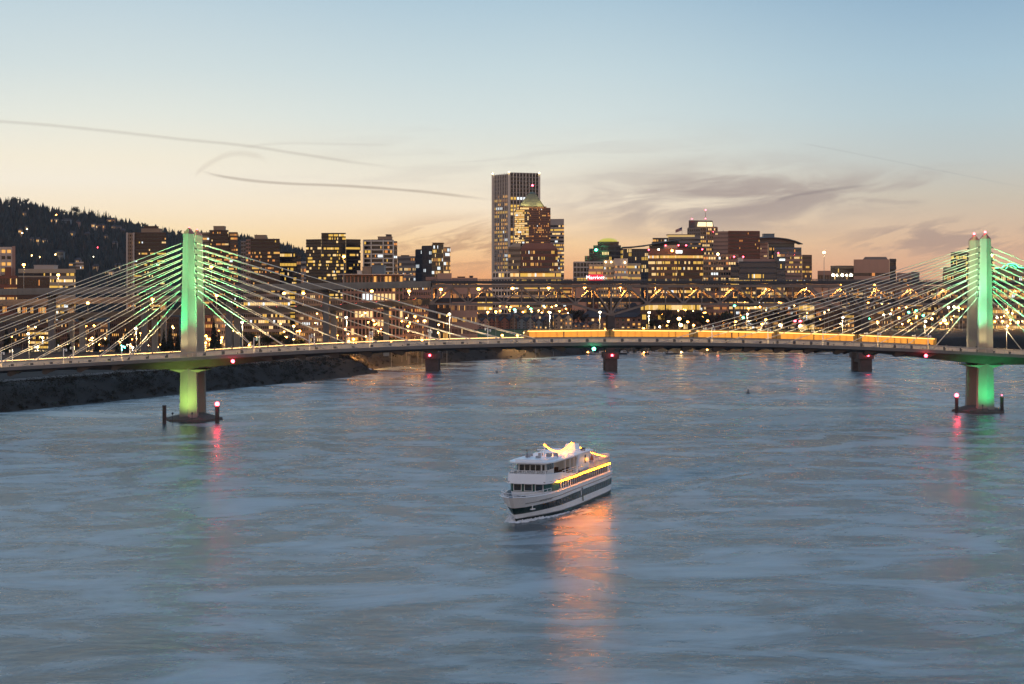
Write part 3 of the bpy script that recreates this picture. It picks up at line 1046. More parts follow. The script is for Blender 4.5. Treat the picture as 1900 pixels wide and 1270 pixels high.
for q, nm in zip(PIERS, ('leftmost', 'middle', 'right', 'far right')):
    x = PX(q, YN)
    mb = MB()
    w = 2.95 if q != 802 else 3.3
    for Y in (YN, YF):
        mb.box(x - w, x + w, Y - 2.8, Y + 2.8, -4, 6.4)
        mb.box(x - w * 1.28, x + w * 1.28, Y - 3.4, Y + 3.4, 6.4, 9.4)
        mb.box(x - 1.75, x + 1.75, Y - 1.5, Y + 1.5, 9.4, PZ(low_y(q), YN) - 0.3)
    mb.box(x - w * 0.9, x + w * 0.9, YN + 2.8, YF - 2.8, 4.5, 6.2)
    mb.build('bridge_pier', M_PIER, truss)

# elevated approaches on the left
def viaduct(name, label, xs, ys, th, y0, y1, pxY, piers, m_pier, pier_w=1.5, cap=True, zg=9.0, rib=7.6):
    x0, yy0 = xs[0], ys[0]
    t = thing(name, label, 'viaduct', (PX(xs[0], pxY), y0, 0), 'elevated road decks on the left')
    slab(t, 'road_deck', xs, ys, th, y0, y1, M_GIRD, pxY, ribs=rib, curb=0.8)
    for q in piers:
        py = float(np.interp(q, xs, ys))
        zt = PZ(py, pxY) - th
        x = PX(q, pxY)
        mb = MB()
        yc = (y0 + y1) / 2
        mb.box(x - pier_w, x + pier_w, yc - 1.6, yc + 1.6, zg - 2, zt - (1.4 if cap else 0.02))
        if cap:
            mb.prism([(x - pier_w, yc - 2), (x + pier_w, yc - 2), (x + pier_w, yc + 2), (x - pier_w, yc + 2)], zt - 1.4, zt - 0.02,
                     top=[(x - pier_w * 1.1, y0 + 0.8), (x + pier_w * 1.1, y0 + 0.8), (x + pier_w * 1.1, y1 - 0.8), (x - pier_w * 1.1, y1 - 0.8)])
        mb.build('viaduct_pier', m_pier, t)
    return t
sx = lambda a, b, n: [a + (b - a) * i / n for i in range(n + 1)]
xs = sx(-330, 799.5, 30)
viaduct('upper_viaduct', 'uppermost road deck on tall grey columns leading left off the truss bridge', xs, [float(np.interp(x, [-330, 0, 200, 400, 600, 800], [541, 536, 533, 529.5, 525.5, 521.8])) for x in xs],
        3.2, 886, 902, 886, [-120, 89, 262, 421, 602], M_CONC_D, 1.5)
xs = sx(-330, 330, 18)
viaduct('middle_viaduct', 'middle road ramp rising to the right below the uppermost deck', xs, [float(np.interp(x, [-330, 0, 200, 330], [563, 556.5, 552, 548.5])) for x in xs],
        3.2, 921, 931, 921, [-200, 128, 300], M_CONC, 1.3, cap=False)
xs = sx(-330, 799.5, 30)
viaduct('lower_viaduct', 'lowest road deck running under the others into the lower level of the truss bridge', xs, [float(np.interp(x, [-330, 0, 200, 400, 600, 800], [599, 586, 578.5, 572.5, 567.5, 554.0])) for x in xs],
        3.0, 906.5, 918.5, 906.5, [-60, 148, 283, 436, 617, 715], M_CONC, 1.35)

# sodium lamps on these decks
def sodium(px, py, Y, hbase, label, group, head=0.8, energy=15000, m=M_ORANGE, col=(1.0, 0.46, 0.12), arm=(0, 0)):
    z = PZ(py, Y)
    return lamp_post('street_lamp', label, (PX(px, Y), Y, hbase), z - hbase, m, energy, col, group, arm, head, pole_r=0.16, cone=172)
def lamps_on(pts, Y, decks, what, group):
    for i, (px, py) in enumerate(pts):
        hb = decks(px, py, Y)
        sodium(px, py, Y, hb, f'orange sodium lamp, {ORD[i + 1]} from the left {what}', group)
lamps_on([(818, 538), (888, 537), (951, 536), (1018, 535), (1085, 533.5), (1151, 533), (1216, 532), (1282, 531), (1350, 531), (1420, 531), (1496, 531), (1560, 531), (1623, 531), (1686, 532), (1749, 533), (1820, 533), (1885, 534)], YF - 3.5,
         lambda px, py, Y: PZ(553.2, YN), 'between the truss bridge decks', 'lamps inside the truss bridge')
lamps_on([(392, 496), (44, 492), (108, 511)][::1], 894, lambda px, py, Y: PZ(float(np.interp(px, [0, 800], [536, 522])), 886) - 0.6, 'on the uppermost viaduct', 'lamps on the viaducts')
lamps_on([(-60, 560), (163, 563), (283, 556)], 912, lambda px, py, Y: PZ(float(np.interp(px, [0, 200, 400, 600, 800], [586, 578.5, 572.5, 567.5, 554])), 906.5) - 0.6, 'on the lowest viaduct left of the left pylon', 'lamps on the viaducts')
lamps_on([(402, 549), (527, 545), (563, 545), (690, 541), (759, 541)], 912.5, lambda px, py, Y: PZ(float(np.interp(px, [0, 200, 400, 600, 800], [586, 578.5, 572.5, 567.5, 554])), 906.5) - 0.6, 'on the lowest viaduct nearer the truss', 'lamps on the viaducts')
def mast_lamp(px, py, Y, zb, label):
    lamp_post('lamp_mast', label, (PX(px, Y), Y, zb), PZ(py, Y) - zb, M_ORANGE, 3000, (1, 0.5, 0.15), 'tall lamp masts', head=0.8, pole_r=0.2)
mast_lamp(638, 477, 894, PZ(524.5, 886) - 0.6, 'tall mast with an orange lamp before the black office block')
lamp_post('lamp_mast', 'tall mast with a pale yellow lamp against the sky right of the skyline', (PX(1529, 894), 894, PZ(521.5, 885) - 0.6), PZ(467, 894) - PZ(521.5, 885), M_WARM, 1500, (1, 0.75, 0.4),
          'tall lamp masts', head=0.75, pole_r=0.16)
for q, lb in ((797, 'leftmost'), (1134, 'middle'), (1607, 'right')):
    x = PX(q + 1, YN)
    beacon('navigation_light', f'red navigation light on the {lb} stone pier of the truss bridge', Vector((x, YN - 3.8, 8.2)), M_RED, 120, (1, 0.05, 0.08), 0.6)

# cars queued on the lower deck
M_TAIL = mat('tail_lamp', (0.5, 0.02, 0.02), 0.3, 0, emit=(1.0, 0.07, 0.06), strength=14)
M_HEADL = mat('head_lamp', (0.9, 0.9, 0.8), 0.3, 0, emit=(1.0, 0.86, 0.6), strength=14)
def car(name, label, p, heading, body, group, tail_first=True):
    t = thing(name, label, 'car', (0, 0, 0), group)
    mb = MB()
    prof = [(-2.2, 0.3), (-2.2, 0.85), (-1.9, 0.98), (-1.35, 1.05), (-0.75, 1.48), (0.65, 1.48), (1.25, 1.0), (2.1, 0.85), (2.2, 0.5), (2.2, 0.3)]
    n = len(prof)
    mb.add([(x, -0.88 if z < 1.1 else -0.72, z) for x, z in prof] + [(x, 0.88 if z < 1.1 else 0.72, z) for x, z in prof],
           [tuple(range(n)), tuple(range(2 * n - 1, n - 1, -1))] + [(i, n + i, n + (i + 1) % n, (i + 1) % n) for i in range(n)])
    mb.build('car_body', body, t)
    g = MB()
    for sy in (-1, 1):
        a = [(-1.2, 1.08), (-0.75, 1.42), (0.6, 1.42), (1.1, 1.06)]
        g.add([(x, sy * (0.885 - (z - 1.08) * 0.44), z) for x, z in a], [(0, 1, 2, 3)])
    g.add([(-1.30, -0.66, 1.1), (-1.30, 0.66, 1.1), (-0.80, 0.6, 1.45), (-0.80, -0.6, 1.45)], [(0, 1, 2, 3)])
    g.build('car_windows', M_GLASSD, t)
    for x in (-1.35, 1.4):
        for y in (-0.8, 0.8):
            w_ = MB()
            w_.tube([(x, y - 0.1, 0.32), (x, y + 0.1, 0.32)], 0.32, 10)
            w_.build('wheel', M_STEEL_D, t)
    for y in (-0.68, 0.68):
        l = MB(); l.ball((-2.2, y, 0.78), 0.17, 6, 4); l.build('tail_light', M_TAIL, t)
        l = MB(); l.ball((2.2, y, 0.66), 0.17, 6, 4); l.build('headlight', M_HEADL, t)
    t.location = p
    t.rotation_euler = (0, 0, heading)
    return t
CARP = [mat('car_silver', (0.35, 0.35, 0.36), 0.35, 0.05), mat('car_black', (0.03, 0.03, 0.033), 0.3, 0.05), mat('car_maroon', (0.15, 0.02, 0.02), 0.35, 0.05), mat('car_white', (0.7, 0.7, 0.68), 0.35, 0.05), mat('car_blue', (0.04, 0.07, 0.16), 0.3, 0.05)]
CARN = ['silver', 'black', 'maroon', 'white', 'blue']
lowf = lambda x: float(np.interp(x, [-330, 0, 200, 400, 600, 800, 1900], [599, 586, 578.5, 572.5, 567.5, 554.0, 553.5]))
protos = {}
for i, q in enumerate([352, 395, 447, 489, 520, 556, 603, 640, 668, 706, 748, 776, 868, 921, 990, 1060]):
    ci = (i * 3 + 1) % 5
    Yc = 910.0 if q < 800 else 890.5
    pY = 906.5 if q < 800 else YN
    p = (PX(q, pY), Yc, PZ(lowf(q), pY) - 0.8)
    lb = f'small {CARN[ci]} car with red tail lamps on the lowest road deck, {ORD[i + 1]} from the left'
    sl = (PZ(lowf(q + 10), pY) - PZ(lowf(q - 10), pY)) / (PX(q + 10, pY) - PX(q - 10, pY))
    if ci in protos:
        c = dup(protos[ci], p, None, lb)
    else:
        c = protos[ci] = car('road_car', lb, p, 0.0, CARP[ci], 'cars on the lowest road deck')
    c.rotation_euler = (0, -math.atan(sl), 0)
# ------------------------------------------------------------------ city
def lit(name, col, s):
    return mat(name, (0.25, 0.2, 0.12), 0.3, 0, emit=col, strength=s)
LIT = [lit('window_lit_warm', (1.0, 0.48, 0.10), 0.95), lit('window_lit_yellow', (1.0, 0.58, 0.085), 0.85), lit('window_lit_dim', (0.9, 0.36, 0.08), 0.36),
       lit('window_lit_pale', (1.0, 0.66, 0.27), 1.15), lit('window_lit_orange', (1.0, 0.33, 0.06), 0.8)]
LIT_COOL = lit('window_lit_white', (0.85, 0.95, 1.0), 1.3)
GL = {'dark': mat('glass_dark', (0.012, 0.012, 0.016), 0.12, 0, spec=0.55), 'blue': mat('glass_blue', (0.012, 0.028, 0.060), 0.10, 0, spec=0.7),
      'grey': mat('glass_grey', (0.035, 0.035, 0.04), 0.15, 0, spec=0.6), 'teal': mat('glass_teal', (0.02, 0.05, 0.06), 0.1, 0, spec=0.7)}
def wallm(name, col, var=0.10, rough=0.85):
    col = (min(0.75, col[0] * 1.32), min(0.7, col[1] * 1.16), min(0.66, col[2] * 1.02))
    return mat('wall_' + name, col, rough, var, 0.06, streak=1)
WL = {
    'cream': wallm('cream', (0.42, 0.36, 0.28)), 'pale': wallm('pale', (0.46, 0.42, 0.40)), 'white': wallm('white', (0.60, 0.56, 0.53)),
    'tan': wallm('tan', (0.28, 0.22, 0.17)), 'brown': wallm('brown', (0.15, 0.10, 0.075)), 'brick': wallm('brick', (0.19, 0.085, 0.062)),
    'pink': wallm('pink', (0.42, 0.27, 0.21)), 'black': wallm('black', (0.022, 0.020, 0.022), rough=0.4), 'grey': wallm('grey', (0.20, 0.19, 0.19)),
    'dgrey': wallm('dark_grey', (0.085, 0.08, 0.082)), 'navy': wallm('navy', (0.03, 0.04, 0.06), rough=0.4), 'dbrown': wallm('dark_brown', (0.085, 0.058, 0.045)),
    'rose': wallm('rose', (0.30, 0.20, 0.175)), 'olive': wallm('olive', (0.16, 0.15, 0.10)), 'slate': wallm('slate_roof', (0.045, 0.043, 0.05)),
    'copper': wallm('copper_roof', (0.10, 0.17, 0.155)), 'steelblue': wallm('steel_blue', (0.12, 0.16, 0.20), rough=0.5),
}
BG = 'buildings of the city across the river'
def bldg(name, label, cat, px, Y, group=BG):
    return thing(name, label, cat, (PX(px, Y), Y, 6.0), group)
def vol(b, Y, pts, ytop, wall, ybase=None, depth=22, floors=0, bays=None, glass='dark', p=0.35, wh=0.55, ww=0.8, row=0.5, relief='slab', lits=None, cool=0.05,
        top_gap=0.0, roof=True, parapet=0.6, name='wall', base_gap=0.0, seed=0, fin=0.35, wallmix=None, prob_fn=None, roofm=None):
    """One block of a building. pts: [(column, metres behind Y)] of its visible front corners, left to right."""
    rng = random.Random(zlib.crc32((b['label'] + str(ytop) + str(pts[0][0])).encode()) + seed)
    W = WL[wall]
    z1 = PZ(ytop, Y)
    z0 = 6.0 if ybase is None else PZ(ybase, Y)
    fr = [Vector((PX(px, Y + dy), Y + dy, 0)) for px, dy in pts]
    back = max(Y + dy for _, dy in pts) + depth
    l, r = fr[0], fr[-1]
    poly = [(v.x, v.y) for v in fr] + [(PX(pts[-1][0] - 0.4, back), back), (PX(pts[0][0] + 0.4, back), back)]
    mb = MB()
    mb.prism(poly, z0, z1)
    if parapet and roof:
        # parapet ring round the roof edge
        cx = sum(q[0] for q in poly) / len(poly); cy = sum(q[1] for q in poly) / len(poly)
        inn = [(cx + (q[0] - cx) * 0.97, cy + (q[1] - cy) * 0.97) for q in poly]
        n = len(poly)
        mb.add([(q[0], q[1], z1 + 0.004) for q in poly] + [(q[0], q[1], z1 + parapet) for q in poly] + [(q[0], q[1], z1 + parapet) for q in inn] + [(q[0], q[1], z1 + 0.004) for q in inn],
               [(i, (i + 1) % n, n + (i + 1) % n, n + i) for i in range(n)] + [(n + i, n + (i + 1) % n, 2 * n + (i + 1) % n, 2 * n + i) for i in range(n)] +
               [(2 * n + i, 2 * n + (i + 1) % n, 3 * n + (i + 1) % n, 3 * n + i) for i in range(n)])
    rows = []
    if floors:
        zt = z1 - top_gap
        zb = z0 + base_gap
        fh = (zt - zb) / floors
        nseg = len(fr) - 1
        if bays is None:
            bays = [max(2, int((fr[i + 1] - fr[i]).length / 3.2)) for i in range(nseg)]
        elif isinstance(bays, int):
            bays = [bays] * nseg
        for i in range(nseg):
            if bays[i] == 0:
                continue
            a, c = fr[i], fr[i + 1]
            d = (c - a).normalized()
            nrm = Vector((d.y, -d.x, 0))
            if nrm.y > 0 and abs(nrm.y) > 0.05:
                nrm = -nrm
            ln = (c - a).length
            if relief in (None, 'slab') and bays[i] > 3: bays[i] = int(bays[i] * 1.9)
            bw = ln / bays[i]
            for f in range(floors):
                zl = zb + f * fh + fh * (1 - wh) / 2
                zh = zl + fh * wh
                if PZ(650, Y) > zh:
                    continue
                pr = p * (1.25 if rng.random() < row else 0.3)
                if prob_fn:
                    pr = prob_fn(i, f, floors)
                bt, tp, ms = [], [], []
                run = 0
                for k in range(bays[i]):
                    for u in ((k + (1 - ww) / 2) * bw, (k + (1 + ww) / 2) * bw):
                        q = a + d * u + nrm * 0.06
                        bt.append((q.x, q.y, zl)); tp.append((q.x, q.y, zh))
                    if run and rng.random() < 0.45:
                        ml = run
                    elif rng.random() < pr:
                        if rng.random() < cool: ml = 7
                        else: ml = 2 + (rng.choice(lits) if lits else rng.choices(range(5), (3, 3, 5, 1, 2))[0])
                    else:
                        ml = 1
                    run = ml if ml > 1 else 0
                    ms.append(ml)
                    ms.append(0)
                rows.append((bt, tp, ms[:-1]))
                if relief == 'slab' and PZ(650, Y) < zh:
                    q0, q1 = a + nrm * 0.16, c + nrm * 0.16
                    mb.bar((q0.x, q0.y, zh + fh * (1 - wh) / 2), (q1.x, q1.y, zh + fh * (1 - wh) / 2), 0.36, fh * (1 - wh) * 0.82)
            if relief in ('fin', 'grid'):
                for k in range(bays[i] + 1):
                    q = a + d * (k * bw) + nrm * 0.2
                    zz = max(zb, PZ(650, Y))
                    mb.bar((q.x, q.y, zz), (q.x, q.y, zt + top_gap * 0.8), fin * 2, bw * (1 - ww) * 0.9, up=(nrm.x, nrm.y, 0))
            if relief == 'grid':
                for f in range(floors + 1):
                    zz = zb + f * fh
                    if zz < PZ(650, Y): continue
                    q0, q1 = a + nrm * 0.16, c + nrm * 0.16
                    mb.bar((q0.x, q0.y, zz), (q1.x, q1.y, zz), 0.3, fh * (1 - wh) * 0.8)
    w = mb.build(name, W, b)
    for bt, tp, ms in rows:
        s = MB()
        s.strip(bt, tp, ms)
        s.build('window_band', [W, GL[glass]] + LIT + [LIT_COOL], b)
    if roof:
        rb = MB()
        cx = sum(q[0] for q in poly) / len(poly); cy = sum(q[1] for q in poly) / len(poly)
        inn = [(cx + (q[0] - cx) * 0.965, cy + (q[1] - cy) * 0.965) for q in poly]
        rb.prism(inn, z1 + 0.01, z1 + 0.12)
        rb.build('roof', roofm or M_ROOFG, b)
    return w
def box_on(b, Y, x0, x1, ytop, ybot, wall, dy=4, depth=10, name='penthouse', extra=True):
    mb = MB()
    mb.box(PX(x0, Y + dy), PX(x1, Y + dy), Y + dy, Y + dy + depth, PZ(ybot, Y + dy) - 0.5, PZ(ytop, Y + dy))
    if extra:
        mb.box(PX(x0, Y + dy) - 0.25, PX(x1, Y + dy) + 0.25, Y + dy - 0.25, Y + dy + depth + 0.25, PZ(ytop, Y + dy) + 0.004, PZ(ytop, Y + dy) + 0.35)
    return mb.build(name, WL[wall] if isinstance(wall, str) else wall, b)
def antenna(b, Y, px, ytop, ybot, r=0.12):
    mb = MB()
    mb.tube([P(px, ybot, Y), P(px, ytop, Y)], r, 5, r2=r * 0.4)
    mb.build('antenna', M_STEEL, b)
def rooflights(b, Y, pts, m, r=0.5, name='roof_light'):
    for px, py in pts:
        mb = MB(); mb.ball(P(px, py, Y - 1), r, 6, 4); mb.build(name, m, b)

# --- left edge to the left pylon
b = bldg('apartment_tower', 'pale apartment block with balcony slabs cut by the left edge of the photo', 'building', 10, 1100)
vol(b, 1100, [(-60, 0), (22, 0)], 461, 'pale', floors=16, bays=8, wh=0.5, ww=0.7, p=0.32, relief='grid', lits=[0, 1, 3])
vol(b, 1100, [(22.3, -0.6), (28.5, -0.6)], 459, 'rose', name='stair_wall')
vol(b, 1098, [(9, -3), (21, -3)], 498, 'brick', name='brick_bay')
b = bldg('office_block', 'long low pale office with brightly lit yellow ribbon windows at left', 'building', 85, 1150)
vol(b, 1150, [(34, 0), (140, 0)], 501, 'cream', floors=12, bays=24, wh=0.42, ww=0.94, p=0.5, row=0.6, lits=[1, 3, 1], glass='grey', top_gap=1.0)
box_on(b, 1150, 63, 100, 493, 501, 'pale')
b = bldg('apartment_block', 'dark brick low apartments with orange lit bay windows before the long pale office', 'building', 45, 1040)
vol(b, 1040, [(-50, 0), (32, 0)], 514, 'brick', floors=8, bays=16, wh=0.62, ww=0.62, p=0.5, lits=[0, 4, 3, 4], relief=None)
vol(b, 1040, [(32.4, -2), (92, -2)], 516.5, 'dbrown', floors=8, bays=11, wh=0.62, ww=0.6, p=0.4, lits=[0, 4, 3], relief=None)
b = bldg('hillside_house', 'pale flat-roofed house standing alone behind the long lit office', 'house', 142, 1500)
vol(b, 1500, [(128, 0), (140, 0)], 489, 'steelblue', ybase=505, floors=3, bays=4, p=0.1)
vol(b, 1500, [(140.4, 1), (155, 1)], 487.5, 'pale', ybase=500, floors=2, bays=4, p=0.1)
b = bldg('apartment_tower', 'dark slab tower with twin pale end ribs on the hill left of the left pylon', 'building', 272, 1500)
vol(b, 1500, [(235, 0), (249, 0)], 434, 'tan', floors=28, bays=3, p=0.04, wh=0.5, ww=0.5)
for q in (235.5, 247.5):
    mb = MB(); mb.box(PX(q - 1.3, 1498), PX(q + 1.3, 1498), 1498, 1499.9, 6, PZ(432, 1498)); mb.build('end_rib', WL['pale'], b)
vol(b, 1500, [(249.4, 0.8), (308, 0.8)], 433, 'dbrown', floors=28, bays=12, p=0.24, row=0.4, wh=0.45, ww=0.75, lits=[1, 0, 3, 1])
box_on(b, 1500, 262, 297, 425, 433, 'tan', 3)
box_on(b, 1500, 268, 290, 420.5, 425, 'dbrown', 4)
b = bldg('apartment_tower', 'dark tower with a three-step top just right of the left pylon', 'building', 408, 1450)
vol(b, 1450, [(374, 0), (388, 0)], 433, 'tan', floors=28, bays=4, p=0.1, wh=0.5)
vol(b, 1450, [(388.3, -2), (424, -2)], 429, 'dbrown', floors=28, bays=9, p=0.26, row=0.4, wh=0.45, ww=0.7, lits=[0, 1, 4, 3])
vol(b, 1450, [(424.3, 0.5), (441, 0.5)], 432.5, 'brown', floors=28, bays=5, p=0.22, wh=0.5, ww=0.85, lits=[0, 4, 2])
box_on(b, 1450, 396, 415.5, 420.5, 428.5, 'tan', 1)
b = bldg('apartment_tower', 'dark tower with one square roof box, second right of the left pylon', 'building', 486, 1440)
vol(b, 1440, [(447, 0), (456, 0)], 449, 'grey', floors=27, bays=2, p=0.05)
vol(b, 1440, [(456.4, -1), (465, -1)], 446, 'rose', floors=27, bays=2, p=0.3, lits=[0, 4])
vol(b, 1440, [(465.3, -2), (519, -2)], 445, 'dbrown', floors=26, bays=13, p=0.28, row=0.5, wh=0.5, ww=0.85, lits=[0, 4, 2, 1])
box_on(b, 1440, 472, 492.5, 437, 445, 'tan', 1)
b = bldg('office_block', 'small dark block with a column of lit yellow windows beside the black office', 'building', 536, 1480)
vol(b, 1480, [(519.5, 0), (550, 0)], 469.5, 'black', floors=18, bays=6, p=0.42, row=0.5, lits=[1, 3, 1], wh=0.6)
vol(b, 1480, [(550.3, 3), (558.5, 3)], 474, 'dgrey', floors=16, bays=2, p=0.1)
b = bldg('office_block', 'pale narrow block squeezed left of the black office block', 'building', 563, 1520)
vol(b, 1520, [(555, 0), (570, 0)], 487, 'pale', floors=14, bays=4, p=0.15)
# --- black office, white block, blue glass tower
b = bldg('office_tower', 'broad black glass office block with a raised centre and scattered yellow floors', 'building', 618, 1400)
def blackp(i, f, n): return [0.06, 0.14, 0.05, 0.35, 0.3, 0.1, 0.3, 0.05, 0.30, 0.04, 0.05, 0.1, 0.42, 0.3, 0.05, 0.06, 0.25, 0.03, 0.1][f % 19] * (1.15 if i else 0.7)
vol(b, 1400, [(568, 6), (596, 0)], 445.5, 'black', floors=30, bays=9, wh=0.62, ww=0.94, lits=[1, 3], prob_fn=blackp)
vol(b, 1400, [(596.3, -0.6), (605, -1), (632, -1), (641.5, 0)], 434, 'black', floors=32, bays=[2, 9, 3], wh=0.62, ww=0.94, lits=[1, 1, 3], prob_fn=blackp)
vol(b, 1400, [(641.8, 0.6), (669, 6)], 445.5, 'black', floors=30, bays=10, wh=0.62, ww=0.94, lits=[1, 1, 3], prob_fn=lambda i, f, n: 0.98 if f == n - 3 else blackp(i, f, n) * 0.6)
b = bldg('apartment_tower', 'white block banded with horizontal balconies and two vertical ribs', 'building', 705, 1350)
vol(b, 1350, [(674, 2.5), (689, 0), (711, 0), (729, 1)], 447, 'dgrey', floors=23, bays=[5, 7, 6], wh=0.62, ww=0.96, p=0.2, row=0.35, lits=[0, 4, 1], parapet=0.9)
wb = MB()
for (xa, da), (xb, db) in (((674, 2.5), (689, 0)), ((689, 0), (711, 0)), ((711, 0), (729, 1))):
    for f in range(22):
        z = PZ(447.6, 1350) - f * (PZ(447, 1350) - 6) / 23
        wb.bar((PX(xa, 1350 + da), 1349.3 + da, z), (PX(xb, 1350 + db), 1349.3 + db, z), 0.9, 0.95)
wb.build('balcony_bands', WL['white'], b)
for q in (674.3, 688.6, 711, 729.5):
    mb = MB(); mb.box(PX(q - 0.9, 1348), PX(q + 0.9, 1348), 1347.6, 1352, 6, PZ(445.5, 1348)); mb.build('vertical_rib', WL['white'], b)
vol(b, 1350, [(730, 4), (737, 5)], 449, 'tan', floors=23, bays=2, p=0.3, wh=0.5)
box_on(b, 1350, 701, 726.5, 440, 447, 'tan', 5)
box_on(b, 1350, 716, 725, 436, 440, 'dgrey', 6)
b = bldg('apartment_block', 'grey mid-rise apartments between the white banded block and the blue glass tower', 'building', 755, 1550)
vol(b, 1550, [(737.5, 0), (771, 0)], 477, 'grey', floors=16, bays=10, wh=0.5, ww=0.55, p=0.38, lits=[0, 3, 4], relief=None)
box_on(b, 1550, 744, 758, 474.5, 477, 'dgrey')
b = bldg('glass_tower', 'blue glass apartment tower with a flat cap and white sparkling windows', 'building', 803, 1450)
vol(b, 1450, [(771.5, 5), (783, 2)], 464, 'navy', floors=19, bays=5, glass='blue', wh=0.7, ww=0.85, p=0.12, cool=0.9, relief='fin')
vol(b, 1450, [(783.2, 1.6), (801, -1.5)], 457.5, 'navy', floors=21, bays=7, glass='blue', wh=0.7, ww=0.85, p=0.13, cool=0.8, relief='fin')
vol(b, 1450, [(801.3, -2), (823, -2)], 455, 'olive', floors=22, bays=8, glass='grey', wh=0.7, ww=0.8, p=0.5, lits=[3, 1, 2], cool=0.2)
vol(b, 1450, [(823.3, -1), (835.5, 1)], 460, 'tan', floors=20, bays=5, glass='grey', wh=0.65, ww=0.8, p=0.5, lits=[3, 0, 2], cool=0.2)
box_on(b, 1450, 803, 822, 451.8, 455, 'tan', -1)
mb = MB(); mb.box(PX(801.5, 1448), PX(823.5, 1448), 1446.5, 1462, PZ(451.4, 1448), PZ(450.6, 1448)); mb.build('cap_slab', WL['cream'], b)
b = bldg('office_block', 'low pale pavilion block with a wide flat roof and roof boxes above the viaduct', 'building', 690, 1000)
vol(b, 1000, [(637, 0), (748, 0)], 511, 'rose', floors=9, bays=16, wh=0.72, ww=0.66, p=0.28, lits=[0, 3, 1], relief='fin', glass='dark')
mb = MB(); mb.box(PX(627, 998), PX(762, 998), 996.5, 1024, PZ(510.4, 998), PZ(508.8, 998)); mb.build('flat_roof', WL['pale'], b)
box_on(b, 1000, 690, 713, 493, 509, 'steelblue', 4, 12)
box_on(b, 1000, 672.5, 689.5, 496.5, 509, 'tan', 6, 10)
box_on(b, 1000, 663, 671, 503.5, 509, 'white', 3, 5)
b = bldg('warehouse', 'blank pink stucco block low beside the truss bridge end', 'building', 824, 1100)
vol(b, 1100, [(811, 0), (838, 0)], 509, 'pink')
vol(b, 1100, [(790, 2), (810.6, 2)], 517, 'rose', floors=8, bays=6, p=0.2)
vol(b, 1100, [(838.4, 3), (886, 3)], 517.5, 'pink', floors=6, bays=10, p=0.25, wh=0.4, ww=0.5, relief=None)
box_on(b, 1100, 849, 862, 514.5, 517.5, 'brown', 5)
box_on(b, 1100, 871, 877, 513, 517.5, 'dgrey', 5)
# --- the two tall towers
b = bldg('skyscraper', 'tallest ribbed white and dark office tower with lit edges at the skyline centre', 'skyscraper', 958, 1784)
def wfp(i, f, n): return 0.0 if f > n - 6 else ([0.35, 0.9, 0.4, 0.8, 0.3, 0.5, 0.9, 0.45][f % 8] if i == 0 else ([0.9, 0.15, 0.9, 0.6, 0.2, 0.05, 0.75, 0.1][(f * 5) % 8] if f > n * 0.55 else 0.12))
vol(b, 1784, [(914.5, 18), (942.5, 0)], 324.5, 'grey', floors=40, bays=9, wh=0.6, ww=0.66, relief='fin', fin=0.5, lits=[1, 0, 2], prob_fn=wfp, depth=30)
vol(b, 1784, [(946.5, -0.5), (999, 9)], 321.5, 'grey', floors=41, bays=9, wh=0.66, ww=0.78, relief='fin', fin=0.5, lits=[1, 3, 0, 1], prob_fn=lambda i, f, n: wfp(1, f, n), depth=22)
for q, dy in ((914.3, 17.2), (944.4, -2.0), (1000.5, 9)):
    mb = MB(); mb.box(PX(q, 1784 + dy) - 1.1, PX(q, 1784 + dy) + 1.1, 1782 + dy, 1785 + dy, 6, PZ(320, 1784 + dy)); mb.build('corner_pier', WL['white'], b)
    lb = MB(); lb.ball((PX(q, 1784 + dy), 1781 + dy, PZ(320.5, 1784)), 0.8, 6, 4); lb.build('corner_light', mat('crown_light', (0.9, 0.9, 0.7), 0.4, 0, emit=(1, 0.85, 0.5), strength=8), b)
fb_ = MB()
for i in range(10):
    t = i / 9
    fb_.bar((PX(914.5 + 28 * t, 1784 + 18 * (1 - t)), 1783.2 + 18 * (1 - t), PZ(640, 1784)), (PX(914.5 + 28 * t, 1784 + 18 * (1 - t)), 1783.2 + 18 * (1 - t), PZ(322.5 - t, 1784)), 0.7, 0.62)
    fb_.bar((PX(946.5 + 53 * t, 1783.5 + 9 * t), 1782.8 + 9 * t, PZ(640, 1784)), (PX(946.5 + 53 * t, 1783.5 + 9 * t), 1782.8 + 9 * t, PZ(321, 1784)), 0.7, 0.5)
fb_.build('facade_ribs', WL['white'], b)
b = bldg('skyscraper', 'stepped brick tower with a glowing pyramid crown before the tallest tower', 'skyscraper', 989, 1700)
vol(b, 1700, [(943, 6), (966, 0)], 459, 'tan', floors=15, bays=6, wh=0.5, ww=0.72, p=0.3, lits=[1, 3, 0], relief=None)
vol(b, 1700, [(966.3, -1), (1035, -1)], 463, 'brick', floors=14, bays=18, wh=0.5, ww=0.7, p=0.5, row=0.5, lits=[1, 0, 2, 3], relief=None)
mb = MB()
mb.prism([(PX(966, 1699), 1699.6), (PX(1034.5, 1699), 1699.6), (PX(1034.5, 1715), 1715), (PX(966, 1715), 1715)], PZ(462.9, 1699), PZ(451, 1699),
         top=[(PX(973, 1703), 1704), (PX(1025, 1703), 1704), (PX(1025, 1715), 1714), (PX(973, 1715), 1714)])
mb.build('sloped_shoulder', WL['brick'], b)
mb = MB()
mb.prism([(PX(943, 1706), 1705.5), (PX(965.6, 1700), 1700), (PX(965.6, 1715), 1715), (PX(943, 1715), 1715)], PZ(458.9, 1700), PZ(451, 1700),
         top=[(PX(953, 1708), 1708), (PX(966, 1704), 1704), (PX(966, 1715), 1714), (PX(953, 1715), 1714)])
mb.build('sloped_shoulder', WL['tan'], b)
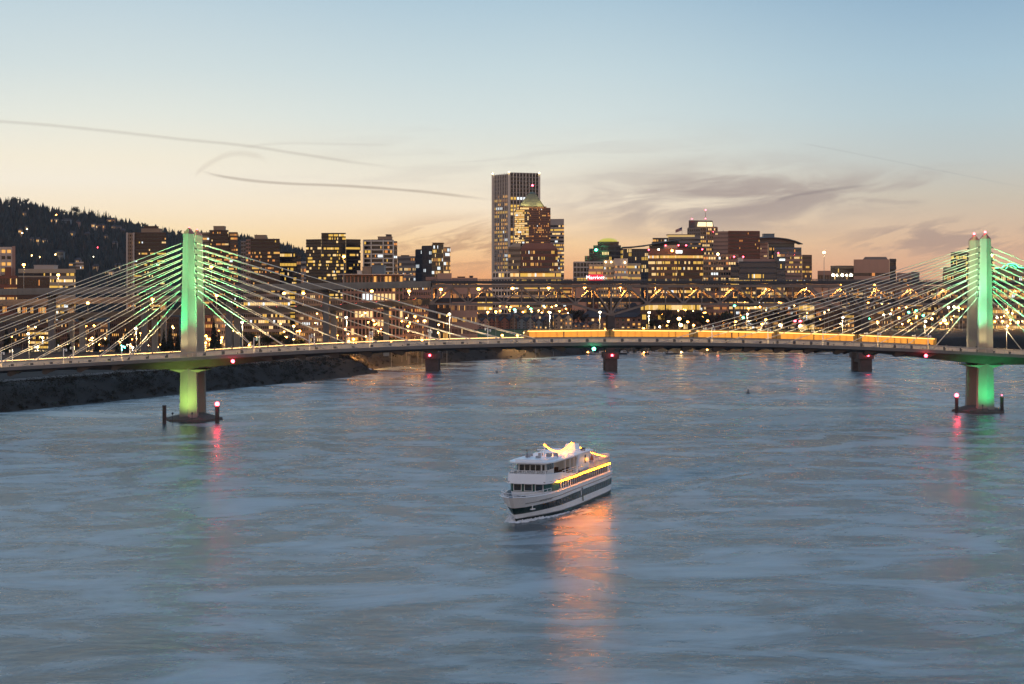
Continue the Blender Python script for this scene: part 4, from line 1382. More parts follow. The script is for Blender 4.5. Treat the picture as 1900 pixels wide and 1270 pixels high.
vol(b, 1700, [(955, 9), (973, 6), (981, 5)], 389, 'tan', ybase=452, floors=16, bays=[5, 3], wh=0.75, ww=0.8, p=0.85, row=0.9, lits=[3, 0, 3, 1], relief=None,
    prob_fn=lambda i, f, n: 0.92 if f > 3 and i == 0 else 0.4)
vol(b, 1700, [(981.3, 4.6), (1013, 4.6), (1021.5, 7)], 386.5, 'brick', ybase=452, floors=17, bays=[9, 3], wh=0.55, ww=0.62, p=0.26, row=0.35, lits=[0, 4, 2], relief=None, glass='grey')
vol(b, 1700, [(960, 9.5), (1014, 9.5)], 383.5, 'brick', ybase=389, floors=1, bays=12, wh=0.6, ww=0.7, p=0.5, lits=[3], roof=False, depth=12)
M_PYR = mat('pyramid_copper', (0.20, 0.20, 0.13), 0.4, 0.15, 0.4)
mb = MB()
mb.prism([(PX(963, 1708), 1708), (PX(1010, 1708), 1708), (PX(1010, 1727), 1727), (PX(963, 1727), 1727)], PZ(383.3, 1708), PZ(359.5, 1708),
         top=[(PX(979.5, 1714), 1714), (PX(994.5, 1714), 1714), (PX(994.5, 1721), 1721), (PX(979.5, 1721), 1721)])
mb.build('pyramid_roof', M_PYR, b)
mb = MB()
mb.prism([(PX(979.3, 1713.8), 1713.8), (PX(994.7, 1713.8), 1713.8), (PX(994.7, 1721), 1721.2), (PX(979.3, 1721), 1721.2)], PZ(359.3, 1708), PZ(355.5, 1708), top=[(PX(984, 1716), 1716), (PX(990, 1716), 1716), (PX(990, 1719), 1719), (PX(984, 1719), 1719)])
mb.build('pyramid_cap', WL['copper'], b)
antenna(b, 1717, 988, 346, 356, 0.35)
beacon('warning_light', 'red light on the spire of the stepped brick tower', P(988, 344.5, 1717), M_RED, 0, (1, 0, 0), 1.0)
pl = point_light('crown_glow', P(975, 379, 1704), 2600, (1.0, 0.82, 0.36), b, 1.0)
pl = point_light('crown_glow', P(1000, 379, 1704), 2600, (1.0, 0.82, 0.36), b, 1.0)
b = bldg('office_tower', 'slim pale tower striped with lit floors right of the stepped brick tower', 'building', 1035, 1850)
vol(b, 1850, [(1018, 3), (1046.5, 0)], 407.5, 'pale', floors=28, bays=9, wh=0.45, ww=0.92, p=0.5, row=0.4, lits=[1, 3, 0], top_gap=5)
b = bldg('office_block', 'white concrete office with wide lit floors at the foot of the tall towers', 'building', 978, 1440)
vol(b, 1440, [(914, 1), (946.5, 0)], 505.5, 'white', floors=11, bays=6, wh=0.62, ww=0.86, p=0.06, relief='grid')
vol(b, 1440, [(947, -1), (1041, -1)], 505, 'cream', floors=11, bays=22, wh=0.55, ww=0.9, p=0.5, row=0.5, lits=[1, 1, 3, 0], prob_fn=lambda i, f, n: [0.1, 0.2, 0.1, 0.55, 0.15, 0.3, 0.62, 0.12, 0.9, 0.25, 0.92][f % 11])
mb = MB(); mb.box(PX(963, 1436), PX(1020, 1436), 1436, 1438.6, PZ(504.4, 1436), PZ(497.5, 1436)); mb.build('glass_canopy', GL['blue'], b)
b = bldg('apartment_tower', 'brown block of amber windows seen through the truss below the striped tower', 'building', 1052, 1425)
vol(b, 1425, [(1041.5, 0), (1061, 0)], 521, 'brown', floors=13, bays=6, wh=0.5, ww=0.6, p=0.6, lits=[0, 4, 1], relief=None)
b = bldg('warehouse', 'blank pale wall seen through the truss left of the red hotel sign', 'building', 1075, 1422)
vol(b, 1422, [(1061.4, 1), (1088, 1)], 527, 'pink')
# --- around the domed building
b = bldg('office_block', 'pale office with a square grid front left of the dome', 'building', 1100, 1480)
vol(b, 1480, [(1064, 0), (1120, 0)], 487, 'pale', floors=15, bays=9, wh=0.72, ww=0.84, p=0.12, lits=[0, 1], relief='grid', fin=0.25)
b = bldg('hotel', 'cream hotel block with rows of lit windows carrying the red sign', 'building', 1145, 1300)
vol(b, 1440, [(1092, 0), (1119, 0)], 492, 'cream', floors=14, bays=10, wh=0.42, ww=0.62, p=0.55, row=0.7, lits=[0, 4, 1], relief=None)
vol(b, 1440, [(1119.3, -1), (1139, -1)], 484, 'cream', floors=14, bays=7, wh=0.42, ww=0.62, p=0.55, row=0.7, lits=[0, 4, 1], relief=None, top_gap=4)
vol(b, 1440, [(1139.2, -2), (1165, -2)], 481.5, 'pale', floors=14, bays=9, wh=0.42, ww=0.62, p=0.5, row=0.7, lits=[0, 4, 1], relief=None, top_gap=4)
vol(b, 1440, [(1165.3, 0), (1189, 0)], 490.5, 'cream', floors=13, bays=8, wh=0.42, ww=0.7, p=0.35, row=0.6, lits=[0, 1], relief=None)
rooflights(b, 1437, [(1124, 486.5), (1134, 486.5), (1159.5, 487.5)], mat('facade_floodlamp', (0.9, 0.8, 0.6), 0.4, 0, emit=(1, 0.72, 0.36), strength=7), 0.85)
b = bldg('office_tower', 'stepped dark office with a glowing yellow dome', 'building', 1128, 1650)
vol(b, 1650, [(1085, 4), (1160, 4)], 477, 'tan', floors=14, bays=16, wh=0.5, ww=0.6, p=0.12)
vol(b, 1650, [(1093, 2), (1156, 2)], 463, 'dgrey', floors=17, bays=14, wh=0.6, ww=0.6, p=0.14, lits=[1, 3])
vol(b, 1650, [(1101, 0.5), (1130, -2), (1152, 0.5)], 457, 'dgrey', floors=18, bays=[6, 5], wh=0.6, ww=0.6, p=0.14, lits=[1, 3, 4])
vol(b, 1650, [(1109, 2), (1116, 0), (1142, 0), (1148, 2)], 450.5, 'brown', ybase=460, floors=1, bays=[2, 7, 2], p=0.05)
mb = MB()
c = P(1128.5, 450, 1660)
rr_ = 9.2
for i in range(5):
    a0, a1 = i * math.pi / 10, (i + 1) * math.pi / 10
    r0, r1 = rr_ * math.cos(a0) , max(0.05, rr_ * math.cos(a1))
    p0 = [(c.x + r0 * math.cos(t * math.pi / 8), c.y + r0 * math.sin(t * math.pi / 8)) for t in range(16)]
    p1 = [(c.x + r1 * math.cos(t * math.pi / 8), c.y + r1 * math.sin(t * math.pi / 8)) for t in range(16)]
    mb.prism(p0, c.z + 4.0 * math.sin(a0), c.z + 4.0 * math.sin(a1), top=p1)
mb.build('dome', mat('dome_lit_glass', (0.4, 0.36, 0.08), 0.4, 0.1, 0.5, emit=(0.62, 0.52, 0.06), strength=0.75), b)
b2 = P(1106, 464, 1645)
beacon('rooftop_light', 'bright green light on the stepped office below the dome', b2, M_GREEN, 4000, (0.1, 1, 0.4), 1.1)
b = bldg('courthouse', 'dark glass courthouse whose thin roof sweeps up to the right', 'building', 1205, 1600)
vol(b, 1600, [(1157, 0), (1205, 0)], 462, 'navy', floors=22, bays=16, glass='blue', wh=0.8, ww=0.75, p=0.06, relief='fin', roof=False, lits=[1, 3])
vol(b, 1600, [(1205.3, 1), (1262, 1)], 456, 'navy', floors=22, bays=16, glass='blue', wh=0.8, ww=0.75, p=0.10, relief='fin', roof=False, lits=[1, 3])
mb = MB()
prof = [(1154, 458.6), (1175, 457.6), (1200, 454.5), (1225, 450), (1245, 446.5), (1262, 443.5)]
for (xa, ya), (xb, yb) in zip(prof, prof[1:]):
    za, zb = PZ(ya, 1598), PZ(yb, 1598)
    mb.add([(PX(xa, 1598), 1594, za), (PX(xb, 1598), 1594, zb), (PX(xb, 1598), 1622, zb), (PX(xa, 1598), 1622, za),
            (PX(xa, 1598), 1594, za - 0.7), (PX(xb, 1598), 1594, zb - 0.9), (PX(xb, 1598), 1622, zb - 0.9), (PX(xa, 1598), 1622, za - 0.7)],
           [(0, 1, 2, 3), (7, 6, 5, 4), (4, 5, 1, 0), (2, 6, 7, 3), (3, 7, 4, 0), (1, 5, 6, 2)])
mb.build('swept_roof', WL['steelblue'], b)
mb = MB()
mb.box(PX(1212, 1603), PX(1260, 1603), 1602.6, 1620, PZ(455.8, 1603), PZ(448.5, 1603)); mb.build('upper_storey', WL['dgrey'], b)
b = bldg('office_tower', 'grey tower with a flat lit cornice behind the dark brick block', 'building', 1260, 1750)
vol(b, 1750, [(1211, 3), (1240, 2)], 443, 'dgrey', floors=22, bays=9, p=0.1)
vol(b, 1750, [(1240.3, 0), (1300, 0)], 442, 'grey', floors=24, bays=18, wh=0.35, ww=0.9, p=0.12)
mb = MB(); mb.box(PX(1240, 1752), PX(1289, 1752), 1752, 1765, PZ(441.6, 1752), PZ(436.5, 1752)); mb.build('lit_cornice', mat('cornice_lit', (0.45, 0.36, 0.2), 0.7, 0.2, 0.4, emit=(1.0, 0.66, 0.24), strength=0.55), b)  # lamplight on the cornice put in as its own emission
mb = MB(); mb.box(PX(1238, 1751), PX(1290, 1751), 1750.5, 1766, PZ(436.2, 1752), PZ(435.2, 1752)); mb.build('roof_slab', WL['tan'], b)
b = bldg('office_tower', 'tower with a slanted glowing crown and a mast on top', 'skyscraper', 1304, 1800)
vol(b, 1800, [(1276, 4), (1299, 0)], 424, 'grey', floors=26, bays=6, wh=0.45, ww=0.6, p=0.12, relief='grid')
vol(b, 1800, [(1299.3, 0), (1331, 3)], 422, 'tan', floors=26, bays=9, wh=0.5, ww=0.7, p=0.42, lits=[3, 0, 1], row=0.6, relief='fin')
mb = MB()
ax = [(1278, 2), (1290, 0), (1325, 3)]
q = [(PX(x, 1800 + d), 1801 + d) for x, d in ax] + [(PX(1325, 1822), 1822), (PX(1278, 1822), 1822)]
mb.prism(q, PZ(422, 1800), PZ(409, 1800), top=[(PX(1278, 1803), 1803), (PX(1288, 1803), 1803), (PX(1322, 1806), 1808), (PX(1322, 1820), 1820), (PX(1278, 1822), 1820)])
mb.build('crown', WL['dgrey'], b)
mb = MB()
mb.add([(PX(1294, 1799), 1798.6, PZ(420.5, 1800)), (PX(1323, 1799), 1801, PZ(420.5, 1800)), (PX(1322, 1799), 1801.5, PZ(412.5, 1800)), (PX(1296, 1799), 1799.5, PZ(412.5, 1800)),
        (PX(1294, 1799), 1802, PZ(420.5, 1800)), (PX(1323, 1799), 1804, PZ(420.5, 1800)), (PX(1322, 1799), 1806, PZ(412.5, 1800)), (PX(1296, 1799), 1804, PZ(412.5, 1800))],
       [(0, 1, 2, 3), (0, 4, 5, 1), (1, 5, 6, 2), (2, 6, 7, 3), (3, 7, 4, 0)])
mb.build('crown_window', mat('crown_window_lit', (0.5, 0.45, 0.3), 0.3, 0, emit=(1.0, 0.80, 0.42), strength=1.5), b)
antenna(b, 1803, 1309, 392, 409, 0.3)
mb = MB(); mb.box(PX(1310.3, 1798), PX(1311.0, 1798), 1797.6, 1800, PZ(640, 1800), PZ(411.5, 1800)); mb.build('centre_rib', WL['pale'], b)
rooflights(b, 1800, [(1284, 406.5), (1309, 406), (1324, 430.5)], M_RED, 0.5, 'red_roof_light')
rooflights(b, 1803, [(1309.5, 390)], M_RED, 0.6, 'mast_light')
b = bldg('office_tower', 'plain reddish brick slab with a fine window grid and flat top', 'building', 1367, 1650)
vol(b, 1650, [(1324, 6), (1351, 0)], 430.5, 'rose', floors=26, bays=9, wh=0.4, ww=0.5, p=0.02, relief=None, glass='grey')
vol(b, 1650, [(1351.3, 0), (1409.5, 3)], 430, 'brick', floors=28, bays=26, wh=0.5, ww=0.5, p=0.03, relief='grid', fin=0.15, glass='grey', lits=[4, 0])
antenna(b, 1652, 1342, 427, 430, 0.25)
b = bldg('office_tower', 'stepped tower under a broad arched roof with overhanging eaves', 'building', 1440, 1700)
vol(b, 1700, [(1395, 3), (1425, 0)], 451, 'pink', floors=24, bays=8, wh=0.4, ww=0.5, p=0.06, relief=None, lits=[3, 1])
vol(b, 1700, [(1425.4, 0), (1474, 2)], 452, 'dgrey', floors=24, bays=12, wh=0.7, ww=0.7, p=0.2, lits=[4, 0], glass='teal')
vol(b, 1700, [(1436, -4), (1462, -4)], 461.5, 'steelblue', floors=18, bays=7, p=0.06, glass='teal')
vol(b, 1700, [(1462.3, -5), (1487, -5)], 461.5, 'steelblue', floors=18, bays=6, p=0.04, glass='teal')
mb = MB()
prof = [(1393, 445.5), (1400, 442.5), (1412, 440.8), (1428, 440.2), (1446, 441.2), (1462, 443.3), (1476, 447), (1489, 452.5)]
for (xa, ya), (xb, yb) in zip(prof, prof[1:]):
    za, zb = PZ(ya, 1698), PZ(yb, 1698)
    mb.add([(PX(xa, 1698), 1696, za), (PX(xb, 1698), 1696, zb), (PX(xb, 1698), 1724, zb + 1.4), (PX(xa, 1698), 1724, za + 1.4),
            (PX(xa, 1698), 1696, za - 0.8), (PX(xb, 1698), 1696, zb - 0.8), (PX(xb, 1698), 1724, zb), (PX(xa, 1698), 1724, za)],
           [(0, 1, 2, 3), (7, 6, 5, 4), (4, 5, 1, 0), (2, 6, 7, 3), (3, 7, 4, 0), (1, 5, 6, 2)])
mb.build('arched_roof', WL['steelblue'], b)
mb = MB()
for (xa, ya), (xb, yb) in zip(prof[1:-1], prof[2:-1]):
    mb.add([(PX(xa, 1701), 1700.5, PZ(452, 1701)), (PX(xb, 1701), 1700.5, PZ(452, 1701)), (PX(xb, 1701), 1700.5, PZ(yb + 1.4, 1701)), (PX(xa, 1701), 1700.5, PZ(ya + 1.4, 1701)),
            (PX(xa, 1701), 1715, PZ(452, 1701)), (PX(xb, 1701), 1715, PZ(452, 1701)), (PX(xb, 1701), 1715, PZ(yb + 1.4, 1701)), (PX(xa, 1701), 1715, PZ(ya + 1.4, 1701))],
           [(0, 1, 2, 3), (7, 6, 5, 4), (3, 2, 6, 7), (0, 4, 5, 1), (1, 5, 6, 2), (3, 7, 4, 0)])
mb.build('gable_wall', WL['grey'], b)
box_on(b, 1700, 1417, 1437, 434.5, 441, 'steelblue', 8)
rooflights(b, 1690, [(1444, 470), (1474, 474)], M_RED, 0.6, 'red_roof_light')
# --- front row, centre right
b = bldg('office_block', 'dark brown brick office with long bands of yellow lit windows and a white sign', 'building', 1254, 1350)
dbp = lambda i, f, n: [0.2, 0.2, 0.15, 0.6, 0.1, 0.55, 0.2, 0.25, 0.75, 0.72, 0.22, 0.12, 0.28, 0.42, 0.9][f % 15]
vol(b, 1350, [(1203, 4), (1256, 0)], 463, 'brown', floors=15, bays=18, wh=0.45, ww=0.82, lits=[1, 1, 0, 3], prob_fn=dbp, relief=None, top_gap=3.5)
vol(b, 1350, [(1256.3, 0), (1304.5, 2)], 463, 'dbrown', floors=15, bays=17, wh=0.45, ww=0.85, lits=[1, 1, 0, 3], prob_fn=dbp, relief=None, top_gap=3.5)
box_on(b, 1350, 1234, 1268, 456, 463, 'cream', 6)
box_on(b, 1350, 1258, 1275, 455.5, 463, 'black', 5)
rooflights(b, 1348, [(1204, 464), (1235, 456), (1259, 455.5), (1273, 455.5), (1303, 463)], M_RED, 0.55, 'red_roof_light')
rooflights(b, 1346, [(1222, 463.5)], M_COOL, 0.7)
rooflights(b, 1346, [(1247, 465.5)], M_ORANGE, 0.9)
b = bldg('office_block', 'pale grid-front office between the dark brown brick office and the blue glass block', 'building', 1337, 1420)
vol(b, 1420, [(1305, 1), (1370, 1)], 474.5, 'tan', floors=16, bays=14, wh=0.45, ww=0.7, p=0.22, lits=[0, 3, 4], relief='grid', fin=0.15)
rooflights(b, 1410, [(1332, 472)], M_WARM, 1.0)
rooflights(b, 1410, [(1362, 477), (1379, 477)], M_RED, 0.6, 'red_roof_light')
b = bldg('glass_block', 'dark blue glass office with a step at left and a small white sign', 'building', 1412, 1380)
bgp = lambda i, f, n: [0.5, 0.5, 0.4, 0.8, 0.85, 0.9, 0.25, 0.6, 0.75, 0.7, 0.85, 0.1, 0.03, 0.0][f % 14]
vol(b, 1380, [(1356, 3), (1371, 1)], 493, 'navy', floors=13, bays=6, glass='blue', wh=0.6, ww=0.9, lits=[1, 3], prob_fn=bgp, relief=None)
vol(b, 1380, [(1371.3, 0), (1441, 0)], 487, 'navy', floors=14, bays=22, glass='blue', wh=0.7, ww=0.92, lits=[1, 1, 3, 0], prob_fn=bgp, relief=None)
vol(b, 1380, [(1441.3, -1), (1457, -1)], 478, 'navy', floors=14, bays=4, glass='blue', wh=0.7, ww=0.92, lits=[1, 3], p=0.06, relief=None)
mb = MB(); mb.box(PX(1369, 1384), PX(1438, 1384), 1384, 1396, PZ(487, 1384), PZ(481, 1384)); mb.build('roof_screen', WL['rose'], b)
box_on(b, 1380, 1370, 1379, 479.5, 487, 'white', 2, 5)
b = bldg('office_block', 'pale pink office with small square windows right of the arched-roof tower', 'building', 1475, 1450)
vol(b, 1450, [(1457.3, 1), (1488, -1)], 474.5, 'rose', floors=18, bays=9, wh=0.42, ww=0.7, p=0.3, lits=[0, 1, 3], relief=None)
vol(b, 1450, [(1488.3, -1), (1506.5, 3)], 474.5, 'brown', floors=18, bays=6, wh=0.42, ww=0.7, p=0.2, lits=[0, 1], relief=None)
# --- right
b = bldg('low_hall', 'small pale flat block at the foot of the tall lamp mast', 'building', 1530, 1480)
vol(b, 1480, [(1517, 0), (1542, 0)], 506.5, 'pink', floors=6, bays=5, p=0.1)
b = bldg('office_block', 'low dark block with one bright strip of lamps left of the pale slab', 'building', 1564, 1520)
vol(b, 1520, [(1541, 0), (1584, 0)], 496, 'dgrey', floors=10, bays=10, p=0.1)
box_on(b, 1520, 1552, 1580, 494, 496, 'steelblue')
for i, q in enumerate((1546, 1553, 1563, 1571, 1579)):
    mb = MB(); mb.ball(P(q, 511, 1512), 0.9 if i % 2 else 1.3, 6, 4); mb.build('strip_lamp', M_COOL, b)
b = bldg('office_tower', 'wide pale slab with a blank upper wall and a boxed roof near the right pylon', 'building', 1622, 1500)
vol(b, 1500, [(1584, 3), (1614, 0), (1650, 0)], 483, 'pink', floors=9, bays=[8, 10], wh=0.42, ww=0.9, p=0.14, relief=None, top_gap=9)
vol(b, 1500, [(1650.4, 0), (1662.5, 5)], 483, 'dgrey', floors=10, bays=4, p=0.05, glass='dark')
mb = MB()
mb.prism([(PX(1600, 1506), 1506), (PX(1648, 1506), 1506), (PX(1648, 1522), 1522), (PX(1600, 1522), 1522)], PZ(482.8, 1506), PZ(477, 1506),
         top=[(PX(1605, 1506), 1506), (PX(1644, 1506), 1506), (PX(1644, 1522), 1520), (PX(1605, 1522), 1520)])
mb.build('roof_box', WL['grey'], b)
b = bldg('hillside_blocks', 'small low grey roofs just above the truss bridge right of the pale slab', 'building', 1690, 1600)
vol(b, 1600, [(1664, 0), (1690, 0)], 512, 'rose', floors=4, bays=6, p=0.2)
vol(b, 1600, [(1690.4, -2), (1706, -2)], 510, 'grey', floors=4, bays=4, p=0.1)
b = bldg('office_tower', 'dark tower with yellow lit floors directly behind the right pylon', 'building', 1804, 1500)
vol(b, 1500, [(1764, 1), (1798, 0), (1845, 1)], 473, 'slate', floors=15, bays=[9, 13], wh=0.55, ww=0.85, p=0.42, lits=[1, 1, 3], row=0.5, glass='dark')
box_on(b, 1500, 1770, 1796, 469, 473, 'dgrey')
rooflights(b, 1496, [(1840, 473)], M_COOL, 1.3)
b = bldg('brick_block', 'low orange-lit brick block at the foot of the dark tower behind the right pylon', 'building', 1776, 1440)
vol(b, 1440, [(1749, 0), (1846, 0)], 508, 'brick', floors=7, bays=20, wh=0.45, ww=0.6, p=0.45, lits=[1, 0, 4], relief=None)
vol(b, 1440, [(1750, 3), (1775, 3)], 499.5, 'grey', floors=7, bays=6, p=0.2)
b = bldg('theatre_hall', 'hall outlined in green neon at the right edge of the photo', 'building', 1880, 1480)
vol(b, 1480, [(1846.5, 0), (1960, 0)], 503, 'tan', floors=8, bays=22, wh=0.5, ww=0.6, p=0.5, lits=[1, 3, 0], row=0.7, top_gap=3)
mb = MB()
mb.prism([(PX(1846.5, 1481), 1481), (PX(1960, 1481), 1481), (PX(1960, 1500), 1500), (PX(1846.5, 1500), 1500)], PZ(503, 1481) + 0.8, PZ(497.5, 1481))
mb.prism([(PX(1864, 1479), 1479), (PX(1892, 1479), 1479), (PX(1892, 1485), 1485), (PX(1864, 1485), 1485)], PZ(503, 1479) + 0.8, PZ(497, 1479))
mb.prism([(PX(1864, 1479), 1479), (PX(1892, 1479), 1479), (PX(1892, 1485), 1485), (PX(1864, 1485), 1485)], PZ(496.8, 1479), PZ(490.5, 1479),
         top=[(PX(1873, 1479), 1479.3), (PX(1883, 1479), 1479.3), (PX(1883, 1485), 1484.7), (PX(1873, 1485), 1484.7)])
mb.build('parapet_gable', WL['olive'], b)
M_NEON = mat('green_neon', (0.3, 0.9, 0.6), 0.3, 0, emit=(0.10, 1.0, 0.42), strength=3.2, sample=True)
mb = MB()
nz = lambda x, y: P(x, y, 1477.5)
mb.tube([nz(1846, 497.5), nz(1859, 497.5), nz(1863, 493), nz(1873, 489.5), nz(1884, 490.5), nz(1890, 496), nz(1896, 497), nz(1930, 496.5)], 0.42, 6)
mb.tube([nz(1866, 499), nz(1871, 494), nz(1879, 493), nz(1886, 498)], 0.3, 6)
mb.build('neon_tube', M_NEON, b)
# ------------------------------------------------------------------ low city filling the bank behind the viaducts and the truss
def infill(label, x0, x1, ytop, Y, wall, floors, bays, p, **k):
    b = bldg('apartment_block', label, 'building', (x0 + x1) / 2, Y)
    vol(b, Y, [(x0, 0), (x1, 0)], ytop, wall, floors=floors, bays=bays, p=p, wh=k.pop('wh', 0.5), ww=k.pop('ww', 0.5), relief=k.pop('relief', None), lits=k.pop('lits', [0, 4, 2, 0, 3]), **k)
    return b
infill('brown block with a brightly lit shop floor behind the far left cables', 55, 92, 606, 985, 'dbrown', 6, 7, 0.85, lits=[1, 3, 1], ww=0.8)
infill('dark low block behind the cables at the far left edge', -20, 50, 598, 1010, 'dgrey', 6, 12, 0.12)
infill('tan apartments standing behind the columns left of the left pylon', 96, 200, 600, 1015, 'brown', 6, 16, 0.16)
infill('red-brown apartments just left of the left pylon below the lowest viaduct', 204, 332, 590, 1030, 'dbrown', 7, 20, 0.12)
infill('red brick apartments with small lit windows just right of the left pylon', 372, 394, 588, 985, 'brick', 6, 4, 0.5)
infill('pale apartments with two window columns right of the red brick ones', 395, 418, 588, 990, 'cream', 6, 4, 0.4)
infill('wide white hall with a glowing glass storey between the viaducts', 452, 538, 548, 990, 'grey', 10, 12, 0.12, prob_fn=lambda i, f, n: 0.95 if f == 8 else (0.5 if f == 5 else 0.1), lits=[1, 3, 1], ww=0.86)
infill('pale apartments with bay windows below the lowest viaduct, left of the wide ones', 548, 600, 546, 1000, 'tan', 11, 9, 0.28)
infill('wide tan apartments with bay windows below the lowest viaduct', 601, 676, 556, 1015, 'cream', 9, 13, 0.2)
infill('brown apartments with a lit penthouse left of the truss bridge end', 676, 748, 536, 1020, 'brown', 11, 12, 0.22)
infill('rose apartments with tall windows at the truss bridge end', 749, 800, 530, 1035, 'rose', 12, 8, 0.26)
infill('dark terrace with a row of round lamps under the left truss span', 801, 836, 558, 1060, 'dbrown', 5, 8, 0.28)
infill('yellow-lit parking deck seen through the left truss span', 838, 914, 541, 1430, 'tan', 7, 10, 0.9, lits=[1, 3, 1], ww=0.9, wh=0.45)
infill('orange brick block at the far bank left of the gabled houses', 836, 866, 594, 1180, 'brick', 4, 6, 0.35)
infill('brown tower with narrow window columns seen through the truss', 1089, 1110, 528, 1432, 'brick', 16, 6, 0.12)
infill('cream ribbed tower with glowing amber windows seen through the truss', 1110, 1172, 526, 1434, 'cream', 16, 13, 0.62, relief='fin', ww=0.6)
infill('blank pink wall seen through the truss right of the middle pier', 1172, 1188, 528, 1431, 'pink', 0, 2, 0.1)
infill('dark office with four glowing yellow floors behind the middle of the truss', 1189, 1300, 562, 1342, 'dbrown', 4, 24, 0.55, lits=[1, 1, 3], ww=0.85)
infill('orange-lit mid-rise with fine window rows under the truss', 1300, 1352, 545, 1372, 'rose', 8, 14, 0.38, ww=0.55, wh=0.4)
infill('dark office full of yellow windows under the blue glass block', 1353, 1412, 530, 1374, 'dgrey', 11, 15, 0.62, lits=[1, 3, 0], ww=0.8)
infill('tan block full of small yellow windows beside the dark lit office', 1413, 1456, 532, 1373, 'tan', 11, 11, 0.5, lits=[1, 3, 0])
infill('brown block with a few lit windows under the pale pink office', 1457, 1503, 531, 1376, 'brown', 11, 10, 0.26)
infill('square yellow-lit lantern block behind the right-hand cables', 1482, 1511, 563, 1335, 'olive', 4, 6, 0.95, lits=[1, 3], ww=0.8)
infill('broad blank orange wall behind the right truss span', 1505, 1562, 527, 1380, 'pink', 0, 2, 0)
infill('dark hall with a low row of lamps below the blank orange wall', 1512, 1602, 575, 1340, 'dbrown', 4, 18, 0.12)
infill('grey mid-rise with lit corner windows left of the far right truss pier', 1563, 1604, 533, 1330, 'dgrey', 12, 9, 0.35, lits=[0, 1, 3])
infill('brick mid-rise with arched bays right of the far right truss pier', 1606, 1660, 530, 1400, 'brown', 11, 12, 0.3)
infill('pinkish block with a glowing yellow base behind the right cables', 1661, 1712, 528, 1420, 'rose', 12, 11, 0.25, prob_fn=lambda i, f, n: 0.85 if f == 7 else 0.22, lits=[1, 0])
infill('small office with two bright yellow floors left of the right pylon', 1713, 1740, 533, 1390, 'dbrown', 11, 7, 0.45, lits=[1, 3])
infill('dark wide block with scattered lights between cables left of the right pylon', 1741, 1800, 536, 1380, 'dgrey', 10, 15, 0.3)
infill('yellow-lit arcade block right of the right pylon', 1842, 1962, 535, 1370, 'tan', 10, 22, 0.62, lits=[1, 3, 0], ww=0.65, wh=0.6)
infill('low dark sheds below the right cables with few lights', 1560, 1690, 577, 1460, 'dgrey', 4, 22, 0.2)
infill('low brown sheds left of the right pylon at deck height', 1690, 1800, 570, 1480, 'dbrown', 5, 20, 0.25)
infill('long dark shed right of the right pylon at deck height', 1842, 1965, 572, 1490, 'dbrown', 5, 20, 0.22)

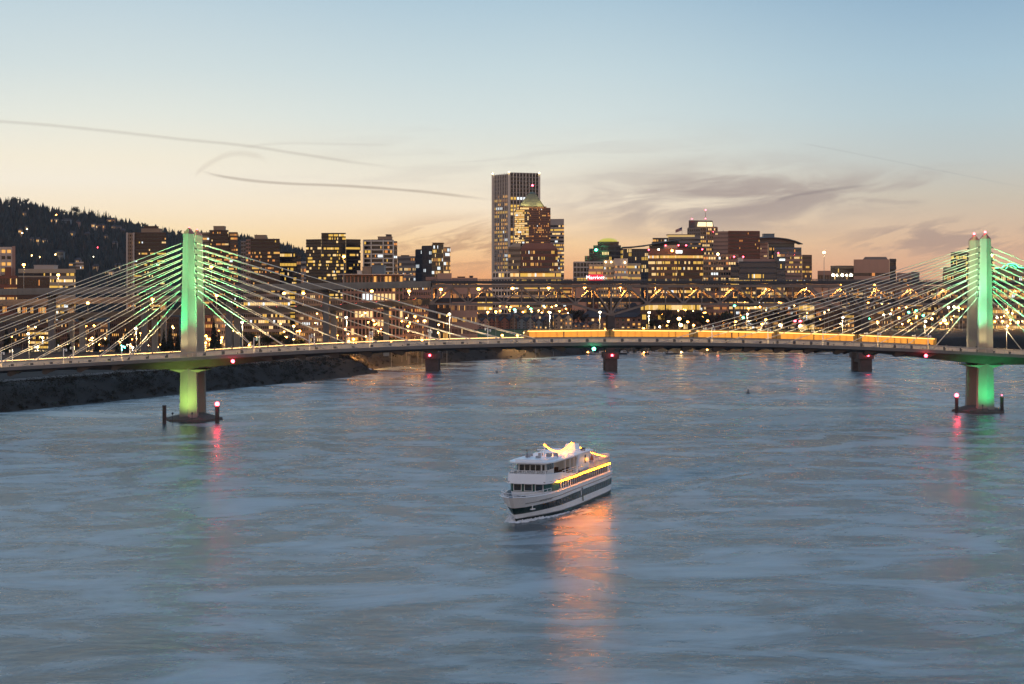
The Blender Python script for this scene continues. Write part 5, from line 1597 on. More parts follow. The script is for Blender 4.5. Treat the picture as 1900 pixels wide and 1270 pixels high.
# gabled riverside houses
def gable_house(label, x0, x1, yridge, yeave, Y, wall, gables, floors, p, zb=15.0):
    b = thing('row_house', label, 'house', (PX((x0 + x1) / 2, Y), Y, zb), 'gabled houses on the far bank')
    X0, X1 = PX(x0, Y), PX(x1, Y)
    ze, zr = PZ(yeave, Y), PZ(yridge, Y)
    rng = random.Random(zlib.crc32(label.encode()))
    dp = 10.0
    mb = MB()
    mb.box(X0, X1, Y, Y + dp, zb - 3, ze)
    gw = (X1 - X0) / max(1, gables)
    for g in range(gables):
        a = X0 + g * gw + gw * 0.12; c = X0 + (g + 1) * gw - gw * 0.12
        zt = ze + (zr - ze) * 0.92
        mb.add([(a, Y - 0.9, zb - 3), (c, Y - 0.9, zb - 3), (c, Y - 0.9, ze), ((a + c) / 2, Y - 0.9, zt), (a, Y - 0.9, ze),
                (a, Y - 0.02, zb - 3), (c, Y - 0.02, zb - 3), (c, Y - 0.02, ze), ((a + c) / 2, Y - 0.02, zt), (a, Y - 0.02, ze)],
               [(0, 1, 2, 3, 4), (0, 5, 6, 1), (1, 6, 7, 2), (2, 7, 8, 3), (3, 8, 9, 4), (4, 9, 5, 0)])
    mb.build('wall', WL[wall], b)
    rf = MB()
    rf.add([(X0 - 0.3, Y - 0.6, ze), (X1 + 0.3, Y - 0.6, ze), (X1 + 0.3, Y + dp / 2, zr), (X0 - 0.3, Y + dp / 2, zr), (X1 + 0.3, Y + dp + 0.5, ze), (X0 - 0.3, Y + dp + 0.5, ze)],
           [(0, 1, 2, 3), (3, 2, 4, 5), (0, 3, 5), (1, 4, 2), (0, 5, 4, 1)])
    for g in range(gables):
        a = X0 + g * gw + gw * 0.06; c = X0 + (g + 1) * gw - gw * 0.06; m_ = (a + c) / 2
        zt = ze + (zr - ze) * 0.98
        rf.add([(a, Y - 1.2, ze - 0.05), (m_, Y - 1.2, zt), (m_, Y + dp / 2, zt), (a, Y + dp / 2, ze - 0.05),
                (a, Y - 1.2, ze + 0.25), (m_, Y - 1.2, zt + 0.3), (m_, Y + dp / 2, zt + 0.3), (a, Y + dp / 2, ze + 0.25)],
               [(0, 1, 2, 3), (7, 6, 5, 4), (0, 4, 5, 1), (0, 3, 7, 4)])
        rf.add([(c, Y - 1.2, ze - 0.05), (m_, Y - 1.2, zt), (m_, Y + dp / 2, zt), (c, Y + dp / 2, ze - 0.05),
                (c, Y - 1.2, ze + 0.25), (m_, Y - 1.2, zt + 0.3), (m_, Y + dp / 2, zt + 0.3), (c, Y + dp / 2, ze + 0.25)],
               [(3, 2, 1, 0), (4, 5, 6, 7), (1, 5, 4, 0), (4, 7, 3, 0)])
    ro = rf.build('roof', WL['slate'], b)
    if rng.random() < 0.7:
        ch = MB(); cx = X0 + (X1 - X0) * rng.uniform(0.15, 0.85)
        ch.box(cx - 0.4, cx + 0.4, Y + 3.5, Y + 4.3, zr - 1.5, zr + 1.1); ch.build('chimney', WL['brick'], ro)
    n = max(2, gables * 2)
    for f in range(floors):
        for k in range(n):
            cx = X0 + (X1 - X0) * (k + 0.5) / n
            z0 = zb + (ze - zb) * (f + 0.28) / floors
            z1 = zb + (ze - zb) * (f + 0.78) / floors
            wm = MB()
            wm.box(cx - 0.55, cx + 0.55, Y - 0.98, Y - 0.86, z0, z1)
            wm.build('window', rng.choice([LIT[0], LIT[4], LIT[3]]) if rng.random() < p else GL['grey'], b)
hs = [(868, 881, 597, 601, 'tan', 1, 0.1, 'narrow tan gabled house, first of the riverside row'), (881, 894, 591, 597, 'rose', 1, 0.1, 'rose gabled house, second of the riverside row'),
      (894, 908, 590, 596, 'rose', 1, 0.05, 'rose gabled house, third of the riverside row'), (908, 927, 589, 597, 'brick', 2, 0.12, 'red brick twin-gabled house of the riverside row'),
      (928, 945, 588, 596, 'brick', 1, 0.15, 'single red brick gabled house of the riverside row'), (946, 959, 586, 593, 'brown', 1, 0.15, 'brown gabled house right of the red brick ones'),
      (960, 976, 590, 597, 'steelblue', 1, 0.1, 'blue gabled house, left of two in the riverside row'), (977, 991, 589, 596, 'grey', 1, 0.1, 'grey gabled house between the blue ones'),
      (992, 1007, 592, 599, 'steelblue', 1, 0.1, 'blue gabled house, right of two in the riverside row'), (1008, 1026, 588, 595, 'dgrey', 1, 0.15, 'dark grey gabled house of the riverside row'),
      (1028, 1046, 584, 592, 'tan', 1, 0.5, 'tan gabled house with glowing windows'), (1047, 1062, 583, 590, 'cream', 1, 0.4, 'cream gabled house beside the glowing tan one'),
      (1063, 1078, 599, 604, 'grey', 2, 0.2, 'low grey twin-gabled house before the big hip roof'), (1080, 1094, 599, 604, 'rose', 1, 0.3, 'low rose gabled house before the big hip roof'),
      (1096, 1112, 598, 603, 'tan', 1, 0.3, 'low tan gabled house nearest the middle truss pier')]
for x0, x1, yr, ye, wl, g, p, lb in hs:
    gable_house(lb, x0, x1, yr, ye, 1346, wl, g, 2 if ye > 597 else 3, p)
gable_house('long brown terrace roof behind the red brick gabled houses', 880, 946, 583, 588, 1375, 'dbrown', 3, 3, 0.2)
gable_house('long grey terrace roof behind the blue gabled houses', 948, 1026, 581, 586, 1378, 'grey', 4, 3, 0.25)
b = thing('hotel', 'big dark hip-roofed riverside hotel around the middle truss pier', 'hotel', (PX(1142, 1395), 1395, 15), BG)
Yh = 1395
mb = MB(); mb.box(PX(1078, Yh), PX(1206, Yh), Yh, Yh + 26, 10, PZ(589, Yh)); mb.box(PX(1182, Yh), PX(1202, Yh), Yh - 2, Yh - 0.02, 10, PZ(588, Yh)); mb.build('wall', WL['rose'], b)
rf = MB()
e0 = [(PX(1074, Yh), Yh - 1.5), (PX(1209, Yh), Yh - 1.5), (PX(1209, Yh), Yh + 27), (PX(1074, Yh), Yh + 27)]
rf.prism(e0, PZ(589, Yh) + 0.01, PZ(573, Yh), top=[(PX(1100, Yh), Yh + 12), (PX(1188, Yh), Yh + 12), (PX(1188, Yh), Yh + 13), (PX(1100, Yh), Yh + 13)])
rf.prism([(PX(1152, Yh), Yh + 4), (PX(1206, Yh), Yh + 4), (PX(1206, Yh), Yh + 22), (PX(1152, Yh), Yh + 22)], PZ(586, Yh), PZ(562, Yh), top=[(PX(1174, Yh), Yh + 12), (PX(1180, Yh), Yh + 12), (PX(1180, Yh), Yh + 13), (PX(1174, Yh), Yh + 13)])
rf.prism([(PX(1180, Yh), Yh - 2.5), (PX(1204, Yh), Yh - 2.5), (PX(1204, Yh), Yh + 4), (PX(1180, Yh), Yh + 4)], PZ(588, Yh) + 0.03, PZ(580, Yh), top=[(PX(1190, Yh), Yh - 2), (PX(1194, Yh), Yh - 2), (PX(1194, Yh), Yh + 4), (PX(1190, Yh), Yh + 4)])
rf.build('roof', WL['slate'], b)
rng = random.Random(5)
for k, q in enumerate([1084, 1092, 1100, 1112, 1122, 1146, 1156, 1166, 1176, 1186, 1197]):
    for f, y in enumerate((592, 600, 607)):
        wm = MB(); yy = Yh - 2.1 if q > 1182 else Yh - 0.1
        x = PX(q, yy); wm.box(x - 0.9, x + 0.9, yy, yy + 0.06, PZ(y + 4, yy), PZ(y, yy))
        wm.build('window', LIT[rng.choice((0, 3))] if rng.random() < (0.75 if q > 1182 else 0.18) else GL['grey'], b)

# ------------------------------------------------------------------ trees
M_CONI = mat('conifer_needles', (0.028, 0.036, 0.022), 0.95, 0.45, 0.8)
M_BARE = mat('bare_twigs', (0.062, 0.045, 0.034), 0.95, 0.4, 0.8)
M_GRN = mat('broadleaf', (0.042, 0.050, 0.024), 0.95, 0.45, 0.6)
def conifer(label, h, n, seed, cat='tree', group=None, loc=(0, 0, 0)):
    rng = random.Random(seed)
    t = thing('conifer_tree', label, cat, (0, 0, 0), group)
    tr = MB(); tr.tube([(0, 0, -1), (0, 0, h * 0.5), (0, 0, h * 0.97)], h * 0.016, 5, r2=h * 0.003); tr.build('trunk', M_BARK, t)
    c = MB()
    for i in range(n):
        k = i / n
        z = h * (0.12 + 0.86 * k)
        r = h * 0.17 * (1 - k) ** 0.8 * rng.uniform(0.55, 1.15) + h * 0.006
        a = rng.uniform(0, 2 * math.pi)
        d = Vector((math.cos(a), math.sin(a), 0)); s = Vector((-d.y, d.x, 0))
        dz = -r * rng.uniform(0.15, 0.5)
        w = r * rng.uniform(0.22, 0.4)
        p0 = Vector((0, 0, z))
        tip = p0 + d * r + Vector((0, 0, dz))
        m_ = p0 + d * r * 0.55 + Vector((0, 0, dz * 0.3))
        c.add([p0, m_ + s * w, tip, m_ - s * w, m_ + Vector((0, 0, -w * 0.7))], [(0, 1, 2, 3), (0, 1, 4), (1, 2, 4), (2, 3, 4)])
    c.build('crown', M_CONI, t)
    t.location = loc
    return t
def broad_tree(label, h, w, n, seed, m, group=None, loc=(0, 0, 0), leaf=0.5, bare=False):
    rng = random.Random(seed)
    t = thing('bare_tree' if bare else 'leafy_tree', label, 'tree', (0, 0, 0), group)
    tr = MB(); tr.tube([(0, 0, -1), (0.1, 0, h * 0.25), (0, 0.1, h * 0.45)], h * 0.028, 6, r2=h * 0.015)
    tips = []
    for i in range(8):
        a = i * 2.4 + rng.uniform(-0.3, 0.3)
        e = Vector((math.cos(a) * w * rng.uniform(0.3, 0.75), math.sin(a) * w * rng.uniform(0.3, 0.75), h * rng.uniform(0.6, 0.93)))
        s = Vector((0, 0, h * rng.uniform(0.25, 0.44)))
        mid_ = s.lerp(e, 0.5) + Vector((0, 0, h * 0.04))
        tr.tube([s, mid_, e], h * 0.011, 4, r2=h * 0.003)
        tips.append((e, mid_))
    tr.build('trunk', M_BARK, t)
    c = MB()
    for e, mid_ in tips:
        for q, k in ((e, 1.0), (mid_.lerp(e, 0.4), 0.8)):
            if bare:
                for _ in range(n // 10):
                    d = Vector((rng.uniform(-1, 1), rng.uniform(-1, 1), rng.uniform(-0.25, 1))).normalized() * w * rng.uniform(0.2, 0.5)
                    b0 = q + Vector((rng.uniform(-1, 1), rng.uniform(-1, 1), rng.uniform(-1, 1))) * w * 0.12
                    s = Vector((-d.y, d.x, 0.1)).normalized() * 0.06
                    c.add([b0 - s, b0 + s, b0 + d + s * 0.4, b0 + d - s * 0.4], [(0, 1, 2, 3)])
            else:
                leaf_clump(c, q, w * 0.36 * k, h * 0.15 * k, n // 16, rng, leaf)
    c.build('crown', m, t)
    t.location = loc
    return t
# near and middle distance
CG = 'trees along the city bank'
p_con = [conifer('tall dark fir just left of the left pylon below the viaduct', 16, 420, 1, group=CG), conifer('slim dark fir right of the left pylon below the viaduct', 18, 420, 2, group=CG)]
def at_ground(px, Y, dz=-0.2):
    x = PX(px, Y)
    return (x, Y, ground_z(x, Y) + dz)
p_con[0].location = at_ground(316, 860); p_con[1].location = at_ground(397, 860)
rng = random.Random(21)
for i, (q, Y, s) in enumerate([(304, 875, .8), (330, 880, .7), (406, 880, .75), (235, 870, .8), (218, 885, .65), (128, 880, .6), (180, 890, .75), (12, 870, .8)]):
    dup(p_con[i % 2], at_ground(q, Y), rng.uniform(0, 6), f'dark fir on the left bank below the viaducts, {ORD[i + 1]} of the smaller ones', CG, s)
p_br = [broad_tree('round dark leafy tree on the bank between the two pylons', 11, 5, 900, 3, M_GRN, CG), broad_tree('bare brown winter tree at the far bank', 12, 5.5, 900, 4, M_BARE, CG, bare=True)]
p_br[0].location = at_ground(460, 900); p_br[1].location = at_ground(1222, 1290)
same_l = 'dark leafy tree among the buildings behind the left cables'
for i, (q, Y) in enumerate([(20, 960), (40, 940), (105, 950), (140, 960), (195, 930), (265, 950), (350, 960), (372, 940), (430, 930), (476, 915), (497, 920), (515, 935), (536, 900), (556, 930), (585, 960), (630, 960), (668, 970), (700, 975), (735, 985), (770, 1000), (792, 1010)]):
    dup(p_br[0], at_ground(q, Y), rng.uniform(0, 6), same_l, CG + ' behind the left cables', rng.uniform(0.55, 1.0))
same_b = 'bare brown winter tree in the dark grove behind the middle of the bridge'
for i, (q, Y) in enumerate([(1211, 1300), (1232, 1310), (1243, 1285), (1250, 1320), (1262, 1300), (1273, 1315), (1284, 1295), (1293, 1320), (1304, 1300), (1313, 1310), (1325, 1290), (1337, 1300), (1349, 1310), (1361, 1290), (1374, 1305), (1388, 1300), (1402, 1310), (1416, 1295), (1432, 1300), (1447, 1310), (1462, 1300), (1480, 1310), (1500, 1300), (1520, 1310), (1065, 1385), (1072, 1380), (1082, 1375)]):
    dup(p_br[1] if i % 4 else p_br[0], at_ground(q, Y), rng.uniform(0, 6), same_b if i % 4 else 'dark leafy tree in the grove behind the middle of the bridge', 'trees of the dark grove on the far bank', rng.uniform(0.9, 1.5))
# conifers standing on the hill crest against the sky
ridge_p = [conifer('dark conifer on the crest of the west hill against the sky', 24, 150, 31 + i, group='conifers on the hill crest') for i in range(4)]
for k_ in range(2):
    ridge_p.append(broad_tree('dark bushy tree on the crest of the west hill against the sky', 17, 8, 260, 51 + k_, M_GRN, 'conifers on the hill crest', leaf=1.3))
def ridge_y(q): return float(np.interp(q, RX, RY))
spots = []
for q in list(np.arange(-40, 62, 4.2)) + list(np.arange(64, 132, 6.5)) + list(np.arange(133, 203, 3.1)) + [207, 214, 222, 226, 231, 238, 247, 258, 266, 270, 275, 283, 292, 302, 308, 313, 318, 324, 328, 332, 337] + list(np.arange(441, 580, 4.5)):
    spots.append(q + rng.uniform(-1.2, 1.2))
for i, q in enumerate(spots):
    big = 1.0 if 130 < q < 204 else (0.8 if q < 62 else (0.55 if q > 430 else 0.7))
    Y = 3470 + rng.uniform(-50, 25)
    x = PX(q, Y)
    z = ground_z(x, Y)
    sc = big * rng.uniform(0.6, 1.15)
    if i < 6:
        ridge_p[i].location = (x, Y, z - 2); ridge_p[i].scale = (sc, sc, sc)
    else:
        dup(ridge_p[rng.choice((0, 1, 2, 3)) if rng.random() < (0.85 if 130 < q < 204 else 0.6) else rng.choice((4, 5))], (x, Y, z - 2), rng.uniform(0, 6), None, None, sc)
# the wooded hillside below them reads as one mass
def build_hill_forest():
    rg = random.Random(8)
    mb = MB()
    for i in range(7500):
        q = rg.uniform(-60, 640)
        Y = 1900 + 1560 * rg.random() ** 0.8
        x = PX(q, Y)
        h = rg.uniform(9, 19)
        z0 = ground_z_fast(x, Y) - 1
        r = h * rg.uniform(0.2, 0.34)
        n = 5
        a0 = rg.uniform(0, 6)
        ring = [(x + r * rg.uniform(0.6, 1.2) * math.cos(a0 + 2 * math.pi * k / n), Y + r * math.sin(a0 + 2 * math.pi * k / n), z0 + h * rg.uniform(0.08, 0.3)) for k in range(n)]
        o = len(mb.v)
        mb.add(ring + [(x + rg.uniform(-.5, .5), Y, z0 + h)], [(k, (k + 1) % n, n) for k in range(n)], rg.choice((0, 0, 0, 1)))
    o = mb.build('hill_forest', [mat('forest_green', (0.030, 0.038, 0.036), 0.95, 0.5, 0.05), mat('forest_brown', (0.046, 0.042, 0.036), 0.95, 0.5, 0.05)])
    tag(o, kind='stuff')
_gx = np.linspace(-1400, 200, 200); _gy = np.linspace(1850, 3520, 120)
_GX, _GY = np.meshgrid(_gx, _gy)
_gz = terrain(np.stack([_GX.ravel(), _GY.ravel()], 1)).reshape(_GX.shape)
def ground_z_fast(x, y):
    i = min(max(int((x - _gx[0]) / (_gx[1] - _gx[0])), 0), 198); j = min(max(int((y - _gy[0]) / (_gy[1] - _gy[0])), 0), 118)
    tx = (x - _gx[i]) / (_gx[1] - _gx[0]); ty = (y - _gy[j]) / (_gy[1] - _gy[0])
    return float((_gz[j, i] * (1 - tx) + _gz[j, i + 1] * tx) * (1 - ty) + (_gz[j + 1, i] * (1 - tx) + _gz[j + 1, i + 1] * tx) * ty)
build_hill_forest()
# houses and lights on the hillside
def hill_Y(q, py):
    lo, hi = 1900.0, 3480.0
    for _ in range(30):
        m_ = (lo + hi) / 2
        yy = HY - (ground_z_fast(PX(q, m_), m_) + 8 - CH) / m_ * F
        if yy > py: lo = m_
        else: hi = m_
    return lo
def hill_house(q, py, wpx, label, m, litw=True):
    Y = hill_Y(q, py)
    x = PX(q, Y); z = ground_z_fast(x, Y)
    t = thing('hillside_house', label, 'house', (x, Y, z), 'houses on the wooded hill')
    w = wpx / F * Y / 2
    mb = MB(); mb.box(x - w, x + w, Y - 14, Y - 4, z, z + 12); mb.build('wall', WL[m], t)
    rf = MB(); rf.prism([(x - w - 1, Y - 15), (x + w + 1, Y - 15), (x + w + 1, Y - 3), (x - w - 1, Y - 3)], z + 12.01, z + 15, top=[(x - w * 0.6, Y - 9.5), (x + w * 0.6, Y - 9.5), (x + w * 0.6, Y - 8.5), (x - w * 0.6, Y - 8.5)])
    rf.build('roof', WL['slate'], t)
    n = max(2, int(wpx / 2.5))
    for k in range(n):
        if litw and (k * 7 + int(q)) % 3 == 1: continue
        wm = MB(); cx = x - w + 2 * w * (k + 0.5) / n
        wm.box(cx - w / n * 0.6, cx + w / n * 0.6, Y - 14.2, Y - 14.02, z + 7.5, z + 10.5)
        wm.build('window', LIT[(k + int(q)) % 2 * 3] if litw else GL['grey'], t)
for i, (q, py, w, m, l_) in enumerate([(104, 412, 12, 'pale', 1), (126, 413, 16, 'steelblue', 0), (147, 417, 7, 'rose', 1), (176, 421, 6, 'pale', 1), (189, 423, 15, 'rose', 1), (213, 425, 6, 'tan', 1),
                                 (222, 426, 10, 'grey', 0), (208, 412, 14, 'rose', 1), (48, 400, 4, 'tan', 1), (136, 437, 12, 'steelblue', 1), (199, 443, 5, 'tan', 1), (86, 451, 8, 'cream', 1), (74, 449, 5, 'tan', 1),
                                 (62, 449, 5, 'tan', 0), (115, 474, 14, 'steelblue', 0), (216, 456, 8, 'grey', 0), (41, 432, 5, 'tan', 1), (52, 426, 3, 'tan', 1), (165, 439, 9, 'dgrey', 0), (230, 432, 8, 'dgrey', 0), (148, 488, 10, 'grey', 1), (181, 500, 10, 'tan', 1), (206, 510, 14, 'pale', 1), (222, 498, 10, 'grey', 1)]):
    hill_house(q, py, w, f'{"lit" if l_ else "unlit"} {WL[m].name[5:].replace("_", " ")} house on the wooded hill, {ORD[i + 1]} listed from its crest down', m, bool(l_))
for q, py, m, r in [(43, 433, M_WARM, 1.2), (62, 475, M_WARM, 1.5), (77, 478, M_WARM, 1.5), (105, 473, M_WARM, 1.3), (106, 399.5, M_ORANGE, 1.3), (175, 477, M_COOL, 0.8), (52, 426, M_COOL, 0.8), (200, 443, M_COOL, 1.1), (148, 453, M_COOL, .6), (240, 418, M_COOL, .8), (184, 460, M_RED, 1.6)]:
    Y = hill_Y(q, py + 1)
    x = PX(q, Y)
    z = ground_z_fast(x, Y)
    lamp_post('hill_lamp', ('red beacon on the dark wooded hill' if m is M_RED else 'small lamp among the dark trees of the hill'), (x, Y - 6, z), PZ(py, Y) - z, m, 0, (1, 1, 1), 'lamps on the wooded hill', head=r, pole_r=0.2)

# ------------------------------------------------------------------ street lamps of the city
SL = [(79, 627, 'w'), (158, 629, 'w'), (171, 628, 'w'), (183, 640, 'o'), (221, 636, 'o'), (246, 646, 'c'), (134, 629, 'c'), (272, 647, 'g'), (292, 645, 'w'), (70, 645, 'w'), (382, 624, 'o'), (389, 630, 'o'), (412, 627, 'o'),
      (410, 633, 'o'), (462, 641, 'o'), (465, 631, 'o'), (381, 637, 'o'), (500, 626, 'w'), (545, 606, 'w'), (556, 615, 'o'), (579, 600, 'w'), (647, 634, 'o'), (656, 630, 'o'), (625, 642, 'o'), (661, 639, 'o'), (681, 603, 'c'), (693, 590, 'o'),
      (706, 588, 'w'), (733, 594, 'o'), (757, 606, 'o'), (770, 588, 'o'), (788, 596, 'w'), (726, 636, 'o'), (783, 632, 'o'), (847, 582, 'w'), (853, 584, 'w'), (867, 581, 'c'), (884, 581, 'o'), (905, 580, 'o'), (920, 579, 'o'), (861, 622, 'o'),
      (848, 628, 'o'), (880, 627, 'o'), (932, 623, 'o'), (975, 618, 'B'), (960, 623, 'o'), (994, 620, 'w'), (1000, 626, 'w'), (1016, 618, 'o'), (1042, 617, 'o'), (1074, 616, 'o'), (1111, 614, 'w'), (1124, 612, 'o'), (955, 575, 'g'), (985, 574, 'g'), (1240, 597, 'w'), (1260, 592, 'B'), (1263, 604, 'B'),
      (1224, 607, 'c'), (1194, 610, 'o'), (1276, 598, 'o'), (1287, 604, 'o'), (1313, 596, 'o'), (1365, 597, 'o'), (1379, 590, 'g'), (1363, 568, 'g'), (1414, 602, 'o'), (1421, 594, 'o'), (1448, 604, 'B'), (1485, 597, 'r'), (1485, 606, 'B'), (1475, 596, 'r'), (1527, 606, 'o'), (1542, 607, 'o'),
      (1552, 605, 'B'), (1565, 602, 'o'), (1590, 598, 'w'), (1600, 590, 'o'), (1612, 592, 'g'), (1628, 598, 'o'), (1640, 585, 'c'), (1652, 583, 'c'), (1668, 590, 'o'), (1686, 580, 'g'), (1700, 577, 'g'), (1713, 586, 'g'), (1729, 592, 'w'), (1745, 600, 'o'), (1752, 595, 'B'), (1757, 601, 'o'), (1760, 571, 'c'), (1770, 570, 'c'), (1779, 572, 'o'), (1860, 597, 'o'), (1875, 594, 'o'), (1889, 598, 'w'), (1850, 590, 'c')]
ML = {'o': (M_ORANGE, (1, 0.46, 0.12), 'orange'), 'w': (M_WARM, (1, 0.66, 0.28), 'warm yellow'), 'c': (M_COOL, (1, 0.9, 0.7), 'white'), 'g': (M_GREEN, (0.1, 1, 0.5), 'green'), 'r': (M_RED, (1, 0.06, 0.08), 'red'), 'B': (M_WARM, (1, 0.62, 0.25), 'dazzling big yellow')}
zones = [(0, 345, 'behind the cables left of the left pylon'), (345, 560, 'behind the cables right of the left pylon'), (560, 835, 'under the end of the truss bridge'), (835, 1130, 'before the gabled houses'), (1130, 1450, 'at the dark grove'), (1450, 1790, 'left of the right pylon'), (1790, 2000, 'right of the right pylon')]
cnt = {}
for q, py, k in SL:
    m, c, nm = ML[k]
    zn = [z for a, b_, z in zones if a <= q < b_][0]
    key = (k, zn)
    cnt[key] = cnt.get(key, 0) + 1
    Y = 960 if q < 560 else (1005 if q < 800 else (1150 if 840 < q < 945 else (1252 if q < 1500 else 1350)))
    if q < 1000 and py > 612: Y = 930 if q < 800 else 1120
    x = PX(q, Y); g = ground_z(x, Y) - 0.3
    big = {'B': 1.0, 'o': 0.62, 'w': 0.6, 'c': 0.6, 'g': 0.6, 'r': 0.8}[k]
    lamp_post('street_lamp', f"{nm} street lamp {zn}, {ORD[cnt[key]]} from left", (x, Y, g), max(2.0, PZ(py, Y) - g), m, {'B': 15000, 'o': 15000, 'w': 12000, 'c': 4000, 'g': 1500, 'r': 2500}[k], c, 'street lamps ' + zn, head=1.2 * big * Y / 1100, pole_r=0.12)

rg = random.Random(77)
AMB = {}
for (a, c, y0, y1, Y, n, zn) in ((4, 325, 604, 650, 950, 26, 'among the columns left of the left pylon'), (380, 560, 600, 640, 940, 16, 'in the dark just right of the left pylon'), (565, 830, 580, 640, 985, 30, 'below the left end of the truss bridge'),
                                 (836, 1060, 566, 582, 1400, 20, 'above the roofs of the gabled houses'), (1185, 1480, 560, 606, 1315, 30, 'in the dark grove on the far bank'), (1490, 1790, 560, 606, 1330, 34, 'behind the right-hand cables'), (1845, 1899, 560, 606, 1345, 8, 'right of the right pylon')):
    for i in range(n):
        q, py = rg.uniform(a, c), rg.uniform(y0, y1)
        yy = Y + rg.uniform(-12, 12)
        x = PX(q, yy); g = ground_z(x, yy) - 0.3
        h = max(2.5, PZ(py, yy) - g)
        m = rg.choice((M_ORANGE, M_ORANGE, M_WARM))
        key = (m.name, zn)
        lb = ('small amber lamp ' if m is M_ORANGE else 'small pale yellow lamp ') + zn
        lamp_post('street_lamp', lb, (x, yy, g), h, m, 0 if i % 3 else 5000, (1, 0.46, 0.12), 'small lamps ' + zn, head=rg.uniform(0.32, 0.6) * yy / 1100, pole_r=0.1)

# ------------------------------------------------------------------ low green truss bridge far upstream
YH = 1800
hb = thing('low_truss_bridge', 'low yellow-lit green truss bridge far behind the right-hand cables', 'bridge', (PX(1700, YH), YH, 0))
M_GTR = mat('green_truss_paint', (0.30, 0.32, 0.10), 0.6, 0.2, 0.3)  # yellow lamplight on the truss mixed into its green base colour
mb = MB(); mb.box(PX(1490, YH), PX(2060, YH), YH, YH + 18, PZ(607, YH), PZ(601, YH)); mb.build('road_deck', mat('lit_deck', (0.34, 0.25, 0.12), 0.8, 0.15, 0.3), hb)  # deck colour carries the warm lamplight too
for q in (1560, 1660, 1760, 1860, 1960):
    mb = MB(); mb.box(PX(q, YH) - 3, PX(q, YH) + 3, YH + 3, YH + 15, -3, PZ(607, YH) - 0.01); mb.build('bridge_pier', M_PIER, hb)
for s_, (a, c) in enumerate(((1612, 1706), (1712, 1792), (1842, 1935))):
    n = 6
    for yy in (YH + 0.5, YH + 17.5):
        mb = MB()
        pts = []
        for i in range(n + 1):
            q = a + (c - a) * i / n
            pts.append((q, 600.5 if i in (0, n) else 586 + 3 * abs(i - n / 2) / (n / 2)))
        for p0, p1 in zip(pts, pts[1:]):
            mb.bar((PX(p0[0], YH), yy, PZ(p0[1], YH)), (PX(p1[0], YH), yy, PZ(p1[1], YH)), 0.7, 0.8)
        for i in range(1, n):
            mb.bar((PX(pts[i][0], YH), yy, PZ(600.5, YH)), (PX(pts[i][0], YH), yy, PZ(pts[i][1], YH)), 0.5, 0.5)
            j = i + 1 if i < n / 2 else i - 1
            if 0 < j < n + 1:
                mb.bar((PX(pts[i][0], YH), yy, PZ(pts[i][1], YH)), (PX(pts[j][0], YH), yy, PZ(600.5, YH)), 0.5, 0.6)
        mb.build('truss_panel', M_GTR, hb)
for i, q in enumerate(range(1600, 1905, 17)):
    if 1792 < q < 1842: continue
    lamp_post('bridge_lamp', 'small yellow lamp in the row along the low green truss bridge', (PX(q, YH), YH - 0.6, PZ(601, YH)), 5.5, M_WARM, 2500, (1, 0.72, 0.3), 'lamps along the low green truss bridge', head=0.7)

# ------------------------------------------------------------------ on the river
def on_water(px, py):
    Y = CH * F / (py - HY)
    return Vector((PX(px, Y), Y, 0))
M_HULLW = mat('hull_white', (0.55, 0.54, 0.52), 0.4, 0.1, 0.8)
M_HULLD = mat('hull_dark', (0.05, 0.05, 0.055), 0.5, 0.2, 0.8)
def small_boat(label, p, L, rz, mast=0.0, cabin=True, hull=None, group='small boats on the river'):
    t = thing('motor_boat' if not mast else 'sailing_boat', label, 'boat', (0, 0, 0), group)
    mb = MB()
    st = [(-0.5, 0.17), (-0.2, 0.19), (0.15, 0.18), (0.36, 0.10), (0.5, 0.008)]
    vs, fs = [], []
    for x, hw in st:
        sh = 0.13 + 0.06 * max(0, x)
        vs += [(x * L, -hw * L, sh * L), (x * L * 0.94, -hw * 0.6 * L, -0.03 * L), (x * L * 0.94, hw * 0.6 * L, -0.03 * L), (x * L, hw * L, sh * L)]
    for i in range(len(st) - 1):
        for j in range(4):
            a, b_ = i * 4 + j, i * 4 + (j + 1) % 4
            fs.append((a, b_, b_ + 4, a + 4))
    fs += [(3, 2, 1, 0), tuple(len(vs) - 4 + j for j in range(4))]
    mb.add(vs, fs); mb.build('hull', hull or M_HULLW, t)
    if cabin:
        c = MB()
        c.prism([(-0.22 * L, -0.13 * L), (0.2 * L, -0.11 * L), (0.2 * L, 0.11 * L), (-0.22 * L, 0.13 * L)], 0.12 * L, 0.27 * L, top=[(-0.2 * L, -0.11 * L), (0.1 * L, -0.09 * L), (0.1 * L, 0.09 * L), (-0.2 * L, 0.11 * L)])
        c.build('cabin', M_HULLW, t)
        w_ = MB()
        for sy in (-1, 1):
            w_.add([(-0.18 * L, sy * 0.127 * L, 0.18 * L), (0.13 * L, sy * 0.111 * L, 0.18 * L), (0.10 * L, sy * 0.104 * L, 0.24 * L), (-0.18 * L, sy * 0.119 * L, 0.24 * L)], [(0, 1, 2, 3)])
        w_.build('cabin_windows', M_GLASSD, t)
    if mast:
        m_ = MB(); m_.tube([(0.02 * L, 0, 0.1 * L), (0.02 * L, 0, mast)], 0.06, 5); m_.bar((0.02 * L, 0, 0.3 * L), (-0.4 * L, 0, 0.3 * L), 0.1, 0.14); m_.build('mast', M_POLE, t)
    t.location = p; t.rotation_euler = (0, 0, rz)
    return t
small_boat('white cabin cruiser with a low stern moored off the far bank under the bridge', on_water(993, 673.5), 7.2, 0.15)
small_boat('small dark sailing boat with a bare mast right of the cabin cruiser', on_water(1027, 667.5), 3.6, 2.6, mast=5.0, hull=M_HULLD)
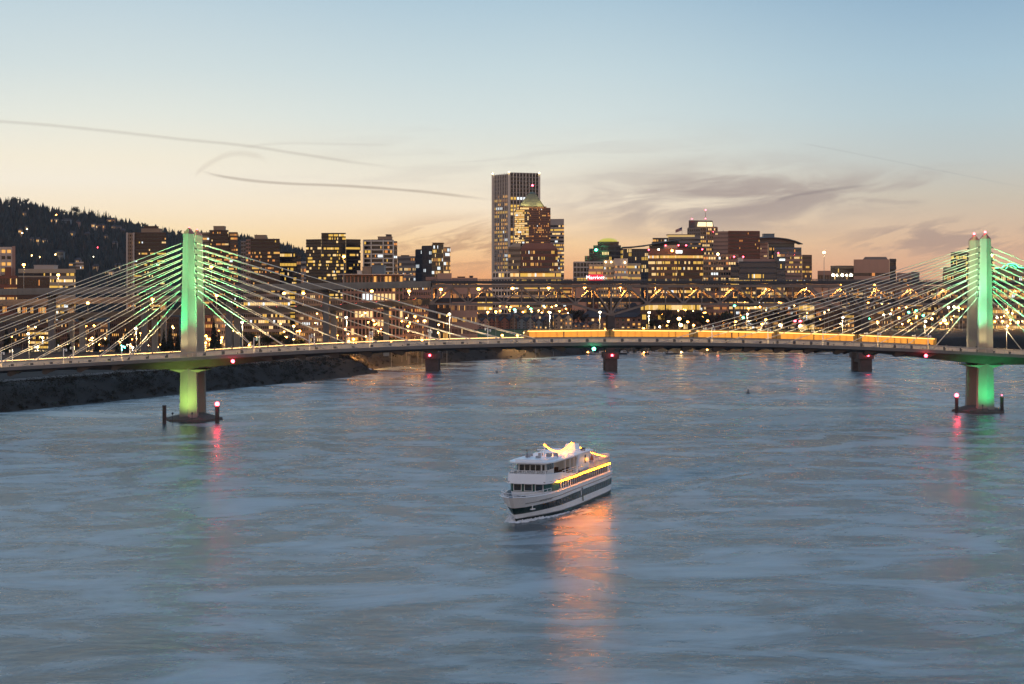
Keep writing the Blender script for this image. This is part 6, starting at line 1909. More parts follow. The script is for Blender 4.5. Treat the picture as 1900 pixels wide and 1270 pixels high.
def buoy(label, p, top_w):
    t = thing('river_buoy', label, 'buoy', tuple(p))
    mb = MB()
    x, y = p.x, p.y
    mb.tube([(x, y, -0.5), (x, y, 0.35)], 0.85, 10, r2=0.75); mb.build('float', M_HULLD, t)
    m2 = MB(); m2.tube([(x, y, 0.3), (x, y, 1.7)], 0.28, 8, r2=0.16)
    m2.build('buoy_post', M_STEEL_D, t)
    m3 = MB(); m3.ball((x, y, 1.95), 0.36 if top_w else 0.2, 8, 5); m3.build('top_mark', M_WHITE if top_w else M_STEEL_D, t)
buoy('small dark buoy with a pale round top in open water right of the middle', on_water(1388, 730.5), True)
buoy('tiny dark buoy floating left of the cabin cruiser', on_water(922, 692), False)
def pile(label, p, h, r=0.3, m=None):
    t = thing('timber_pile', label, 'pile', tuple(p))
    mb = MB(); mb.tube([(p.x, p.y, -2), (p.x, p.y, h)], r, 8, r2=r * 0.85); mb.build('pile_shaft', m or M_HULLD, t)
    m2 = MB(); m2.tube([(p.x, p.y, h), (p.x, p.y, h + 0.2)], r * 0.95, 8, r2=r * 0.3); m2.build('pile_cap', M_POLE, t)
pile('left dark pile of two beside the cabin cruiser', on_water(963, 670), 2.2, 0.35)
pile('right dark pile of two beside the cabin cruiser', on_water(966.5, 670.5), 2.6, 0.35)
dk = thing('floating_dock', 'long dark floating dock along the far bank under the bridge deck', 'dock', tuple(on_water(1200, 657.5)))
a, c = on_water(1075, 657.8), on_water(1300, 657.4)
mb = MB(); mb.bar(a + Vector((0, -3, 0.3)), c + Vector((0, -3, 0.3)), 2.4, 0.9); mb.build('dock_deck', M_BARK, dk)
for i in range(9):
    q = a.lerp(c, (i + 0.5) / 9)
    mb = MB(); mb.tube([q + Vector((0, -4.6, -2)), q + Vector((0, -4.6, 3.4))], 0.28, 6); mb.build('dock_pile', M_HULLD, dk)
for i, q in enumerate([1083, 1098, 1117, 1158, 1172, 1186, 1206, 1216, 1234, 1245, 1272, 1292]):
    p = on_water(q, 658.2)
    small_boat(f'{"white" if i % 3 else "dark"} boat moored at the far dock, {ORD[i + 1]} from the left', p, 6.5 + (i * 5 % 4), 0.1 + (i % 5) * 0.12, mast=(6.5 if i % 3 == 1 else 0), hull=M_HULLW if i % 3 else M_HULLD, group='boats moored at the far dock')
for i, (q, y, m) in enumerate([(1074, 656, M_WARM), (1090, 656.5, M_ORANGE), (1124, 654, M_ORANGE), (1194, 656, M_ORANGE), (1263, 654.5, M_WARM), (1311, 650, M_ORANGE), (1330, 650.5, M_ORANGE), (1331, 647.8, M_RED)]):
    p = on_water(q, 658.0)
    z = max(1.2, PZ(y, p.y))
    lamp_post('dock_lamp', f'{"red" if m is M_RED else ("pale" if m is M_WARM else "orange")} dock lamp under the bridge deck, {ORD[i + 1]} from the left', (p.x, p.y - 4, 0.2), z, m, 600, (1, 0.5, 0.16), 'lamps on the far dock', head=0.55)
t = thing('boulder', 'pale boulder on the tip of the dark sand spit', 'rock', tuple(on_water(684, 691)))
rg = random.Random(3)
mb = MB()
p = on_water(684, 691)
for k in range(5):
    mb.ball((p.x + rg.uniform(-1.5, 1.5), p.y + rg.uniform(-0.5, 1.0), 0.7 + rg.uniform(0, 0.9)), rg.uniform(0.6, 1.1), 7, 5, sz=0.7)
mb.build('rock_pile', M_WHITE, t)
# ------------------------------------------------------------------ excursion boat
def text_mesh(name, body, size, m, parent, matrix, extrude=0.015, spacing=1.0, align='CENTER', yscale=1.0):
    cu = bpy.data.curves.new(name, 'FONT')
    cu.body = body
    cu.size = size
    cu.extrude = extrude
    cu.align_x = align
    cu.align_y = 'CENTER'
    cu.space_character = spacing
    cu.resolution_u = 2
    tmp = bpy.data.objects.new('tmp', cu)
    COL.objects.link(tmp)
    bpy.context.view_layer.update()
    me = bpy.data.meshes.new_from_object(tmp.evaluated_get(bpy.context.evaluated_depsgraph_get()))
    bpy.data.objects.remove(tmp)
    bpy.data.curves.remove(cu)
    me.transform(matrix)
    me.name = name
    me.materials.clear()
    me.materials.append(m)
    o = bpy.data.objects.new(name, me)
    COL.objects.link(o)
    if parent is not None: o.parent = parent
    return o
def frame(origin, right, up):
    right = Vector(right).normalized(); up = Vector(up).normalized(); n = right.cross(up).normalized(); up = n.cross(right)
    return Matrix(((right.x, up.x, n.x, origin[0]), (right.y, up.y, n.y, origin[1]), (right.z, up.z, n.z, origin[2]), (0, 0, 0, 1)))

TH = R(16.8)
BOW = Vector((0.66, 270.9, 0))
LB = 46.0
FWD = Vector((-math.sin(TH), -math.cos(TH), 0))
STERN = BOW - FWD * LB
BROT = math.atan2(FWD.y, FWD.x)
def place(o):
    o.location = STERN; o.rotation_euler = (0, 0, BROT); o.scale = (1, 1.1, 1)
M_BW = mat('boat_white', (0.86, 0.90, 0.93), 0.35, 0.07, 0.35, streak=1)
M_BGREEN = mat('boat_dark_green', (0.008, 0.030, 0.028), 0.3, 0.1, 0.6)
M_BBOOT = mat('boat_boot_green', (0.007, 0.022, 0.022), 0.4, 0.2, 0.6)
M_TEAL = mat('boat_teal', (0.01, 0.10, 0.10), 0.35, 0.05, 0.6)
M_BGREY = mat('boat_grey_glass', (0.06, 0.075, 0.078), 0.2, 0.1, 0.6, spec=0.6)
M_DECKF = mat('boat_deck_grey', (0.32, 0.33, 0.34), 0.7, 0.12, 0.6)
M_BWIN = mat('boat_window', (0.010, 0.012, 0.014), 0.08, 0, spec=0.7)
M_BULB2 = mat('edge_bulb', (0.9, 0.5, 0.1), 0.3, 0, emit=(1.0, 0.24, 0.002), strength=190, sample=True)
M_BULB = mat('garland_bulb', (0.9, 0.5, 0.1), 0.3, 0, emit=(1.0, 0.23, 0.005), strength=62, sample=True)
boat = thing('tour_boat', 'white and dark green three-deck tour boat sailing towards the viewer, strung with orange lights', 'boat')
def hb(u, z):
    wl = np.interp(u, [0, .1, .55, .72, .83, .91, .97, 1], [3.3, 3.6, 3.65, 3.2, 2.2, 1.15, .4, .03])
    dk = np.interp(u, [0, .1, .55, .72, .83, .91, .97, 1], [3.5, 3.7, 3.72, 3.6, 3.2, 2.55, 1.6, .3])
    t = min(max(z / 3.6, -0.2), 1.1)
    return float(wl + (dk - wl) * t) * (0.9 if z < -0.5 else 1)
def hx(u, z):
    return u * (LB + 2.7 * z / 3.6)
def bands(u):
    k = min(1, max(0, (u - 0.55) / 0.45))
    return [-1.0, 0.0, 0.5 + 0.05 * k, 1.5 - 0.28 * k, 2.65 - 0.38 * k, 3.2 - 0.35 * k, 3.85 - 0.10 * k + 0.2 * max(0, (u - 0.85) / 0.15)]
us = [0, .04, .1, .2, .3, .4, .5, .58, .65, .72, .77, .81, .85, .88, .91, .94, .965, .985, 1.0]
mb = MB()
nb = 7
BM = [3, 3, 0, 2, 0, 0]
for sd in (1, -1):
    o = len(mb.v)
    for u in us:
        for z in bands(u):
            mb.v.append((hx(u, z), sd * hb(u, z), z))
    for i in range(len(us) - 1):
        for j in range(nb - 1):
            a = o + i * nb + j
            f = (a, a + nb, a + nb + 1, a + 1)
            mb.f.append(f if sd < 0 else f[::-1]); mb.m.append(BM[j])
for j in range(nb - 1):
    n = len(us) * nb
    mb.f.append((j, j + 1, n + j + 1, n + j)); mb.m.append(BM[j])
    e = (len(us) - 1) * nb
    mb.f.append((e + j, n + e + j, n + e + j + 1, e + j + 1)); mb.m.append(BM[j])
mb.build('hull', [M_BW, M_BW, M_BGREEN, M_BBOOT], boat)
# main weather deck and bulwark cap
mb = MB()
pl = [(hx(u, 3.2), hb(u, 3.2) - 0.12, 3.22) for u in us]; pr = [(x, -y, z) for x, y, z in pl]
n = len(us)
mb.add(pl + pr, [(i, n + i, n + i + 1, i + 1) for i in range(n - 1)])
mb.build('weather_deck', M_DECKF, boat)
mb = MB()
for sd in (1, -1):
    mb.tube([(hx(u, bands(u)[-1]), sd * hb(u, bands(u)[-1]), bands(u)[-1] + 0.03) for u in us], 0.09, 6)
mb.build('gunwale', M_BW, boat)
mb = MB()
for sd in (1, -1):
    mb.tube([(hx(u, bands(u)[5]), sd * (hb(u, bands(u)[5]) + 0.04), bands(u)[5] + 0.02) for u in us[:-2]], 0.07, 6)
    mb.tube([(hx(u, bands(u)[2]), sd * (hb(u, bands(u)[2]) + 0.04), bands(u)[2]) for u in us[:-3]], 0.06, 6)
mb.build('rubbing_strake', mat('strake_grey', (0.25, 0.26, 0.26), 0.6, 0.1, 0.6), boat)
def hull_quad(u0, u1, z0, z1, sd, off=0.03):
    return [(hx(u, z), sd * (hb(u, z) + off), z) for u, z in ((u0, z0), (u1, z0), (u1, z1), (u0, z1))]
for sd in (1, -1):
    nwin = 24
    for i in range(nwin):
        u0 = 0.05 + (0.86 - 0.05) * i / nwin
        u1 = u0 + (0.86 - 0.05) / nwin * 0.86
        b_ = bands((u0 + u1) / 2)
        w_ = MB()
        q = hull_quad(u0, u1, b_[3] + 0.10, b_[4] - 0.10, sd)
        w_.add(q, [(0, 1, 2, 3) if sd > 0 else (3, 2, 1, 0)])
        w_.build('window', M_BGREY if i < 14 else M_BWIN, boat)
    dm = MB(); dm.add(hull_quad(0.445, 0.462, 0.75, 3.0, sd, 0.05), [(0, 1, 2, 3)]); dm.build('boarding_door', M_BWIN, boat)
    dm = MB(); dm.add(hull_quad(0.467, 0.477, 1.75, 2.6, sd, 0.05), [(0, 1, 2, 3)]); dm.build('door_panel', M_BW, boat)
    tp = MB(); tp.add(hull_quad(0.60, 0.685, 0.06, 0.46, sd, 0.03), [(0, 1, 2, 3)]); tp.build('painted_panel', M_TEAL, boat)
# second deck house
def ring(pts):
    return [(x, y) for x, y in pts] + [(x, -y) for x, y in reversed(pts)]
H2 = [(2.6, 3.5), (27, 3.52), (34.5, 3.35), (38.0, 3.0), (39.4, 2.45)]
mb = MB()
mb.prism(ring(H2), 3.2, 5.42)
mb.build('deck_house', M_BW, boat)
tl = MB()
fx = [(34.9, 3.36), (38.0, 3.03), (39.43, 2.48), (39.43, -2.48), (38.0, -3.03), (34.9, -3.36)]
for (xa, ya), (xb, yb) in zip(fx, fx[1:]):
    d = Vector((xb - xa, yb - ya, 0)).normalized(); nn = Vector((-d.y, d.x, 0)) if (-d.y) > 0 or abs(d.x) > 0.9 else Vector((d.y, -d.x, 0))
    tl.add([(xa, ya, 3.95), (xb, yb, 3.95), (xb, yb, 5.25), (xa, ya, 5.25)], [(0, 1, 2, 3)])
tl.build('front_panel', M_TEAL, boat)
for y in (-1.6, 0.0, 1.6):
    w_ = MB(); w_.box(39.45, 39.49, y - 0.52, y + 0.52, 4.12, 5.1); w = w_.build('front_window', M_BWIN, boat)
    f_ = MB()
    for a in ((y - 0.62, y - 0.52, 4.03, 5.19), (y + 0.52, y + 0.62, 4.03, 5.19)): f_.box(39.45, 39.52, a[0], a[1], a[2], a[3])
    for a in ((y - 0.52, y + 0.52, 4.03, 4.12), (y - 0.52, y + 0.52, 5.1, 5.19)): f_.box(39.45, 39.52, a[0], a[1], a[2], a[3])
    f_.build('window_frame', M_BW, w)
for sd in (1, -1):
    nwin = 25
    for i in range(nwin):
        xa = 3.4 + (36.6 - 3.4) * i / nwin; xb = xa + (36.6 - 3.4) / nwin * (0.84 if i < 18 else 0.66)
        ya = float(np.interp(xa, [p[0] for p in H2], [p[1] for p in H2])) + 0.025; yb = float(np.interp(xb, [p[0] for p in H2], [p[1] for p in H2])) + 0.025
        w_ = MB(); w_.add([(xa, sd * ya, 4.02), (xb, sd * yb, 4.02), (xb, sd * yb, 5.28), (xa, sd * ya, 5.28)], [(0, 1, 2, 3) if sd < 0 else (3, 2, 1, 0)])
        w_.build('window', M_BWIN, boat)
# third deck with its white front bulwark
H3 = [(1.6, 3.6), (27, 3.66), (34, 3.62), (38.6, 3.3), (40.5, 2.75)]
mb = MB(); mb.prism(ring(H3), 5.43, 5.62); mb.build('upper_deck', M_DECKF, boat)
bp = [(25.5, 3.66), (30, 3.66), (34, 3.62), (38.6, 3.32), (40.5, 2.78), (40.9, 0), (40.5, -2.78), (38.6, -3.32), (34, -3.62), (30, -3.66), (25.5, -3.66)]
tz = [5.75, 6.1, 6.62, 6.78, 6.80, 6.82, 6.80, 6.78, 6.62, 6.1, 5.75]
mb = MB()
n = len(bp)
lean = lambda p, k: (p[0] * (1 + 0.008 * k), p[1] * (1 + 0.03 * k))
vs = []
for k, (zz) in enumerate((0, 1)):
    for p, t in zip(bp, tz):
        q = p if zz == 0 else (p[0] - 0.25, p[1] * 0.985)
        vs.append((q[0], q[1], 5.30 if zz == 0 else t))
for p, t in zip(bp, tz):
    vs.append((p[0] - 0.40, p[1] * 0.955, t))
for p in bp:
    vs.append((p[0] - 0.25, p[1] * 0.955, 5.30))
mb.add(vs, [(i + 1, i, n + i, n + i + 1) for i in range(n - 1)] + [(n + i + 1, n + i, 2 * n + i, 2 * n + i + 1) for i in range(n - 1)] + [(2 * n + i + 1, 2 * n + i, 3 * n + i, 3 * n + i + 1) for i in range(n - 1)] + [(3 * n + i + 1, 3 * n + i, i, i + 1) for i in range(n - 1)])
mb.build('front_bulwark', M_BW, boat)
# pilot house
ph = [(33.4, 2.25), (37.6, 2.2), (38.5, 1.7)]
mb = MB(); mb.prism(ring(ph), 5.63, 8.36); mb.build('pilot_house', M_BW, boat)
wins = [(-1.62 + 0.81 * i, -1.62 + 0.81 * (i + 1)) for i in range(4)]
for a, c in wins:
    w_ = MB(); w_.box(38.51, 38.54, a + 0.06, c - 0.06, 7.18, 8.08); w_.build('pilot_house_window', M_BWIN, boat)
for sd in (1, -1):
    for (xa, ya), (xb, yb) in (((38.42, 1.77), (37.68, 2.16)), ((37.4, 2.22), (36.3, 2.235)), ((36.1, 2.24), (35.0, 2.25)), ((34.8, 2.25), (33.7, 2.26))):
        w_ = MB(); w_.add([(xa, sd * (ya + 0.02), 7.18), (xb, sd * (yb + 0.02), 7.18), (xb, sd * (yb + 0.02), 8.08), (xa, sd * (ya + 0.02), 8.08)], [(0, 1, 2, 3)]); w_.build('pilot_house_window', M_BWIN, boat)
M_LET = mat('lettering_green', (0.012, 0.035, 0.035), 0.5, 0)
text_mesh('lettering', 'PORTLAND SPIRIT', 0.56, M_LET, boat, frame((38.56, 0.15, 6.92), (0, 1, 0), (0, 0, 1)), spacing=1.08)
M_LET2 = mat('lettering_grey', (0.30, 0.30, 0.30), 0.5, 0)
for sd in (1, -1):
    p0 = Vector((hx(0.90, 2.95), sd * (hb(0.90, 2.95) + 0.05), 2.95)); p1 = Vector((hx(0.79, 2.95), sd * (hb(0.79, 2.95) + 0.05), 2.95))
    mid_ = (p0 + p1) / 2 + Vector((0.0, sd * 0.10, 0))
    upv = Vector((0, sd * 0.25, 1))
    text_mesh('lettering', 'PORTLAND SPIRIT', 0.50, M_LET2, boat, frame(mid_, (p1 - p0) if sd > 0 else (p0 - p1), upv), spacing=1.15)
# roof deck
rp = [(12.5, 3.3), (30, 3.45), (37.5, 3.3), (39.9, 2.5)]
mb = MB(); mb.prism(ring(rp), 8.38, 8.60); mb.build('roof', M_BW, boat)
mb = MB(); mb.prism(ring([(32, 2.3), (38.0, 2.35), (39.2, 1.9)]), 8.605, 8.95); mb.build('roof', M_BW, boat)
mb = MB(); mb.prism(ring([(13, 2.7), (20, 2.8)]), 5.63, 8.36)
mb.prism([(13.2, 2.72), (20.4, 2.82), (21.2, 2.82), (23.4, 3.2), (22.4, 3.2), (13.2, 3.0)], 8.0, 8.37)
mb.build('aft_cabin', M_BW, boat)
for sd in (1, -1):
    mb = MB(); mb.bar((24.6, sd * 3.4, 5.6), (22.2, sd * 3.35, 8.4), 0.25, 0.8, up=(1, 0, 0)); mb.build('raked_strut', M_BW, boat)
    for x in (39.0, 31.5, 28.5, 26.0):
        mb = MB(); y = 2.95 if x > 38 else 3.42
        mb.tube([(x, sd * y * (0.8 if x > 38 else 1), 5.6), (x, sd * y * (0.8 if x > 38 else 1), 8.4)], 0.06, 6); mb.build('canopy_post', M_BW, boat)
mb = MB(); mb.box(15.2, 16.2, 2.71, 2.76, 6.5, 8.0); mb.box(15.2, 16.2, -2.76, -2.71, 6.5, 8.0); mb.build('cabin_door', M_BWIN, boat)
def rail(pts, z0, hs, parent, post=1.4, r=0.035, name='railing'):
    mb = MB()
    pts = [Vector((p[0], p[1], 0)) for p in pts]
    for h in hs:
        mb.tube([p + Vector((0, 0, (z0(p.x) if callable(z0) else z0) + h)) for p in pts], r, 5)
    for a, c in zip(pts, pts[1:]):
        k = max(1, int((c - a).length / post))
        for i in range(k + 1):
            p = a.lerp(c, i / k); zz = z0(p.x) if callable(z0) else z0
            mb.tube([p + Vector((0, 0, zz)), p + Vector((0, 0, zz + hs[-1]))], r, 5)
    return mb.build(name, M_BW, parent)
rail([(33.5, 3.5), (28, 3.55), (20.5, 3.5)], 5.62, (0.45, 0.8, 1.15), boat)
rail([(33.5, -3.5), (28, -3.55), (20.5, -3.5)], 5.62, (0.45, 0.8, 1.15), boat)
rail([(39.6, 2.5), (40.2, 0), (39.6, -2.5)], 6.75, (0.25, 0.5), boat)
us_b = [.80, .86, .91, .95, .98, 1.0]
rail([(hx(u, 3.8), hb(u, 3.8) * 0.97) for u in us_b] + [(hx(u, 3.8), -hb(u, 3.8) * 0.97) for u in reversed(us_b)], 3.8, (0.4, 0.8), boat)
rail([(2.4, 3.3), (0.2, 3.3), (0.2, -3.3), (2.4, -3.3)], 3.8, (0.4, 0.75, 1.1), boat)
rail([(37, 3.0), (22, 3.1), (14, 3.0)], 8.6, (0.35,), boat, 2.0, 0.03)
# aft open deck bulwark
mb = MB()
M_BLU = mat('boat_pale_blue', (0.42, 0.47, 0.52), 0.5, 0.08, 0.5)
ap = [(12.4, 3.52), (1.8, 3.5), (1.8, -3.5), (12.4, -3.52)]
for (xa, ya), (xb, yb) in zip(ap, ap[1:]):
    mb.bar((xa, ya, 6.05), (xb, yb, 6.05), 0.1, 0.85)
mb.build('aft_bulwark', M_BLU, boat)
rail([(12.4, 3.5), (1.9, 3.48), (1.9, -3.48), (12.4, -3.5)], 6.45, (0.25, 0.5), boat, 1.6)
# roof gear
mb = MB(); mb.tube([(31, 0.2, 8.6), (31, 0.2, 11.0)], 0.10, 6, r2=0.05); mb.bar((31, -0.6, 10.3), (31, 1.0, 10.3), 0.07, 0.07); mb.build('mast', M_BW, boat)
mb = MB(); mb.tube([(34, 0.5, 8.95), (34, 0.5, 10.0)], 0.09, 6); mb.box(33.8, 34.2, -0.1, 1.1, 10.0, 10.16); mb.build('radar', M_BW, boat)
mb = MB(); mb.tube([(36.8, -0.9, 8.95), (36.8, -0.9, 10.1)], 0.05, 6); mb.ball((36.8, -0.9, 10.15), 0.16, 6, 4); mb.build('searchlight', M_STEEL_D, boat)
mb = MB()
for x, y, h in ((36.2, 0.6, .35), (35.2, -1.2, .5), (33.0, -1.4, .4), (33.2, 1.4, .55), (30.2, 1.7, .7), (29.4, 0.6, .6), (28.6, -1.0, .5)):
    z = 8.955 if x > 32.5 else 8.61
    mb.box(x - 0.35, x + 0.35, y - 0.3, y + 0.3, z, z + h)
mb.build('roof_lockers', M_DECKF, boat)
mb = MB(); mb.prism([(12.6, -1.2), (15.0, -1.0), (15.0, 1.0), (12.6, 1.2)], 8.61, 9.5, top=[(12.3, -0.9), (14.0, -0.7), (14.0, 0.7), (12.3, 0.9)]); mb.build('funnel', M_BW, boat)
mb = MB(); mb.box(15.6, 16.6, 2.2, 2.75, 8.61, 9.05); mb.build('vent_box', M_STEEL_D, boat)
mb = MB()
for y in (-0.6, 0.6):
    mb.tube([(45.0, y * 0.6, 3.25), (45.0, y * 0.6, 3.75)], 0.16, 6)
mb.box(43.3, 44.2, -0.6, 0.6, 3.24, 3.75); mb.build('windlass', M_STEEL, boat)
mb = MB()
p = Vector((hx(.93, 2.5), hb(.93, 2.5) + 0.12, 2.5)); mb.bar(p, p + Vector((0.1, 0.02, -0.75)), 0.12, 0.12); mb.bar(p + Vector((0.5, -0.2, -0.62)), p + Vector((-0.45, 0.25, -0.62)), 0.14, 0.16); mb.build('anchor', M_BW, boat)
# chairs and tables in the shade of the open deck
for x in (31.5, 30.0, 28.4, 27.0, 25.6):
    for y in (2.4, -2.4, 0.6):
        mb = MB()
        mb.box(x - 0.3, x + 0.3, y - 0.3, y + 0.3, 5.63, 6.05); mb.box(x - 0.3, x - 0.22, y - 0.3, y + 0.3, 6.055, 6.6)
        mb.build('deck_seat', mat('seat_brown', (0.10, 0.06, 0.045), 0.8, 0.2, 1.0), boat)
place(boat)
# things carried on the boat
def garland(name, label, pts, step, r, lights, bulb=None):
    t = thing(name, label, 'string lights', group='orange light strings on the tour boat')
    c = MB(); c.tube(pts, 0.025, 4); c.build('light_cable', M_STEEL_D, t)
    acc = 0.0
    P_ = [Vector(p) for p in pts]
    for a, b_ in zip(P_, P_[1:]):
        l = (b_ - a).length
        while acc < l:
            m_ = MB(); m_.ball(a.lerp(b_, acc / l) - Vector((0, 0, 0.06)), r, 6, 4); m_.build('bulb', bulb or M_BULB, t)
            acc += step
        acc -= l
    for p, e in lights:
        ld = point_light('bulb_glow', p, e, (1.0, 0.36, 0.03), None, 0.35); ld.parent = t
    place(t)
    return t
cat = lambda a, b_, sag, n: [Vector(a).lerp(Vector(b_), i / n) - Vector((0, 0, 4 * sag * (i / n) * (1 - i / n))) for i in range(n + 1)]
garland('light_garland', 'orange light string sagging from the mast over the funnel of the tour boat', cat((31, 0.2, 10.7), (13.2, 0, 9.75), 1.25, 12) + cat((13.2, 0, 9.75), (2.2, 2.8, 6.6), 0.35, 8)[1:], 0.85, 0.10,
        [((26, 0, 9.15), 120), ((20, 0.6, 9.1), 200), ((15.5, 0.4, 9.6), 60), ((9, 1.4, 8.0), 120)])
garland('light_garland', 'orange light string along the port edge of the upper deck of the tour boat', [(36.5, 3.42, 5.36), (34, 3.62, 5.36), (27, 3.68, 5.36), (1.7, 3.64, 5.36)], 0.95, 0.10,
        [((34, 4.0, 5.2), 40), ((28, 4.1, 5.2), 40), ((22, 4.1, 5.2), 50), ((16, 4.1, 5.2), 60), ((10, 4.1, 5.2), 60), ((5, 4.1, 5.2), 60), ((12.2, 3.3, 6.8), 80)], M_BULB2)
fl = thing('flag', 'small dark flag furled on a slanted staff at the boat stern', 'flag')
mb = MB(); mb.tube([(4.2, 1.4, 5.6), (2.9, 1.4, 7.6)], 0.04, 5); mb.build('flag_staff', M_BW, fl)
mb = MB(); mb.prism([(2.85, 1.35), (3.1, 1.25), (3.35, 1.42), (3.0, 1.5)], 6.6, 7.5, top=[(2.75, 1.35), (2.9, 1.3), (2.95, 1.42), (2.8, 1.45)]); mb.build('flag_cloth', mat('flag_cloth_dark', (0.03, 0.03, 0.05), 0.9, 0.3, 2.0), fl)
place(fl)
um = thing('folded_parasol', 'brown folded parasol on the aft deck of the tour boat', 'parasol')
mb = MB(); mb.tube([(6.2, 1.6, 5.6), (6.2, 1.6, 7.3)], 0.04, 5); mb.build('parasol_pole', M_POLE, um)
mb = MB(); mb.tube([(6.2, 1.6, 6.2), (6.2, 1.6, 6.6), (6.2, 1.6, 7.25)], 0.34, 8, r2=0.05); mb.build('parasol_canopy', mat('canvas_brown', (0.14, 0.075, 0.05), 0.9, 0.2, 2.0), um)
place(um)
# foam thrown up along the waterline
def foam():
    rg = random.Random(17)
    mb = MB()
    for sd in (1, -1):
        for k in range(330):
            u = 1.0 - abs(rg.gauss(0, 0.16 if sd > 0 else 0.10))
            if u < 0.4: continue
            out = abs(rg.gauss(0, 0.35)) + (1 - u) * (2.0 if sd < 0 else 0.9)
            x = hx(u, 0) + rg.uniform(-0.4, 1.1) * (u > 0.9); y = sd * (hb(u, 0) + out + 0.05)
            r = rg.uniform(0.10, 0.36) * (1.4 if u > 0.85 else 0.7)
            n = 7
            a0 = rg.uniform(0, 6)
            ringv = [(x + r * rg.uniform(0.8, 2.2) * math.cos(a0 + 2 * math.pi * i / n), y + r * rg.uniform(0.5, 1.0) * math.sin(a0 + 2 * math.pi * i / n), 0.012) for i in range(n)]
            mb.add(ringv + [(x, y, 0.03 + r * rg.uniform(0.1, 0.7))], [(i, (i + 1) % n, n) for i in range(n)])
    o = mb.build('foam', mat('foam_white', (0.86, 0.88, 0.89), 0.7, 0.2, 2.0))
    place(o)
    tag(o, kind='stuff')
foam()
def wake():
    rg = random.Random(23)
    mb = MB()
    def ridge(pts, w, h):
        o = len(mb.v)
        k = len(pts)
        for i, p in enumerate(pts):
            d = (pts[min(i + 1, k - 1)] - pts[max(i - 1, 0)]).normalized()
            nn = Vector((-d.y, d.x, 0))
            f = math.sin(math.pi * i / (k - 1))
            for u, z in ((-1, 0.004), (-0.35, h * 0.8), (0.2, h), (1, 0.004)):
                q = p + nn * (w * u)
                mb.v.append((q.x, q.y, 0.004 + z * f))
        for i in range(k - 1):
            for j in range(3):
                a_ = o + i * 4 + j
                mb.f.append((a_, a_ + 4, a_ + 5, a_ + 1)); mb.m.append(0)
    # curved stern waves and the two spreading arms
    for n_ in range(26):
        d = 2 + n_ * 2.6 + rg.uniform(-0.4, 0.4)
        half = 3.2 + d * 0.30
        k = 15
        for sgn in (1, -1):
            pts = []
            for i in range(k):
                y = sgn * (half * 0.12 + half * 1.05 * i / (k - 1))
                pts.append(Vector((-d - 0.018 * y * y * 30 / (d + 20) + rg.uniform(-0.25, 0.25), y, 0)))
            if rg.random() < 0.9:
                ridge(pts, rg.uniform(0.5, 0.85), rg.uniform(0.10, 0.2) * (1 - n_ / 34))
    for sgn in (1, -1):
        for n_ in range(16):
            d = 44 - n_ * 5.2
            y0 = 1.5 + (46 - d) * 0.20
            pts = [Vector((d - 1.3 * i + rg.uniform(-.2, .2), sgn * (max(y0, 3.9) + 0.25 * i + (0.8 if n_ % 2 else 0)), 0)) for i in range(9)]
            ridge(pts, 0.6, rg.uniform(0.1, 0.2) * (1 - n_ / 26))
    o = mb.build('wake', bpy.data.materials['river_water'], None, smooth=True)
    place(o)
    tag(o, kind='stuff')
wake()

# ------------------------------------------------------------------ signs and flag in the city
M_REDSIGN = mat('sign_red', (0.5, 0.02, 0.03), 0.4, 0, emit=(1.0, 0.012, 0.045), strength=1.5, sample=True)
M_SIGNW = mat('sign_letters', (0.9, 0.9, 0.9), 0.4, 0, emit=(1.0, 0.80, 0.80), strength=3.2)
t = thing('hotel_sign', 'glowing red hotel sign with white letters above the truss bridge', 'sign', tuple(P(1104.5, 515.5, 1437.5)), None)
x0, x1, za, zb_ = PX(1091.5, 1437.5), PX(1118, 1437.5), PZ(521, 1437.5), PZ(510.5, 1437.5)
mb = MB(); mb.box(x0, x1, 1437.2, 1438.2, za, zb_); mb.build('sign_board', M_REDSIGN, t)
o = text_mesh('sign_lettering', 'Marriott', 4.4, M_SIGNW, t, frame((0, -0.45, -0.1), (1, 0, 0), (0, 0, 1)), 0.1, 1.0)
t = thing('office_sign', 'small white lit sign on top of the dark brown brick office', 'sign', tuple(P(1258.5, 467.5, 1346)))
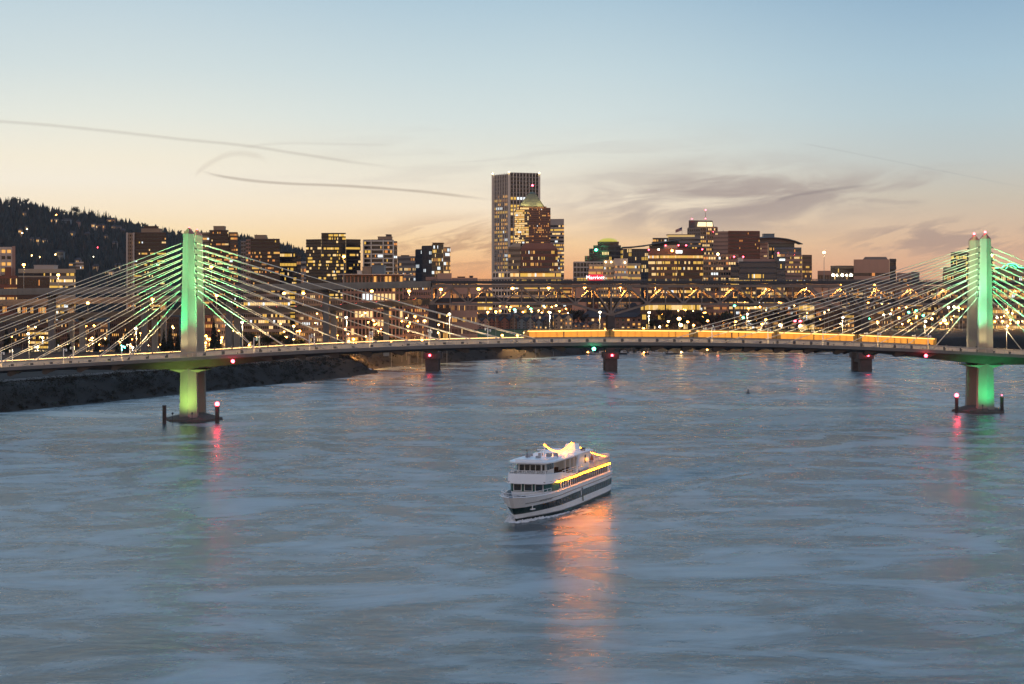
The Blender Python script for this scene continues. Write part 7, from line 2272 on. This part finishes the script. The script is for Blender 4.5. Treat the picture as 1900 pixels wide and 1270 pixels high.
mb = MB(); mb.box(PX(1254, 1346), PX(1266, 1346), 1345.8, 1346.6, PZ(470.5, 1346), PZ(464.8, 1346)); mb.build('sign_board', mat('sign_white', (0.9, 0.9, 0.9), 0.4, 0, emit=(0.85, 1.0, 0.92), strength=1.6), t)
t = thing('office_sign', 'small white lit sign on the dark blue glass office', 'sign', tuple(P(1451, 482, 1377)))
mb = MB(); mb.box(PX(1446.5, 1377), PX(1456.5, 1377), 1376.8, 1377.6, PZ(484.2, 1377), PZ(480.6, 1377)); mb.build('sign_board', MATS['sign_white'], t)
# large flag on a roof staff
t = thing('roof_flag', 'striped red and white flag with a blue corner flying above the lit cornice', 'flag', tuple(P(1266, 437, 1745)))
mb = MB(); mb.tube([P(1265.5, 437, 1745), P(1265.5, 421, 1745)], 0.16, 5); mb.build('flag_pole', M_POLE, t)
mb = MB()
nx, ny = 10, 9
for j in range(ny + 1):
    for i in range(nx + 1):
        k = i / nx
        x = PX(1265.3 - 12 * k, 1745); z = PZ(421.8 + 5.0 * k + 6.5 * j / ny * (1 - 0.15 * k), 1745)
        mb.v.append((x, 1745 + 0.5 * math.sin(k * 7 + j * 0.3), z))
for j in range(ny):
    for i in range(nx):
        a = j * (nx + 1) + i
        mb.f.append((a, a + 1, a + nx + 2, a + nx + 1)); mb.m.append(2 if (i < 4 and j < 5) else (j % 2))
mb.build('flag_cloth', [mat('flag_red', (0.42, 0.05, 0.05), 0.8, 0), mat('flag_white', (0.6, 0.55, 0.52), 0.8, 0), mat('flag_blue', (0.03, 0.04, 0.12), 0.8, 0)], t)
# ------------------------------------------------------------------ evening haze
hz = MB(); hz.box(-3200, 3200, -250, 4300, -6, 330)
hm = bpy.data.materials.new('haze')
hm.use_nodes = True
hm.node_tree.nodes.clear()
ho = hm.node_tree.nodes.new('ShaderNodeOutputMaterial')
hv = hm.node_tree.nodes.new('ShaderNodeVolumePrincipled')
hv.inputs['Color'].default_value = (0.82, 0.88, 1.0, 1)
hv.inputs['Density'].default_value = 0.000018
hm.node_tree.links.new(hv.outputs[0], ho.inputs['Volume'])
tag(hz.build('haze', hm), kind='stuff')
